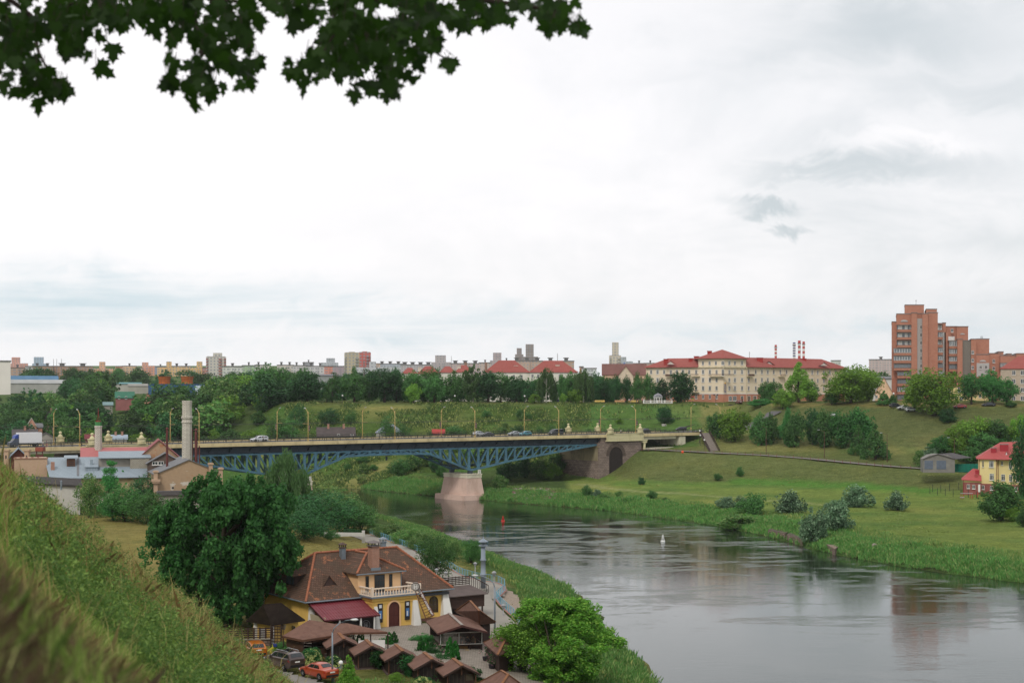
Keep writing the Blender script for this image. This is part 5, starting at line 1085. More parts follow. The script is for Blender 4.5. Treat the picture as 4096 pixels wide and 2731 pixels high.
def objcol_mat(name,wall=True):
 """plaster whose colour is each building's own, with small windows in regular rows"""
 m,t=newmat(name);s=NT(t);oi=s.n('ShaderNodeObjectInfo');b=s.n('ShaderNodeTexBrick');s.L.new(uvz(s),b.inputs['Vector'])
 b.inputs['Scale'].default_value=1;b.offset=0;b.inputs['Brick Width'].default_value=3.4;b.inputs['Row Height'].default_value=3.0;b.inputs['Mortar Size'].default_value=.86;b.inputs['Mortar Smooth'].default_value=0.05
 f=s.noise(s.coord(),.08,3,.5)
 k=s.mix(s.m('MULTIPLY',f,.3),oi.outputs['Color'],s.mix(1.0,oi.outputs['Color'],(.75,.75,.78),'MULTIPLY'))
 w=s.mix(s.noise(s.coord(),.9,2,.5),(.10,.11,.13),(.42,.44,.46))
 c2=s.n('ShaderNodeTexBrick');s.L.new(uvz(s),c2.inputs['Vector']);c2.offset=0;c2.inputs['Scale'].default_value=1;c2.inputs['Brick Width'].default_value=17;c2.inputs['Row Height'].default_value=3.0;c2.inputs['Mortar Size'].default_value=.12
 s.put(c2.inputs['Color1'],(1,1,1));s.put(c2.inputs['Color2'],(.9,.9,.93));s.put(c2.inputs['Mortar'],(.78,.78,.78));k=s.mix(1.0,k,c2.outputs['Color'],'MULTIPLY')
 k=s.mix(b.outputs['Fac'],w,k)if wall else k
 s.pbr(k,.85,0,.2);return m
CITYM=objcol_mat('city_wall');CROOF=plain('city_roof','6f6d6c',.9)
def city(label,zf_,xa,xb,yt,yb,Y,hx,heads=0,dep=14,group=None,steps=None):
 x0,w,zt,zb_=fr(zf_,xa,xb,yt,yb,Y);zb_-=25;k=Y/1500
 t=thing('apartment_block',label,'apartment block',(x0,Y,zb_),VA(x0+w/2,Y),group);c=(*S(hx),1);r=random.Random(int(xa+Y))
 m=MB();m.box(0,0,0,w,dep,zt-zb_)
 n=max(1,int(w/20))
 for i in range(n):m.box(i*w/n+w/n*.35,-1.2,0,i*w/n+w/n*.6,0,zt-zb_-1)
 for s_ in steps or[]:m.box(w*s_[0],1,zt-zb_,w*s_[1],dep-1,zt-zb_+s_[2])
 o=m.build('wall',plain('blank_wall',hx,.85,var=.05,scale=.1)if 'windowless' in label else CITYM,t);o.color=c
 m=MB();m.box(-.4,-.4,zt-zb_,w+.4,dep+.4,zt-zb_+.8)if not steps else m.box(w*.05,.5,zt-zb_,w*.95,dep-.5,zt-zb_+.05)
 for i in range(heads):x=w*(i+.5)/heads;m.box(x-w*.06,2,zt-zb_+.5,x+w*.06,dep-2,zt-zb_+3.2);m.box(x-w*.09,1,zt-zb_+3.2,x+w*.09,dep-1,zt-zb_+3.7)
 m.build('roof',CROOF,t);return t
C=[('huge windowless pale wall building at the far left edge',z1,-300,75,215,430,900,'dcd6cd',0),('red and white stepped block on the far left skyline',z1,98,250,232,300,1900,'d8a090',0,[(.05,.55,8)]),('brown panel block low on the left beside the pale wall building',z1,80,232,276,350,1500,'b89c88',1),('blue topped block on the far left skyline',z1,295,440,235,300,1950,'a9bccb',0,[(.1,.7,9)]),('white ended long panel block under the blue topped one',z1,233,295,264,362,1480,'cfccc8',0),('long tan panel block left of the two grey stair towers',z1,295,475,262,362,1500,'b8977c',2),('long brown panel block with grey stair towers and roof heads',z1,475,840,262,360,1520,'b39078',2),('low peach block right of the long brown panel block',z1,845,1060,280,335,1700,'dcab88',0,[(.3,.55,8)]),('salmon block with a raised corner, left of the cream row',z1,1060,1125,264,330,1720,'d99a82',0),('cream block in the middle of the left skyline',z1,1125,1250,260,330,1740,'dcc09a',1),('pale peach low block between the cream and the salmon ones',z1,1250,1310,278,330,1710,'e0bda2',0),('salmon block left of the blue grey one',z1,1305,1420,254,330,1730,'d99f85',0,[(0,.5,4)]),('blue grey block behind the yellow ones',z1,1420,1525,266,330,1850,'8e9bb0',1),('leftmost yellow block with a flat top',z1,1445,1580,270,340,1700,'dcb67c',0,[(.6,.95,7)]),('broad yellow block above the orange cooling towers',z1,1580,1750,262,345,1680,'dab884',2),('pale yellow block right of the orange cooling towers',z1,1740,1870,272,352,1640,'d8b47c',0,[(.5,.9,7)]),('low brick pink block beside the white tower',z1,1855,1930,278,345,1600,'b98475',0),('cream low block at the foot of the white tower',z1,1985,2045,282,335,1500,'e2c8a8',0),('white six storey block right of the white tower',z1,2045,2225,266,380,1350,'cdcfc6',1),('light green block beside the white six storey block',z1,2225,2345,256,330,1400,'a9c09a',1),('pale long block at the left above the great trees',z2,-10,120,252,330,1500,'d6d0c8',2),('cream block with dark roof heads between two tree tops',z2,195,345,252,330,1480,'d2cabf',2),('white balcony block left of the salmon one',z2,340,470,256,335,1450,'cbc8c4',2),('grey block standing behind the white balcony blocks',z2,435,530,226,270,1900,'a2a2a6',1),('white balcony block touching the salmon block',z2,465,630,262,340,1440,'cccac8',2),('salmon gable ended block above the tree line',z2,627,707,264,345,1400,'d89684',0),('tall pale grey block behind, left of the twin towers',z2,600,755,226,300,1900,'b5b9bc',1,[(.3,.8,6)]),('dusky pink block just left of the beige tower',z2,712,812,262,320,1600,'a9979a',0),('wide white public building right of the twin towers',z2,915,1330,268,332,1250,'bfc1c1',0,[(.3,.45,5)]),('orange topped low block behind the white public building',z2,1060,1140,238,280,1800,'cfb29a',0),('pale blue long block behind the white public building',z2,1120,1345,240,285,1820,'b5bcc4',3),('long pale row behind the first red roofs',z2,1330,1620,248,290,1700,'b9b3b2',4),('stepped grey pink block in the middle of the skyline',z2,1610,1790,222,290,1650,'b3aaa8',1,[(.2,.75,8)]),('long pink grey slab right of the stepped block',z2,1785,2060,236,290,1640,'c0aca6',3),('pink and white high block over the white house roofs',z2,2050,2160,230,290,1600,'c2b0a6',1),('high grey pink block with a raised middle',z2,2150,2290,206,290,1650,'b3a6a4',1,[(.2,.75,9)]),('rosy block right of the raised middle block',z2,2250,2352,214,290,1600,'c5a69a',1),('left high rise of the dark twin group over the red roof',z3,28,105,150,245,1600,'968c88',0,[(.2,.8,7)]),('right high rise of the dark twin group over the red roof',z3,105,240,172,245,1590,'8e8580',0,[(.15,.7,14)]),('low row of blocks under the dark twin high rises',z3,-5,280,214,250,1450,'b8a090',3),('long tan nine storey block with roof heads right of the red roof',z3,280,570,216,275,1350,'b59a86',2),('little salmon house block near the blue roofed building',z3,620,655,268,305,1200,'c99680',0),('low white hall between the salmon and the white tower',z3,640,775,283,305,1150,'cfd3d2',0),('grey block behind the blue pagoda roof',z3,960,1110,215,275,1600,'aab0b4',1,[(.2,.6,5)]),('pale grey row right of the blue pagoda roof',z3,1105,1230,236,275,1650,'b6babd',1),('brown pink row at the end of the skyline before the cream hotel',z3,1210,1330,234,262,1700,'b3998c',1),('distant block peeping over the red hotel roof on the right',z4,465,535,538,560,1500,'bfc4bc',0),('distant pink block on the wooded hill left of the brick tower',z4,745,915,530,556,1700,'b9a8a4',1),]
for c_ in C:
 steps=c_[9]if len(c_)>9 else None;city(c_[0],*c_[1:8],c_[8],steps=steps)
def high_rise(label,zf_,xa,xb,yt,yb,Y,hx,bal_cols,balhx='8f8a88',penth=(.3,.7,4)):
 x0,w,zt,zb_=fr(zf_,xa,xb,yt,yb,Y);zb_-=15;t=thing('high_rise',label,'tower block',(x0,Y,zb_),VA(x0,Y));h=zt-zb_;c=(*S(hx),1)
 m=MB();m.box(0,0,0,w,w*.7,h);m.box(w*penth[0],2,h,w*penth[1],w*.6,h+penth[2]);o=m.build('wall',CITYM,t);o.color=c
 for k,(a,b)in enumerate(bal_cols):
  m=MB();n=int(h/3)
  for i in range(2,n):m.box(w*a,-1.3,i*3,w*b,0,i*3+1.1)
  m.build('balcony_column',plain('balcony_'+balhx,balhx,.8),t)
 m=MB();m.box(w*.05,1,h,w*.95,w*.65,h+.4);m.build('roof',CROOF,t);return t
high_rise('tall white tower block with red edged balconies on the left skyline',z1,1893,2075,172,335,1450,'c9c4b8',[(0,.1),(.62,.78),(.88,1)],'a06a62',(.35,.8,4))
high_rise('beige left tower of the twin towers on the skyline',z2,812,950,136,310,1350,'b9ae94',[(0,.1),(.72,.95)],'9a9a92',(.3,.7,1))
high_rise('salmon red right tower of the twin towers on the skyline',z2,945,1055,132,262,1380,'c06a62',[(.6,.82),(.9,1)],'9a8a8a',(.3,.7,1))
high_rise('lone pale high rise with rooftop equipment left of the cream hotel',z3,892,1002,162,275,1500,'c2b9a8',[(.05,.2),(.7,.95)],'a8a49c',(.25,.8,14))
t=thing('pagoda_roof_building','building with stacked bright blue roofs below the lone high rise','building',Q(z3(1045,275),1400));k=1400/F/9.188;BR_=plain('blue_tin_roof','2c5f9a',.5)
m=MB();m.box(-62*k,0,-20,62*k,30,12*k);m.build('wall',CITYM,t).color=(.5,.5,.5,1)
m=MB();m.lathe([(62*k,8*k),(40*k,24*k),(38*k,28*k),(28*k,40*k),(10*k,42*k),(6*k,52*k)],(0,18),sq=True);m.build('roof',BR_,t)
OR_=brickmat('orange_cladding','b5652c','a3561f','7a4420',2.2,1.6,.1,off=0)
x0,w,zt,zb_=fr(z1,1362,1868,428,520,900);t=thing('factory_shed','blue windowless factory shed under the two orange cooling towers','factory',(x0,900,zb_-6));MB().box(0,0,0,w,25,zt-zb_+6).build('wall',plain('blue_cladding','24507c',.6,var=.15,scale=.2),t);MB().box(-.2,-.2,zt-zb_+6,w+.2,25,zt-zb_+6.5).build('roof',plain('dark_blue_edge','1c3c5c',.6),t)
for x,lab in((1511,'left orange cooling tower on the blue shed'),(1720,'right orange cooling tower on the blue shed')):
 b_=Q(z1(x,426),912);k=912/F/9.188;t=thing('cooling_tower',lab,'cooling tower',b_,0,'orange cooling towers');m=MB();m.lathe([(52*k,0),(50*k,30*k),(54*k,50*k),(60*k,72*k)],n=20);m.build('shell',OR_,t,False);m=MB();m.lathe([(61*k,70*k),(61*k,73*k)],n=20);m.build('rim',plain('rim_orange','8a4a20',.7),t)
def shed(label,zf_,xa,xb,yt,yb,Y,wallhx,roofhx,rise=2.5,dep=12,name='factory_shed',cat='building'):
 x0,w,zt,zb_=fr(zf_,xa,xb,yt,yb,Y);zb_-=8;h=zt-zb_;t=thing(name,label,cat,(x0,Y,zb_),VA(x0,Y));MB().box(0,0,0,w,dep,h).build('wall',plain('wall_'+wallhx,wallhx,.85,scale=.15),t)
 m=MB();m.slab([(-.4,-.4,h),(w+.4,-.4,h),(w+.4,dep/2,h+rise),(-.4,dep/2,h+rise)],.2);m.slab([(w+.4,dep+.4,h),(-.4,dep+.4,h),(-.4,dep/2,h+rise),(w+.4,dep/2,h+rise)],.2);m.build('roof',plain('roof_'+roofhx,roofhx,.7,scale=.15),t)
 if h>10:
  pass
 return t
shed('long blue roofed warehouse at the left below the tan blocks',z1,80,512,385,430,980,'8a8a86','4a6f8c',3)
shed('low white hall in front of the blue roofed warehouse',z1,95,600,415,460,940,'a9a8a2','9c9e9c',2.5)
shed('grey concrete works building left of the blue shed',z1,1180,1365,440,520,930,'a8a498','8a8880',1.5)
shed('long low grey hall behind the works building',z1,1030,1290,420,470,960,'b3b0a6','5c8a8c',1)
shed('white hipped roof hall half hidden by trees right of the blue shed',z1,1800,2110,490,530,850,'b8bcc0','9aa6b0',3.5)
shed('bright blue low roof at the right behind the trees',z1,2085,2330,412,430,1000,'4a6a86','1c5aa0',1)
for x,yt,yb,w_,a_,lab in((57,420,515,17,'b0342c','red and white striped power chimney standing alone'),(193,402,515,20,'4a4a7c','violet and white striped power chimney'),(231,388,520,20,'b0342c','tallest red and white striped power chimney'),(263,395,520,18,'b0342c','rightmost red and white striped power chimney')):
 Y=1900;p=Q(z4(x,yb),Y);k=Y/F/7.379;h=(yb-yt)*k+40;t=thing('power_chimney',lab,'chimney',(p.x,Y,p.z-40));n=7 if a_!='4a4a7c' else 12
 m=MB();r0=w_*k*.5
 for i in range(n):m.mat(i%2 if n%2 else(i+1)%2);m.tube([(0,0,40+(h-40)*i/n if i else 0),(0,0,40+(h-40)*(i+1)/n)],r0*(1-.0*i),14,cap=i in(0,n-1))
 m.build('shaft',[plain('stripe_'+a_,a_,.8),plain('stripe_white','d8d4d0',.8)],t,False)
 m=MB();m.lathe([(r0*1.3,h*.93),(r0*1.3,h*.93+1.2)],n=14);m.build('gallery',plain('gallery','6a5a58',.8),t)
for zf_,x,yt,yb,Y,lab in((z1,492,190,262,1500,'left one of three thin masts on the brown block'),(z1,521,190,262,1500,'middle one of three thin masts on the brown block'),(z1,565,190,262,1500,'right one of three thin masts on the brown block'),(z3,418,138,215,1300,'tall thin lattice mast above the tan nine storey block'),(z2,992,205,335,700,'dark lattice mast in front of the twin towers'),(z2,1795,165,240,1600,'thin mast on the pink grey slab'),(zc,1226,68,120,1400,'small mast behind the cream hotel roof')):
 b_=Q(zf_(x,yb),Y);k=Y/F*(zf_(0,1)[1]-zf_(0,0)[1]);h=(yb-yt)*k;o=MB();o.tube([(0,0,-8),(0,0,h)],[.35 if Y>1000 else .25,.15],5);[o.beam((-.6,0,h*q),(.6,0,h*q),.15,.15)for q in(.5,.65,.8)];tag(o.build('antenna_mast',plain('mast_grey','77706c',.6),loc=b_),lab,'mast')
_wm={}
def window_mesh(w,h,mull=1,fm=None,gm=None,sill=True,sur=None,tran=0):
 k=(w,h,mull,sill,fm.name if fm else '',gm.name if gm else '',sur.name if sur else '',tran)
 if k in _wm:return _wm[k]
 m=MB();m.mat(1);m.box(-w/2,-.03,0,w/2,.02,h);m.mat(0);f=min(.09,w*.1)
 m.box(-w/2,-.1,0,-w/2+f,.0,h);m.box(w/2-f,-.1,0,w/2,0,h);m.box(-w/2+f,-.1,h-f,w/2-f,0,h);m.box(-w/2+f,-.1,0,w/2-f,0,f)
 for i in range(1,mull+1):x=-w/2+w*i/(mull+1);m.box(x-f*.5,-.085,f,x+f*.5,0,h-f)
 if tran:m.box(-w/2+f,-.08,h*tran-f*.4,w/2-f,-.0,h*tran+f*.4)
 if sill:m.box(-w/2-.1,-.22,-.1,w/2+.1,0,-.005)
 if sur:
  m.mat(2);m.box(-w/2-.22,-.07,-.1,-w/2-.01,0,h+.1);m.box(w/2+.01,-.07,-.1,w/2+.22,0,h+.1);m.box(-w/2-.3,-.12,h+.1,w/2+.3,0,h+.32)
 _wm[k]=m.mesh('window',[fm or WPAINT,gm or GLS]+([sur]if sur else[]));return _wm[k]
def put_window(parent,x,y,z,w=.95,h=1.6,name='window',**k):o=link(name,window_mesh(w,h,**k),parent,(x,y,z));return o
CREAM=plain('cream_plaster','d8c8ae',.85,var=.05,scale=.15);BASE=plain('terracotta_base','b07a62',.85,var=.08,scale=.3);RROOF=brickmat('red_tile_roof','9a574f','904f48','78423d',1.1,.34,.03,off=.5)
RCH=plain('red_chimney','9a3430',.8,var=.1);CORN=plain('cornice_cream','cbbfa0',.8)
t=thing('cream_apartment_house','long cream four storey house with terracotta ground floor and red hipped roofs','building',(0,0,0))
PT=[((646-512)/F*588,588),((698.5-512)/F*578,578),((723-512)/F*572,572),((746-512)/F*577,577),((846-512)/F*612,612)]
ZB,ZE,ZR,ZE2,ZP=28.4,42.7,46.8,46.1,50.2
def wing(a,b,ze_,dep):return[(a[0],a[1]),(b[0],b[1]),(b[0]+dep*b[0]/b[1],b[1]+dep),(a[0]+dep*a[0]/a[1],a[1]+dep)]
m=MB()
m.prism(wing(PT[0],PT[1],0,13),ZB+3.9,ZE);m.prism([PT[1],PT[2],PT[3],(PT[3][0]+1,PT[3][1]+14),(PT[1][0]+1,PT[1][1]+13)],ZB+3.9,ZE2-.1);m.prism(wing(PT[3],PT[4],0,13),ZB+3.9,ZE);t_w=m.build('wall',CREAM,t)
def off(p,d):return(p[0],p[1]-d)
m=MB();m.prism([off(PT[0],.12),off(PT[1],.12),off(PT[2],.12),off(PT[3],.12),off(PT[4],.12)]+[(PT[4][0]+2.8,PT[4][1]+12),(PT[0][0]+1.1,PT[0][1]+12)],ZB-2,ZB+3.6);m.build('ground_floor',BASE,t)
m=MB();m.prism([off(PT[0],.2),off(PT[1],.2),off(PT[2],.2),off(PT[3],.2),off(PT[4],.2)]+[(PT[4][0]+2.8,PT[4][1]+12),(PT[0][0]+1.1,PT[0][1]+12)],ZB+3.6,ZB+3.9);m.build('string_course',WPAINT,t)
m=MB();m.prism([off(PT[0],.6),off(PT[1],.6),off(PT[2],.6),off(PT[3],.6),off(PT[4],.6)]+[(PT[4][0]+3.3,PT[4][1]+13),(PT[0][0]+.8,PT[0][1]+13)],ZE,ZE+.35)
m.prism([off((PT[1][0]-.5,PT[1][1]),.7),off(PT[2],.7),off((PT[3][0]+.5,PT[3][1]),.7),(PT[3][0]+.5,PT[3][1]+14),(PT[1][0]-.5,PT[1][1]+13)],ZE2,ZE2+.35)
for(a,b)in zip(PT[:-1],PT[1:]):
 n=int(math.dist(a,b)/1.3);
 for i in range(n):x=a[0]+(b[0]-a[0])*i/n;y=a[1]+(b[1]-a[1])*i/n;m.box(x,y-.5,ZE-.45,x+.35,y,ZE)
m.build('cornice',CORN,t)
def hip_end(m,a,b,dep,z0,z1_,la,lb):
 d=Vector((b[0]-a[0],b[1]-a[1],0));L_=d.length;d.normalize();n_=Vector((-d.y,d.x,0));A=Vector((*a,z0))-n_*.9;B=Vector((*b,z0))-n_*.9
 if la:A-=d*.8
 if lb:B+=d*.8
 C_,D_=B+n_*(dep+1.8),A+n_*(dep+1.8);E_=A+n_*(dep/2+.9)+d*(la);F_=B+n_*(dep/2+.9)-d*(lb);E_.z=F_.z=z1_
 m.slab([A,B,F_,E_],.2);m.slab([C_,D_,E_,F_],.2)
 if la:m.slab([D_,A,E_],.2)
 if lb:m.slab([B,C_,F_],.2)
m=MB();hip_end(m,PT[0],PT[1],13,ZE+.35,ZR,8,0);hip_end(m,PT[3],PT[4],13,ZE+.35,ZR+.3,0,9);m.build('wing_roof',RROOF,t)
m=MB();ap=Vector(((PT[1][0]+PT[3][0])/2+.5,581,ZP));q_=[Vector((PT[1][0]-1,PT[1][1]-.9,ZE2+.35)),Vector((PT[2][0],PT[2][1]-1,ZE2+.35)),Vector((PT[3][0]+1,PT[3][1]-.9,ZE2+.35)),Vector((PT[3][0]+1,592,ZE2+.35)),Vector((PT[1][0]-1,592,ZE2+.35))]
for i in range(5):m.slab([q_[i],q_[(i+1)%5],ap],.2)
m.build('central_roof',RROOF,t)
for x,y,Y,w_ in((292,155,585,50),(569,148,583,42),(635,124,590,54),(782,65,580,48),(1345,140,586,66),(1832,150,604,62)):
 a=Q(zc(x-w_/2,y),Y);k=Y/F/11.2;m=MB();m.box(a.x,Y,a.z-4.5*(x!=782)-2,a.x+w_*k,Y+1.2,a.z);m.box(a.x-.15,Y-.15,a.z,a.x+w_*k+.15,Y+1.35,a.z+.18);m.build('chimney',RCH,t)
for x,y,Y in((340,212,582),(1440,217,588),(2055,227,603)):
 a=Q(zc(x,y),Y);m=MB();m.mat(0);m.slab([(a.x-2.6,Y-1,a.z-.2),(a.x,Y-1,a.z+1.6),(a.x+.1,Y+3,a.z+1.6)],.1);m.slab([(a.x,Y-1,a.z+1.6),(a.x+2.6,Y-1,a.z-.2),(a.x+.1,Y+3,a.z+1.6)],.1);m.mat(1);m.add([(a.x-1.5,Y-.7,a.z),(a.x+1.5,Y-.7,a.z),(a.x,Y-.7,a.z+1.1)],[(0,1,2)]);m.build('roof_dormer',[RROOF,plain('dormer_pale','c8c0b8',.8)],t)
def facade_pt(x,y):
 u,v=zc(x,y);r_=(u-512)/F
 for a,b in zip(PT[:-1],PT[1:]):
  dx,dy=b[0]-a[0],b[1]-a[1];s_=(r_*a[1]-a[0])/(dx-r_*dy)
  if-.001<=s_<=1.001:X_=a[0]+dx*s_;Y_=a[1]+dy*s_;return Vector((X_,Y_,H-(v-VH)/F*Y_)),math.atan2(dy,dx)
 return None,0
SURM=plain('window_surround','d0cabc',.8);rows={0:598,1:503,2:412,3:321}
LX=[125,197,271,345,414,480,552,630];CX=[707,783,858,1000,1062,1142];RX=[1216,1295,1364,1430,1497,1571,1640,1928,1990,2057,2125,2190]
def fw(x,yb,w=.95,h=1.75,**k):
 p,a=facade_pt(x,yb)
 if p is None:return
 p.y-=.02+(.12 if yb>560 else 0);o=put_window(t,p.x,p.y,p.z,w,h,**k);o.rotation_euler=(0,0,a)
for x in LX:
 for rw in(3,2,1,0):
  if rw==2 and x in(271,345,414,480)or rw==1 and x in(125,197,271,414,480):continue
  fw(x,rows[rw],sur=SURM if x in(197,480)and rw else None)
for x in CX:
 for rw in(3,2,1):fw(x,rows[rw],sur=SURM if x not in(858,1000)else None)
 fw(x,rows[0]-(0 if x<900 else 2))if x<1000 else None
for x in(705,780,850,928,1000,1062,1142):fw(x,220,1.3 if x==928 else .95,1.6,mull=2 if x==928 else 1,sur=SURM if x in(1000,1142)else None)
fw(928,340,1.1,2.6);fw(1010,620,1.6,1.9,mull=2);fw(1060,620,1.8,1.9,mull=2);fw(1142,635,1.3,2.6);fw(1220,635,1.6,2.6,gm=glass_mat('shop_window','3a3016'));fw(1285,635,1.8,2.6,gm=glass_mat('shop_window','3a3016'))
for x in RX:
 for rw in(3,2,1):
  if rw<3 and 1571<=x<1900 or(rw==1 and(x>1300 and x<1900 or x>2060))or(rw==2 and x>2130):continue
  fw(x,rows[rw]+(x>1900)*4,sur=SURM if x in(1364,1430,1928,2125)else None)
for x,y,w_ in((335,352,3.0),(623,350,3.6),(925,350,11),(1224,350,3.4),(1578,352,3.2),(2060,356,3.2),(623,527,3.2),(337,530,3.0)):
 p,a=facade_pt(x,y);m=MB();m.box(-w_/2,-1.3,0,w_/2,0,.22);r_=MB()
 r_.box(-w_/2,-1.3,1.0,w_/2,-1.22,1.1)
 for i in range(int(w_/.22)+1):r_.box(-w_/2+i*.22,-1.28,.22,-w_/2+i*.22+.05,-1.24,1.0)
 if x in(1224,335):r_.box(-w_/2,-1.3,.25,w_/2,-1.28,1.0)
 b_=m.build('balcony',CORN,t,loc=p,rotz=a);r_.build('balcony_railing',plain('balcony_brown','5a4438',.7),b_)
for x in(520,1192,1620,1955,70):
 p,a=facade_pt(max(x,75),600);m=MB();m.tube([(p.x,p.y-.25,ZB),(p.x,p.y-.25,ZE)],.1,6);m.build('drainpipe',CORN,t)
p,a=facade_pt(952,525);s_=thing('hotel_sign','tall narrow blue and yellow vertical sign on the cream house corner','sign',(p.x,p.y-.9,p.z));k=575/F/11.2
m=MB();m.box(-8*k,0,0,8*k,.25,92*k);m.build('blue_panel',plain('sign_deep_blue','203878',.6),s_);m=MB();m.lathe([(.001,92*k),(11*k,96*k),(11*k,104*k),(.001,110*k)],n=12);m.build('yellow_cap',plain('sign_gold','c89a28',.5),s_)
m=MB();[m.box(-3*k,-.04,8*k+i*12*k,3*k,0,16*k+i*12*k)for i in range(7)];m.build('letter_marks',plain('sign_cream','d0b870',.6),s_);m=MB();[m.box(-16*k,.1,(10+i*20)*k,-8*k,.16,(12+i*20)*k)for i in range(5)];m.build('bracket',POST,s_)
def house(label,zf_,xa,xb,ye,yb,Y,wallm,roofm,rise=2.5,dep=8,hip=False,wins=(),rot=0,gable_front=False,name='house',down=0,chim=0,over=.4,win_size=(.9,1.3),cat='house'):
 x0,w,zt,zb_=fr(zf_,xa,xb,ye,yb,Y);zb_-=down;h=zt-zb_;t=thing(name,label,cat,(x0,Y,zb_),rot+VA(x0,Y))
 m=MB();m.box(0,0,0,w,dep,h)
 if gable_front:m.add([(0,0,h),(w,0,h),(w/2,0,h+rise),(0,dep,h),(w,dep,h),(w/2,dep,h+rise)],[(0,1,2),(3,5,4)])
 elif not hip:m.add([(0,0,h),(0,dep,h),(0,dep/2,h+rise),(w,0,h),(w,dep,h),(w,dep/2,h+rise)],[(0,2,1),(3,4,5)])
 m.build('wall',wallm,t);m=MB();o=over
 if gable_front:
  q=rise*o/(w/2);m.slab([(-o,-o,h-q),(w/2,-o,h+rise),(w/2,dep+o,h+rise),(-o,dep+o,h-q)][::-1],.15);m.slab([(w+o,-o,h-q),(w/2,-o,h+rise),(w/2,dep+o,h+rise),(w+o,dep+o,h-q)],.15)
 else:
  q=rise*o/(dep/2);e=min(w*.35,dep*.5)if hip else-o
  A,B,C_,D_=(-o,-o,h-q),(w+o,-o,h-q),(w+o,dep+o,h-q),(-o,dep+o,h-q);E_,F_=(e,dep/2,h+rise),(w-e,dep/2,h+rise)
  m.slab([A,B,F_,E_],.15);m.slab([C_,D_,E_,F_],.15)
  if hip:m.slab([D_,A,E_],.15);m.slab([B,C_,F_],.15)
 r_=m.build('roof',roofm,t)
 for i in range(chim):x=w*(i+.7)/(chim+.4);m=MB();m.box(x-.4,dep*.4,h+rise*.4,x+.4,dep*.4+.8,h+rise+1.0);m.box(x-.48,dep*.4-.08,h+rise+1.0,x+.48,dep*.4+.88,h+rise+1.15);m.build('chimney',BRK,r_)
 k=Y/F*(zf_(0,1)[1]-zf_(0,0)[1])
 for x,y in wins:put_window(t,(x-xa)*k,-.02,(yb-y)*k+down,*win_size)
 return t
GRR=plain('grey_sheet_roof','6d6e70',.7,var=.15,scale=.4);DKR=plain('dark_slate_roof','504b4a',.85,var=.2,scale=.6);SALM=plain('salmon_plaster','d09a84',.85,scale=.3);GWALL=plain('grey_plaster','9a948a',.85,scale=.3,dirt='6a645a');WRM=plain('old_white_plaster','c4bfb2',.9,scale=.3,dirt='8a7f70')
GRN=plain('green_tin_roof','2f6650',.6);ORR=plain('orange_roof','9a5540',.8);PKW=plain('dusky_red_wall','93605c',.85,scale=.3)
house('dusky red house with a green roof on the wooded slope',z1,1062,1225,545,605,640,PKW,GRN,2.6,8,wins=[(1092,560),(1155,562)],down=3)
house('small orange gabled hut right of the dusky red house',z1,1328,1385,556,590,660,SALM,ORR,2.8,6,gable_front=True,down=3,wins=[(1356,570)])
house('small turquoise roofed shed below the dusky red house',z1,950,1030,612,640,620,GWALL,plain('turq_roof','6f8888',.6),1.2,5,down=3)
house('salmon gabled house among the trees on the left',z1,245,330,805,850,560,SALM,WRM,3,10,gable_front=True,down=3,wins=[(285,822)])
house('salmon lean-to house joined to the salmon gabled house',z1,325,385,818,850,566,SALM,GRR,1.5,6,down=3)
house('dark roofed salmon house behind the leftmost street lamp',z1,420,515,762,790,600,SALM,DKR,4.2,8,down=4,chim=1)
house('grey house with a dark roof above the white lorry',z1,118,330,905,960,520,GWALL,DKR,2.6,9,down=4,wins=[(145,925)],chim=1)
house('dark low roofed house right of the white lorry',z1,335,500,920,960,515,GWALL,DKR,2.0,8,down=4,gable_front=True)
house('maroon roofed shed behind the short white chimney',z1,785,865,925,960,515,PKW,plain('maroon_roof','6a2c30',.7),1.6,6,down=4)
house('white walled house with pale blue roof behind the bridge railing',z1,1020,1160,925,965,520,WRM,plain('pale_blue_roof','8f9ca8',.6),1.4,7,down=4,chim=2)
house('long dark roofed wooden house behind the bridge railing',z2,565,905,895,925,525,plain('weathered_wood','5a504a',.85),plain('dark_plank_roof','4c4442',.9,var=.25,scale=.5),3.0,9,wins=[(757,905),(880,905)],down=5,chim=2,win_size=(1.0,1.0))
house('grey roofed house with white walls behind the bridge lamp',z2,1105,1345,862,900,528,WRM,plain('grey_blue_roof','7c828c',.7),2.8,9,down=5,hip=True)
house('small red shed roof behind the bridge railing',z2,1625,1728,868,890,520,PKW,plain('bright_red_roof','9a3530',.7),1.2,5,down=4)
SILV=brickmat('standing_seam_roof','8f9ba3','88949c','6a757d',.62,30,.035,rough=.5,bump=.5,off=0)
OLDB=brickmat('old_brick','b8977c','ac8a70','c0ac94',.3,.1,.015,stain='8f8578',stain_lo=.6,stain_amt=.5)
def peel(name,base,under,lo=.5,white='c4bdb0'):
 m,t=newmat(name);s=NT(t);o=s.coord();g=s.noise(o,.35,9,.7,(1,1,1.7),.5);f=s.noise(o,.18,5,.6,(1,1,2));q=s.n('ShaderNodeSeparateXYZ');s.L.new(o,q.inputs[0])
 k=s.mix(s.noise(o,1.5,7,.65),S(base),tuple(x*.62 for x in S(base)));k=s.mix(s.ramp(g,[(lo,(0,0,0)),(lo+.03,(1,1,1))]),k,S(under))
 hgt=s.m('MULTIPLY_ADD',q.outputs[2],-.28,1.15,clamp=True)
 k=s.mix(s.m('MULTIPLY',s.ramp(s.m('ADD',f,s.m('MULTIPLY',hgt,.22)),[(.60,(0,0,0)),(.62,(1,1,1))]),.85),k,S(white));s.pbr(k,.95,0,.1,s.bump(g,.4,.1));return m
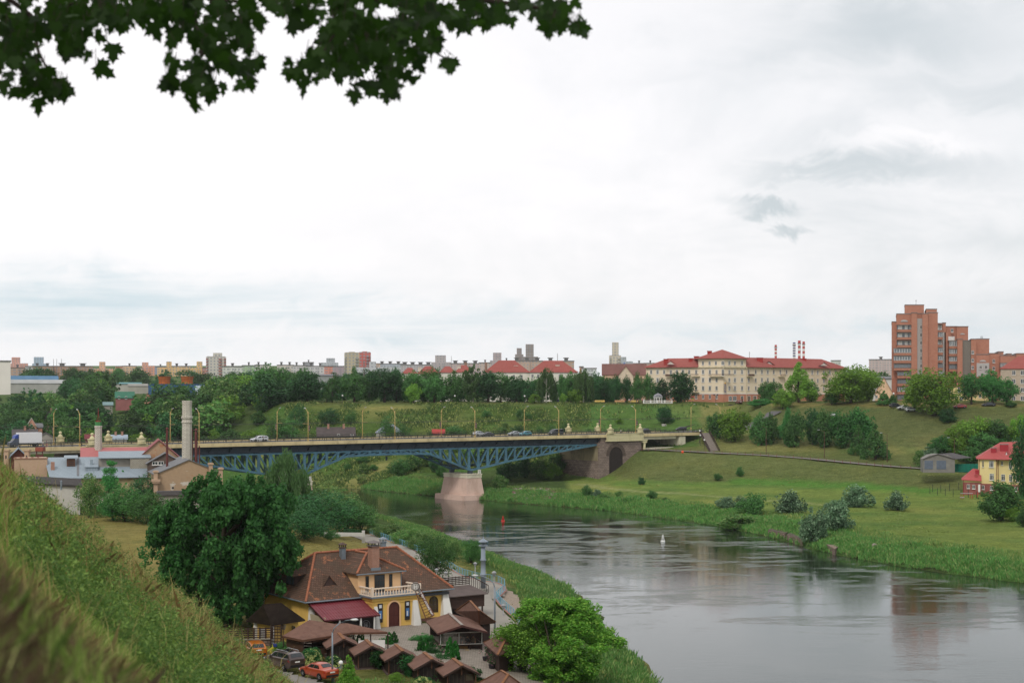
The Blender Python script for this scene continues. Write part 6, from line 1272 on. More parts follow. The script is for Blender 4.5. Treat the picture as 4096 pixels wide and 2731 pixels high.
OLDP=peel('peeling_ochre_plaster','b59a7c','a4805f',.6);WHP=peel('peeling_white_plaster','cbc7bf','9b7a66',.63);ORG=peel('orange_plaster','b99a7c','a87858',.55)
Yw=315.0
t=thing('workshop_building','long workshop with a silver standing seam roof in front of the bridge','building',(Q(zd(555,0),Yw).x,Yw,6.4),R(17));w_=Q(zd(1622,0),Yw).x-Q(zd(555,0),Yw).x;he=13.0-6.4
m=MB();m.box(.3,.3,-1,w_-.3,18,he);m.add([(.3,.3,he),(.3,18,he),(.3,9.5,he+4.0)],[(0,2,1)]);m.build('wall',peel('pale_yellow_plaster','b8a880','9a8460',.55),t)
m=MB();m.slab([(-.2,-.4,he-.1),(w_,-.4,he-.1),(w_-1,9.5,he+4.15),(-1.6,9.5,he+4.15)],.15);m.slab([(w_,19,he),(-.2,19,he),(-1.6,9.5,he+4.15),(w_-1,9.5,he+4.15)],.15);rf_=m.build('roof',SILV,t)
k=Yw/F/10.94
def on(xp,yy):return he+4.25*(yy/9.9)
m=MB();x_=(765-555)*k;m.box(x_-.9,5,on(0,5)-.8,x_+.9,7.5,on(0,5)+2.0);dv=m.build('roof_vent_box',WOODM,rf_);m=MB();m.slab([(x_-1.5,4.6,on(0,5)+2.0),(x_+1.5,4.6,on(0,5)+2.0),(x_+1.5,7.9,on(0,5)+2.5),(x_-1.5,7.9,on(0,5)+2.5)],.12);m.build('vent_roof',SILV,dv)
m=MB();[m.box(x_-.6,4.92,on(0,5)+.1+.45*i,x_+.6,5,on(0,5)+.25+.45*i)for i in range(3)];m.build('vent_slats',POST,dv)
m=MB();x_=(985-555)*k;m.slab([(x_-1.5,2.6,on(0,3)+.9),(x_+1.5,2.6,on(0,3)+.9),(x_+1.5,6.5,on(0,6.5)+.5),(x_-1.5,6.5,on(0,6.5)+.5)],.1);m.box(x_-1.3,2.8,on(0,3)-.6,x_+1.3,3.2,on(0,3)+.85);m.box(x_-.3,4,on(0,5)+.3,x_+.3,4.5,on(0,5)+1.6);m.build('skylight_box',SILV,rf_)
m=MB();xa_,xb_=(1060-555)*k,(1610-555)*k;m.slab([(xa_,3.4,on(0,5)+2.0),(xb_+.4,3.4,on(0,5)+2.0),(xb_+.1,8.6,on(0,9)+1.6),(xa_,8.6,on(0,9)+1.6)],.15);m.build('raised_roof',SILV,rf_)
m=MB();xc_=(1400-555)*k;m.box(xc_,3.6,on(0,3)-.5,xb_,4.0,on(0,5)+1.9);m.build('block_wall',brickmat('pale_blocks','a8a294','9a9486','7a7466',.5,.25,.03),rf_);m=MB();m.box(xa_,4.6,on(0,4)-.5,xc_,4.9,on(0,5)+1.9);m.build('clerestory_wall',GWALL,rf_)
m=MB();m.box((840-555)*k,.5,on(0,1),(850-555)*k,9,on(0,1)+.01);m.beam(((840-555)*k,.6,on(0,.6)+.1),((840-555)*k,9.3,on(0,9.3)+.15),.5,.1);m.build('roof_patch',GRR,rf_)
m=MB();m.box((548-555)*k+.1,3.4,on(0,3),(548-555)*k+.9,4.3,on(0,5)+1.2);m.build('chimney',BRK,rf_)
m=MB();[m.box((x-555)*k-.5,.22,he-1.5,(x-555)*k+.5,.3,he-.9)for x in(600,820)];m.build('wall_opening',POST,t)
def box_thing(name,label,cat,zf_,xa,xb,yt,yb,Y,mat,dep=8,part='wall',extra=None,down=2):
 x0,w,zt,zb_=fr(zf_,xa,xb,yt,yb,Y);t=thing(name,label,cat,(x0,Y,zb_-down),VA(x0,Y));MB().box(0,0,0,w,dep,zt-zb_+down).build(part,mat,t)
 if extra:extra(t,w,zt-zb_+down)
 return t
def parapet(t,w,h):m=MB();m.box(-.15,-.15,h,w+.15,.4,h+.25);[m.box(i*1.2,-.1,h+.25,i*1.2+.5,.3,h+.45)for i in range(int(w/1.2))];m.build('parapet',BRK,t)
box_thing('brick_annex','roofless looking bare brick building left of the silver roof','building',zd,155,500,640,880,318,OLDB,10,extra=parapet,down=6)
house('little gabled shed with a grey blue roof behind the bare brick building',zd,120,275,600,640,332,plain('red_boards','6a3e34',.85),plain('greyblue_roof','7b8794',.6),1.7,7,gable_front=True,down=6,over=.8)
for x,lab in((65,'square old brick chimney at the far left of the works'),(290,'square old brick chimney right of the little gabled shed')):
 x0,w,zt,zb_=fr(zd,x-24,x+24,552,640,331);t=thing('brick_chimney',lab,'chimney',(x0,331,zb_-8));MB().box(0,0,0,w,1.2,zt-zb_+8).build('shaft',OLDB,t);MB().box(-.2,-.2,zt-zb_+8,w+.2,1.4,zt-zb_+8.3).build('cap',OLDB,t);MB().box(.35,-.03,zt-zb_+6.2,w-.35,0,zt-zb_+7).build('flue_opening',POST,t)
box_thing('white_wall','long peeling white wall under a dark tar roof edge','wall',zd,270,850,935,1290,298,WHP,7,extra=lambda t,w,h:(MB().slab([(-2,-.4,h+.9),(w+.5,-.4,h-.1),(w+.5,8,h+.9),(-2,8,h+1.9)],.4).build('tar_roof',plain('tar_felt','3c3836',.9,var=.25),t)),down=5)
house('red roofed long works house behind the silver roof',zd,888,1640,612,660,328,OLDB,plain('faded_red_sheet','a3605e',.6,var=.1,scale=.5),1.9,10,down=6,over=.2)
house('steep gabled ochre works house with a dark red roof',zd,1480,1985,650,760,326,ORG,plain('dark_red_sheet','7c3a3a',.65,var=.1),4.6,14,gable_front=True,down=6)
house('weathered brown timber shed beside the steep gabled house',zd,1612,1990,680,800,319,plain('weathered_timber','5f5148',.9,var=.2,scale=1),GRR,2.2,6,gable_front=True,down=6,wins=[(1693,705),(1757,705)],win_size=(1.2,.8))
t=house('broad gabled works hall with stained ochre plaster front',zd,1700,2420,800,1180,306,OLDP,GRR,3.0,16,gable_front=True,down=2,over=.3,name='gabled_hall',cat='building',rot=R(6))
for x,lab_ in((1690,0),(2285,1),(2395,2)):
 x0,w,zt,zb_=fr(zd,x-20,x+20,765 if x<2000 else 690 if x<2300 else 745,1000,305.2);m=MB();o=t.location;m.box(x0-o.x,-1.0+.1,zb_-o.z,x0-o.x+w,-.1,zt-o.z);m.box(x0-o.x-.2,-1.1,zt-o.z-.4,x0-o.x+w+.2,0,zt-o.z-.1)
 if x<2000:m.box(x0-o.x-.5,-1.4,zt-o.z-2.4,x0-o.x+w+.5,0,zt-o.z-1.9);m.box(x0-o.x-.35,-1.3,zt-o.z-2.7,x0-o.x+w+.35,0,zt-o.z-2.4)
 m.build('brick_pilaster',OLDB,t)
m=MB();k=306/F/10.94;m.disc(((1887-1700)*k,-.03,(1180-958)*k+2),(0,1,0),.25,.06,12);m.build('round_hole',POST,t)
house('low dark tar roofed shed at the foot of the ochre hall',zd,1740,2180,1030,1180,299,GWALL,plain('tar_felt','3c3836',.9),.6,6,down=2)
t=house('narrow lean-to with grey sheet roof before the ochre hall',zd,1735,2080,1015,1030,302.5,GRR,GRR,.5,2,down=1)
WBR=brickmat('white_painted_brick','cac5b8','bcb6a8','857f74',.5,.28,.035,stain='8a7f72',stain_lo=.62,stain_amt=.55)
def stack(label,zf_,x,wpx,yt,yb,Y,mat,prof,name='factory_chimney',n=8,extra=None,down=6):
 p=Q(zf_(x,yb),Y);k=Y/F*(zf_(1,0)[0]-zf_(0,0)[0]);h=(yb-yt)*k;t=thing(name,label,'chimney',(p.x,Y,p.z-down));r_=wpx*k/2
 MB().lathe([(r_*a,down*(b>0)+h*b)for a,b in prof],n=n).build('shaft',mat,t,n>10)
 if extra:extra(t,r_,h+down,k)
 return t
stack('tall white brick factory chimney with two rings',z1,1718,92,575,1140,316,WBR,[(1.06,0),(1.02,.2),(.98,.62),(.99,.63),(1.12,.64),(1.12,.66),(.98,.67),(.98,.70),(1.14,.71),(1.18,.74),(.98,.75),(.95,.93),(1.0,.94),(1.0,.97),(1.04,.98),(.98,1)],n=8)
def cap2(t,r_,h,k):m=MB();m.lathe([(r_*.93,h),(r_*.93,h+42*k)],n=8);m.build('green_band',plain('green_band','3c7a44',.7),t);m=MB();m.lathe([(r_*.7,h+42*k),(r_*.7,h+55*k)],n=8);[m.tube([(r_*.5*math.cos(a),r_*.5*math.sin(a),h+50*k),(0,0,h+125*k)],.04,4)for a in(0,2.1,4.2)];m.tube([(0,0,h+100*k),(0,0,h+190*k)],[.12,.06],6);m.build('mast_tripod',plain('rust_red','7a3a30',.8),t)
stack('short white brick chimney with a green band and tripod mast',zd,1076,84,275,548,333,WBR,[(1.0,0),(1.0,.3),(.94,.9),(1.0,.92),(1.05,.97),(.95,1)],extra=cap2)
RUST=plain('rusty_steel_pipe','5e3430',.8,var=.25,scale=.8)
def rcap(t,r_,h,k):m=MB();m.lathe([(r_*.3,h),(r_*1.5,h+.25),(.03,h+.65)],n=10);m.build('rain_cap',RUST,t)
for x,w_,yt,yb,Y,lab in((1828,26,322,722,312,'rusty steel flue pipe left of the tall white chimney'),(2105,14,340,680,318,'thin rusty pipe touching the tall white chimney'),(2145,32,335,695,314,'rusty flue pipe with a green cap edge right of the tall white chimney'),(2181,13,522,705,313,'short thin rusty pipe rightmost of the pipes')):stack(lab,zd,x,w_,yt,yb,Y,RUST,[(1,0),(1,1)],'flue_pipe',10,rcap,3)
for x,y,lab in((252,815,'small tin roof vent left on the tar roof'),(315,830,'small tin roof vent second on the tar roof'),(670,870,'small tin roof vent right on the tar roof')):stack(lab,zd,x,20,y,y+55,297,COPP,[(1,0),(1,.8),(1.4,.82),(.1,1)],'roof_vent',8,None,1)
x0,w,zt,zb_=fr(zd,385,468,512,555,334);t=thing('rusty_tank','rusty red box tank on a frame before the bridge fascia','tank',(x0,334,zb_));MB().box(0,0,0,w,2,zt-zb_).build('tank',plain('rust_box','8a4a3a',.8,var=.2),t);m=MB();[m.box(x,.3,-7,x+.2,.5,0)for x in(.1,w-.3)];m.box(0,.2,-2,w,.4,-.8);m.build('frame',RUST,t)
m=MB();a,b=P(zB(775,128),6.2),P(zB(1085,118),6.2);m.extr([a,b,b+Vector((0,0,.5)),a+Vector((0,0,.8))],(0,.4,0));p=P(zB(1085,165),5.0);m.box(p.x-.25,p.y-.25,4.5,p.x+.25,p.y+.25,7.0);tag(m.build('garden_wall',WHP),'broken white garden wall with a post behind the grassy mound','wall')
RB=brickmat('red_brick_wall','b57c66','aa725d','a47e6c',.8,.3,.03,stain='9c6048',stain_lo=.55,stain_amt=.3)
GP=plain('grey_panel','a9a7a4',.8,var=.05,scale=.3);GEDGE=plain('parapet_grey','7c7470',.8);WGL=glass_mat('balcony_glass','4d5256',.15)
tw=thing('brick_tower_block','stepped red brick tower block with glazed balconies and grey panel strips','tower block',(0,0,28.4))
def tb(x0,x1,yt,Y,Yb=584,mat=RB,name='wall',ybot=None,edge=True):
 a=Q(za(x0,yt),Y);b=Q(za(x1,yt),Y);zb_=0 if ybot is None else Q(za(x0,ybot),Y).z-28.4;sk=.262*(Yb-Y);fp=[(a.x,Y),(b.x,Y),(b.x+sk,Yb),(a.x+sk,Yb)];m=MB();m.prism(fp,zb_-(2 if ybot is None else 0),a.z-28.4);o=m.build(name,mat,tw)
 if edge:m=MB();m.prism([(a.x-.12,Y-.12),(b.x+.12,Y-.12),(b.x+sk+.12,Yb),(a.x+sk-.12,Yb)],a.z-28.4,a.z-28.4+.3);m.build('parapet_edge',GEDGE,o)
 return o
tb(100,168,352,562);tb(168,385,237,560.6);tb(385,470,222,559);tb(470,545,234,560.4);tb(545,627,232,558.6);tb(627,770,218,560.6);tb(600,757,168,563);tb(290,568,107,566,578)
tb(698,836,376,565);tb(836,886,368,566);tb(880,1052,420,571);tb(1045,1212,422,569.5);tb(868,922,500,566,edge=False);tb(920,1056,628,565);tb(1056,1131,606,562);tb(1255,1332,604,563.5);tb(1332,1520,602,567);tb(1332,1520,828,562.5)
tb(1520,1690,812,564);tb(1652,1728,788,566);tb(1680,1920,842,563);tb(1780,1846,818,566);tb(1914,2080,814,562.5)
tb(470,545,300,560.25,560.38,GP,'grey_panel_strip',edge=False);tb(834,866,500,565.8,565.96,GP,'grey_panel_strip',edge=False);tb(1336,1520,948,562.3,562.46,GP,'grey_panel_strip',edge=False);tb(886,1015,560,570.6,570.96,WPAINT,'grey_panel_strip',ybot=622,edge=False)
LAT=brickmat('concrete_lattice','4a4642','57524c','8a847a',.55,.4,.12,off=.35);tb(1131,1256,625,564.2,584,LAT,'lattice_screen')
k=560/F/14.58
def bal(x0,x1,yt,yb,Y,style):
 a=Q(za(x0,yt),Y);b=Q(za(x1,yb),Y);w=b.x-a.x;h=a.z-b.z
 m=MB();m.mat(0);m.box(0,-1.2,-1.0,w,0,0);m.mat(3);m.box(-.15,-1.3,-.05,w+.15,0,.04);m.mat(1);m.box(.1,-1.1 if style!='open' else-.05,.04,w-.1,-.0,h);m.mat(2)
 n=7 if w>5 else 5
 if style in('white','dark'):
  m.mat(2 if style=='white' else 3)
  for i in range(n+1):x=w*i/n;m.box(max(x-.06,0),-1.2,.04,min(x+.06,w),-1.1,h)
  m.box(0,-1.2,h-.12,w,-1.1,h);m.box(0,-1.22,.02,w,-1.1,.14)
 else:
  m.mat(2);m.box(w*.08,-.1,.04,w*.36,-.05,h*.95);m.box(w*.52,-.1,.04,w*.72,-.05,h*.95);m.box(w*.84,-.1,.04,w*.95,-.05,h*.95)
 m.mat(3);m.box(-.2,-1.35,h,w+.2,0,h+.12);m.build('balcony',[RB,WGL,WPAINT,GEDGE],tw,loc=(a.x,Y,b.z-28.4))
for(yt,yb,st)in((398,460,'open'),(512,572,'open'),(628,686,'open'),(738,800,'white'),(850,912,'white'),(965,1020,'dark'),(1080,1132,'dark'),(1190,1246,'dark'),(1300,1366,'white'),(1416,1480,'dark')):bal(122 if 700<yt<1050 else 170,393,yt,yb,560.55,st)
for(yt,yb,st)in((392,470,'open'),(502,570,'white'),(622,682,'open'),(730,795,'white'),(845,908,'white'),(958,1018,'dark'),(1070,1130,'white')):bal(702,830,yt,yb,564.9,st)
for(yt,yb,st)in((630,702,'white'),(748,812,'white'),(860,924,'white'),(972,1036,'dark')):bal(924,1055,yt,yb,564.9,st)
bal(1668,1760,950,1006,562.9,'white')
for y in(455,568,682,795,908,1020):p=Q(za(527,y),560.22);put_window(tw,p.x,560.22,p.z-28.4,.9,1.5)
for x,y,Y in((1278,818,563.4),(1278,935,563.4),(1278,1040,563.4),(1393,1036,562.2),(1474,1036,562.2),(1584,945,563.9),(1584,1052,563.9),(978,500,569.4)):p=Q(za(x,y),Y);put_window(tw,p.x,Y,p.z-28.4,1.0,1.4)
for x,y,r_,Y in((280,348,55,560.5),(1130,532,35,569.4),(1425,930,50,562.4)):
 p=Q(za(x,y),Y);m=MB();n=10;m.extr([(p.x+r_*k*math.cos(math.pi*i/n),Y-.05,p.z-28.4+r_*k*.55*math.sin(math.pi*i/n))for i in range(n+1)],(0,-.06,0));m.build('arched_lunette',GP,tw)
p=Q(za(453,105),570);m=MB();m.tube([(p.x,570,p.z-28.4),(p.x,570,p.z-28.4+2.1)],.06,5);m.box(p.x-.3,570,p.z-28.4+1.7,p.x+.2,570.05,p.z-28.4+1.85);m.build('roof_aerial',POST,tw)
p=Q(za(1410,600),572);m=MB();[m.tube([(p.x+i*.4-.4,572,p.z-28.4),(p.x+i*.4-.4,572,p.z-28.4+1.1)],.05,4)for i in range(3)];[m.tube([(p.x-.45,572,p.z-28.4+j),(p.x+.45,572,p.z-28.4+j)],.05,4)for j in(.5,1.1)];m.build('roof_frame',POST,tw)
PEW=plain('peach_wall','d6b493',.85,scale=.2);PYW=plain('pale_yellow_wall','d8c18c',.85,scale=.2)
house('peach house with a red roof wedge left of the brick tower',z4,790,915,770,850,556,PEW,RROOF,6.0,10,gable_front=True,down=2,wins=[(800,815)],name='peach_house')
shed('long white warehouse row behind the peach house',z4,770,915,668,720,640,'c9c8c4','6a6a6c',1)
t=house('pale yellow villa with a red roof behind the bright tree right of the tower',z4,1290,1480,722,858,535,PYW,RROOF,3.5,12,hip=True,down=1,wins=[(1335,835),(1385,835),(1420,835),(1335,770),(1405,770)],chim=2,win_size=(1.1,1.9))
house('red roofed yellow wing between the dark trees',z4,1480,1660,690,858,560,PYW,RROOF,3.2,12,hip=True,down=1,chim=2,wins=[(1560,810)])
PBR=brickmat('pale_silicate_brick','b9aa98','ad9e8c','9a8e7e',.8,.3,.03)
t=house('pale brick four storey house with a red roof at the right edge',z4,1716,2100,590,858,545,PBR,RROOF,4.6,13,hip=True,down=1,name='pale_brick_house',wins=[(x,y)for x in(1808,1867,1930,1990)for y in(642,705,768,830)],win_size=(1.3,1.7))
WW=plain('white_house_wall','cfccc0',.85,scale=.2);RR2=RROOF
def park_house(label,zf_,xa,xb,ye,yb,Y,rise,wx,wy,chim=2,dorm=()):
 t=house(label,zf_,xa,xb,ye,yb,Y,WW,RR2,rise,13,hip=True,name='white_house',wins=[(x,y)for x in wx for y in wy],chim=0,win_size=(1.0,1.7),down=1)
 k=Y/F/9.188;x0=fr(zf_,xa,xb,ye,yb,Y)[0]
 for x,y in dorm:m=MB();z=(yb-y)*k+1;m.box((x-xa)*k-.9,3.2,z-2.5,(x-xa)*k+.9,4.6,z);m.box((x-xa)*k-1.05,3.05,z,(x-xa)*k+1.05,4.75,z+.18);m.build('chimney',plain('cream_chimney','cfc8b8',.85),t)
 return t
park_house('white four storey house with a red hipped roof, left half behind trees',z2,2100,2512,308,600,640,5.2,(2306,2370,2440),(372,440,510),dorm=((2225,262),(2390,255)))
park_house('white four storey house wing right of the drooping birch',z3,160,600,308,600,632,5.0,(188,240,350,438),(368,440,508),dorm=((420,250),))
park_house('low red roofed house at the left of the park row',z2,1345,1480,322,600,660,2.6,(),())
park_house('red roofed house second of the park row',z2,1490,1680,322,600,665,3.4,(),(),dorm=((1505,270),))
park_house('red roofed house third of the park row',z2,1690,1830,312,600,660,2.8,(),())
park_house('red roofed house fourth of the park row by the bare birch',z2,1835,1985,310,600,655,3.2,(),(),dorm=((1865,262),))
for x,lab in((1927,'brick chimney above the fourth red roof'),(2112,'brick chimney between the red roofs')):
 stack(lab,z2,x,24,225,290,690,brickmat('round_brick','8a5c4a','7a5040','b0a090',.3,.12,.02),[(1,0),(1,.9),(1.15,.92),(1.15,1)],'brick_chimney',10)
shed('dark brown roofed hall between the park trees and the cream house',z3,832,1232,338,420,690,'c9a890','6e4a42',5.5,16)
house('cream gable in the middle of the dark brown roofed hall',z3,975,1115,345,420,684,plain('cream_gable','c9b8a4',.85),plain('brown_roof','6e4a42',.8),4.6,12,gable_front=True,down=2)
shed('grey factory hall low between the great trees',z2,540,700,345,400,820,'8f9290','6f6f72',1)
PB=brickmat('pink_red_brick','a0625a','8c544e','7a4a46',.4,.16,.02);YW=plain('bright_yellow_plaster','dac88e',.8,var=.04,scale=.3);RSH=brickmat('red_sheet_roof','a85250','a04c4a','8a3e3e',.5,8,.02,rough=.5,off=0);DP=plain('downpipe_red','7a2226',.5)
t=thing('yellow_villa','yellow two storey house with brick ground floor and red chimneys at the right edge','house',(Q(zb(330,1000),380).x,380,Q(zb(330,1000),380).z),R(-17));k=380/F/17.42;X=lambda x:(x-330)*k;Z=lambda y:(1000-y)*k
m=MB();m.box(X(330),0,Z(835),X(625),11,Z(405));m.box(X(625),.9,Z(850),X(1250),12,Z(415));m.build('wall',YW,t)
m=MB();m.box(X(330)-.1,-.1,-1,X(625),11,Z(835));m.box(X(625),.8,-1.5,X(1250),12,Z(850));m.build('ground_floor',PB,t)
m=MB();A,B=Vector((X(290),-.6,Z(400))),Vector((X(1290),-.6,Z(412)));E_,F_=Vector((X(500)+3,6,Z(215)+1.4)),Vector((X(1200),6,Z(190)+1.3));C_,D_=Vector((X(1290),12.6,Z(412))),Vector((X(290),12.6,Z(400)))
m.slab([A,B,F_,E_],.18);m.slab([C_,D_,E_,F_],.18);m.slab([D_,A,E_],.18);m.slab([B,C_,F_],.18);r_=m.build('roof',RSH,t)
for x0_,x1_,yt,y_ in((533,622,228,1.6),(682,820,165,2.2),(897,990,122,6.5)):
 m=MB();m.mat(0);m.box(X(x0_),y_,Z(400),X(x1_),y_+1.4,Z(yt));m.mat(1);m.box(X(x0_)-.1,y_-.1,Z(yt)+.15,X(x1_)+.1,y_+1.5,Z(yt)+.3);m.box(X(x0_)+.1,y_+.1,Z(yt),X(x0_)+.25,y_+.3,Z(yt)+.15);m.box(X(x1_)-.25,y_+.1,Z(yt),X(x1_)-.1,y_+.3,Z(yt)+.15);m.build('chimney',[plain('chimney_red','9a2c34',.7,var=.1),GEDGE],r_)
m=MB();m.mat(1);a=(X(785),1.0,Z(335));m.add([(a[0]-.25,a[1],a[2]),(a[0]+.25,a[1],a[2]),(a[0],a[1],a[2]+.8)],[(0,1,2)]);m.mat(0);m.slab([(a[0]-.45,a[1]-.1,a[2]-.1),(a[0],a[1]-.1,a[2]+1.05),(a[0]+1.3,a[1]+2.2,a[2]+1.0)],.08);m.slab([(a[0],a[1]-.1,a[2]+1.05),(a[0]+.5,a[1]-.1,a[2]-.1),(a[0]+1.3,a[1]+2.2,a[2]+1.0)],.08);m.build('roof_dormer',[RSH,WPAINT],r_)
for x,yb_,w_,h_,y_ in((397,548,.35,1.7,0),(535,552,1.15,1.75,0),(712,512,.4,1.0,.9),(852,572,.85,1.8,.9),(950,580,.7,1.8,.9),(541,772,1.1,1.75,0),(731,780,1.0,1.7,.9),(855,790,.85,1.8,.9),(964,800,.8,1.8,.9)):put_window(t,X(x),y_-.02,Z(yb_),w_,h_,tran=.75 if w_>.5 else 0,mull=2 if w_>1 else 1 if w_>.5 else 0)
for x,yb_,y_ in((395,935,-.1),(540,945,-.1),(940,960,.8)):put_window(t,X(x),y_-.02,Z(yb_),.8,1.1)
m=MB();m.box(X(838),.72,Z(990),X(865),.8,Z(892));m.build('side_door',WPAINT,t)
m=MB();[m.tube([(X(x),y_-.15,-.5),(X(x),y_-.15,Z(415))],.07,6)for x,y_ in((335,0),(618,0),(650,.9),(1040,.9))];m.build('downpipe',DP,t)
a_=thing('brick_annex_house','low brick annex with a red roof and white door joined to the yellow house','house',(Q(zb(25,975),381).x,379.5,Q(zb(25,975),381).z),R(-17));X2=lambda x:(x-25)*k;Z2=lambda y:(975-y)*k
m=MB();m.box(0,0,-1,X2(328),7,Z2(805));m.build('brick_wall',PB,a_);m=MB();m.box(-.05,-.05,Z2(805),X2(328),7,Z2(765));m.build('yellow_band',YW,a_)
m=MB();m.slab([(-.4,-.5,Z2(758)),(X2(328),-.5,Z2(775)),(X2(326),4,Z2(590)),(X2(190),4,Z2(578))],.15);m.slab([(-.4,7.5,Z2(758)),(-.4,-.5,Z2(758)),(X2(190),4,Z2(578))],.15);m.slab([(X2(328),7.5,Z2(775)),(-.4,7.5,Z2(758)),(X2(190),4,Z2(578)),(X2(326),4,Z2(590))],.15);r2_=m.build('roof',RSH,a_)
m=MB();m.box(X2(228),1.8,Z2(680),X2(315),2.9,Z2(598));m.build('chimney',plain('chimney_red','9a2c34',.7,var=.1),r2_);m=MB();m.box(X2(215),.7,Z2(725),X2(265),2,Z2(668));m.build('roof_dormer',RSH,r2_)
put_window(a_,X2(110),-.02,Z2(912),.75,1.1);put_window(a_,X2(198),-.02,Z2(918),.75,1.1);m=MB();m.box(X2(272),-.08,Z2(970),X2(307),0,Z2(840));m.build('door',WPAINT,a_)
m=MB();m.tube([(.05,-.15,-.5),(.05,-.15,Z2(770))],.06,6);m.build('downpipe',DP,a_)
Yg=402
t=thing('concrete_garage','grey rendered garage with two blue grey doors below the slope','garage',(Q(z4(1145,1335),Yg).x,Yg,Q(z4(1145,1335),Yg).z),R(-10));k2=Yg/F/7.379;w_=(1370-1145)*k2;h1=(1335-1262)*k2;pk=(1335-1226)*k2
m=MB();m.extr([(0,0,-1),(w_,0,-1),(w_,0,h1),(w_*.8,0,pk*.93),(w_*.45,0,pk),(w_*.2,0,pk*.93),(0,0,h1)],(0,7,0));m.build('wall',plain('rough_render','7c7a74',.95,var=.2,scale=.5),t)
m=MB();m.slab([(-.2,-.3,h1+.05),(w_*.45,-.3,pk+.15),(w_*.45+5,7.3,pk+.2),(2,7.3,h1+.3)],.12);m.slab([(w_*.45,-.3,pk+.15),(w_+.2,-.3,h1+.1),(w_+5.5,7.3,h1+.3),(w_*.45+5,7.3,pk+.2)],.12);m.build('roof',plain('garage_roof','4f4c4c',.9),t)
for x0_,x1_ in((1155,1215),(1240,1308)):m=MB();m.box((x0_-1145)*k2,-.06,0,(x1_-1145)*k2,0,(1335-1272)*k2);m.build('garage_door',plain('garage_door_blue','5c6674',.6),t)
x0,w,zt,zb_=fr(z4,1368,1556,1297,1342,404);t=thing('green_fence','turquoise green sheet fence right of the garage','fence',(x0,404,zb_));m=MB();m.box(0,0,-.6,w,.08,zt-zb_);m.build('sheet',brickmat('green_sheet','1f7a66','1c705e','145446',.3,9,.04,off=0),t);m=MB();[m.box(i*w/6-.06,-.05,-.6,i*w/6+.06,.14,zt-zb_+.1)for i in range(7)];m.build('posts',plain('green_post','145446',.7),t)['kind']='stuff'
t=thing('mesh_fence','thin green mesh fence of tall posts before the yellow house','fence',(0,0,0));m=MB();pts_=[]
for x,yt,yb_ in((1195,1465,1520),(1250,1475,1530),(1308,1482,1536),(1366,1484,1540),(1424,1490,1545),(1478,1490,1545),(1540,1500,1550),(1215,1450,1508),(1275,1452,1508),(1340,1442,1500),(1408,1437,1492)):
 p=G(z4(x,yb_),300);kk=p.y/F/7.379;m.box(p.x-.06,p.y-.06,p.z-.3,p.x+.06,p.y+.06,p.z+(yb_-yt)*kk)
m.build('posts',plain('fence_post_green','26352c',.7),t)['kind']='stuff'
t=thing('exercise_bars','red legged exercise bars with a grey rail on the lawn','playground bars',G(z4(1430,1560),300));kk=t.location.y/F/7.379;m=MB();[m.box((x-1430)*kk-.06,-.05,-.3,(x-1430)*kk+.06,.05,h_*kk)for x,h_ in((1424,42),(1440,40),(1492,42),(1508,40),(1546,58))];m.build('leg',plain('bar_red','a83c2c',.6),t);m=MB();m.box((1420-1430)*kk,-.05,42*kk,(1510-1430)*kk,.05,46*kk);m.box((1418-1430)*kk,-.3,12*kk,(1448-1430)*kk,.3,16*kk);m.build('rail',LGREY,t)
for x,yt,yb_,lab in((416,1062,1258,'thin brown lamp post on the slope among the round trees'),(879,1085,1292,'thin brown lamp post right of the last slope tree'),(1375,1118,1338,'thin brown lamp post beside the garage roof')):
 p=G(z4(x,yb_),380);kk=p.y/F/7.379;t=thing('lamp_post',lab,'street lamp',p,0,'thin brown lamp posts by the embankment road');h=(yb_-yt)*kk;MB().tube([(0,0,-.3),(0,0,h)],[.12,.07],6).build('pole',plain('post_brown','5c4038',.8),t);m=MB();m.beam((0,0,h),(-1.6,0,h+.5),.08,.08);m.build('arm',plain('post_brown','5c4038',.8),t);m=MB();m.box(-2.2,-.12,h+.45,-1.5,.12,h+.6);m.build('lamp_head',LGREY,t)
p=G(z3(2335,1070),380);t=thing('lamp_post','thin brown lamp post by the road at the left slope trees','street lamp',p,0,'thin brown lamp posts by the embankment road');h=245/9.188*p.y/F;MB().tube([(0,0,-.3),(0,0,h)],[.12,.07],6).build('pole',plain('post_brown','5c4038',.8),t);m=MB();m.beam((0,0,h),(-1.4,0,h+.5),.08,.08);m.build('arm',plain('post_brown','5c4038',.8),t)
t=thing('park_gazebo','white round gazebo with a domed lattice roof in the park','gazebo',Q(zc(202,640),566));t.location.z=28.5;kk=566/F/11.2
m=MB();[m.tube([(45*kk*math.cos(a),45*kk*math.sin(a),0),(45*kk*math.cos(a),45*kk*math.sin(a),55*kk)],.16,8)for a in np.arange(8)*math.pi/4+.2];m.build('columns',WPAINT,t)['kind']='stuff'
m=MB();m.lathe([(50*kk,55*kk),(50*kk,62*kk)],n=16);m.build('ring_beam',WPAINT,t)
m=MB()
for j in range(16):
 a=j*math.pi/8;pts_=[(50*kk*math.cos(q)*math.cos(a),50*kk*math.cos(q)*math.sin(a),62*kk+38*kk*math.sin(q))for q in np.linspace(0,1.5,6)];m.tube(pts_,.07,4)
for q in(.35,.75,1.15):m.tube([(50*kk*math.cos(q)*math.cos(a),50*kk*math.cos(q)*math.sin(a),62*kk+38*kk*math.sin(q))for a in np.linspace(0,6.283,17)],.06,4)
m.lathe([(.3,98*kk),(.1,103*kk),(.2,106*kk),(.02,112*kk)],n=8);m.build('dome',plain('dome_lattice','b4b4bc',.6),t)
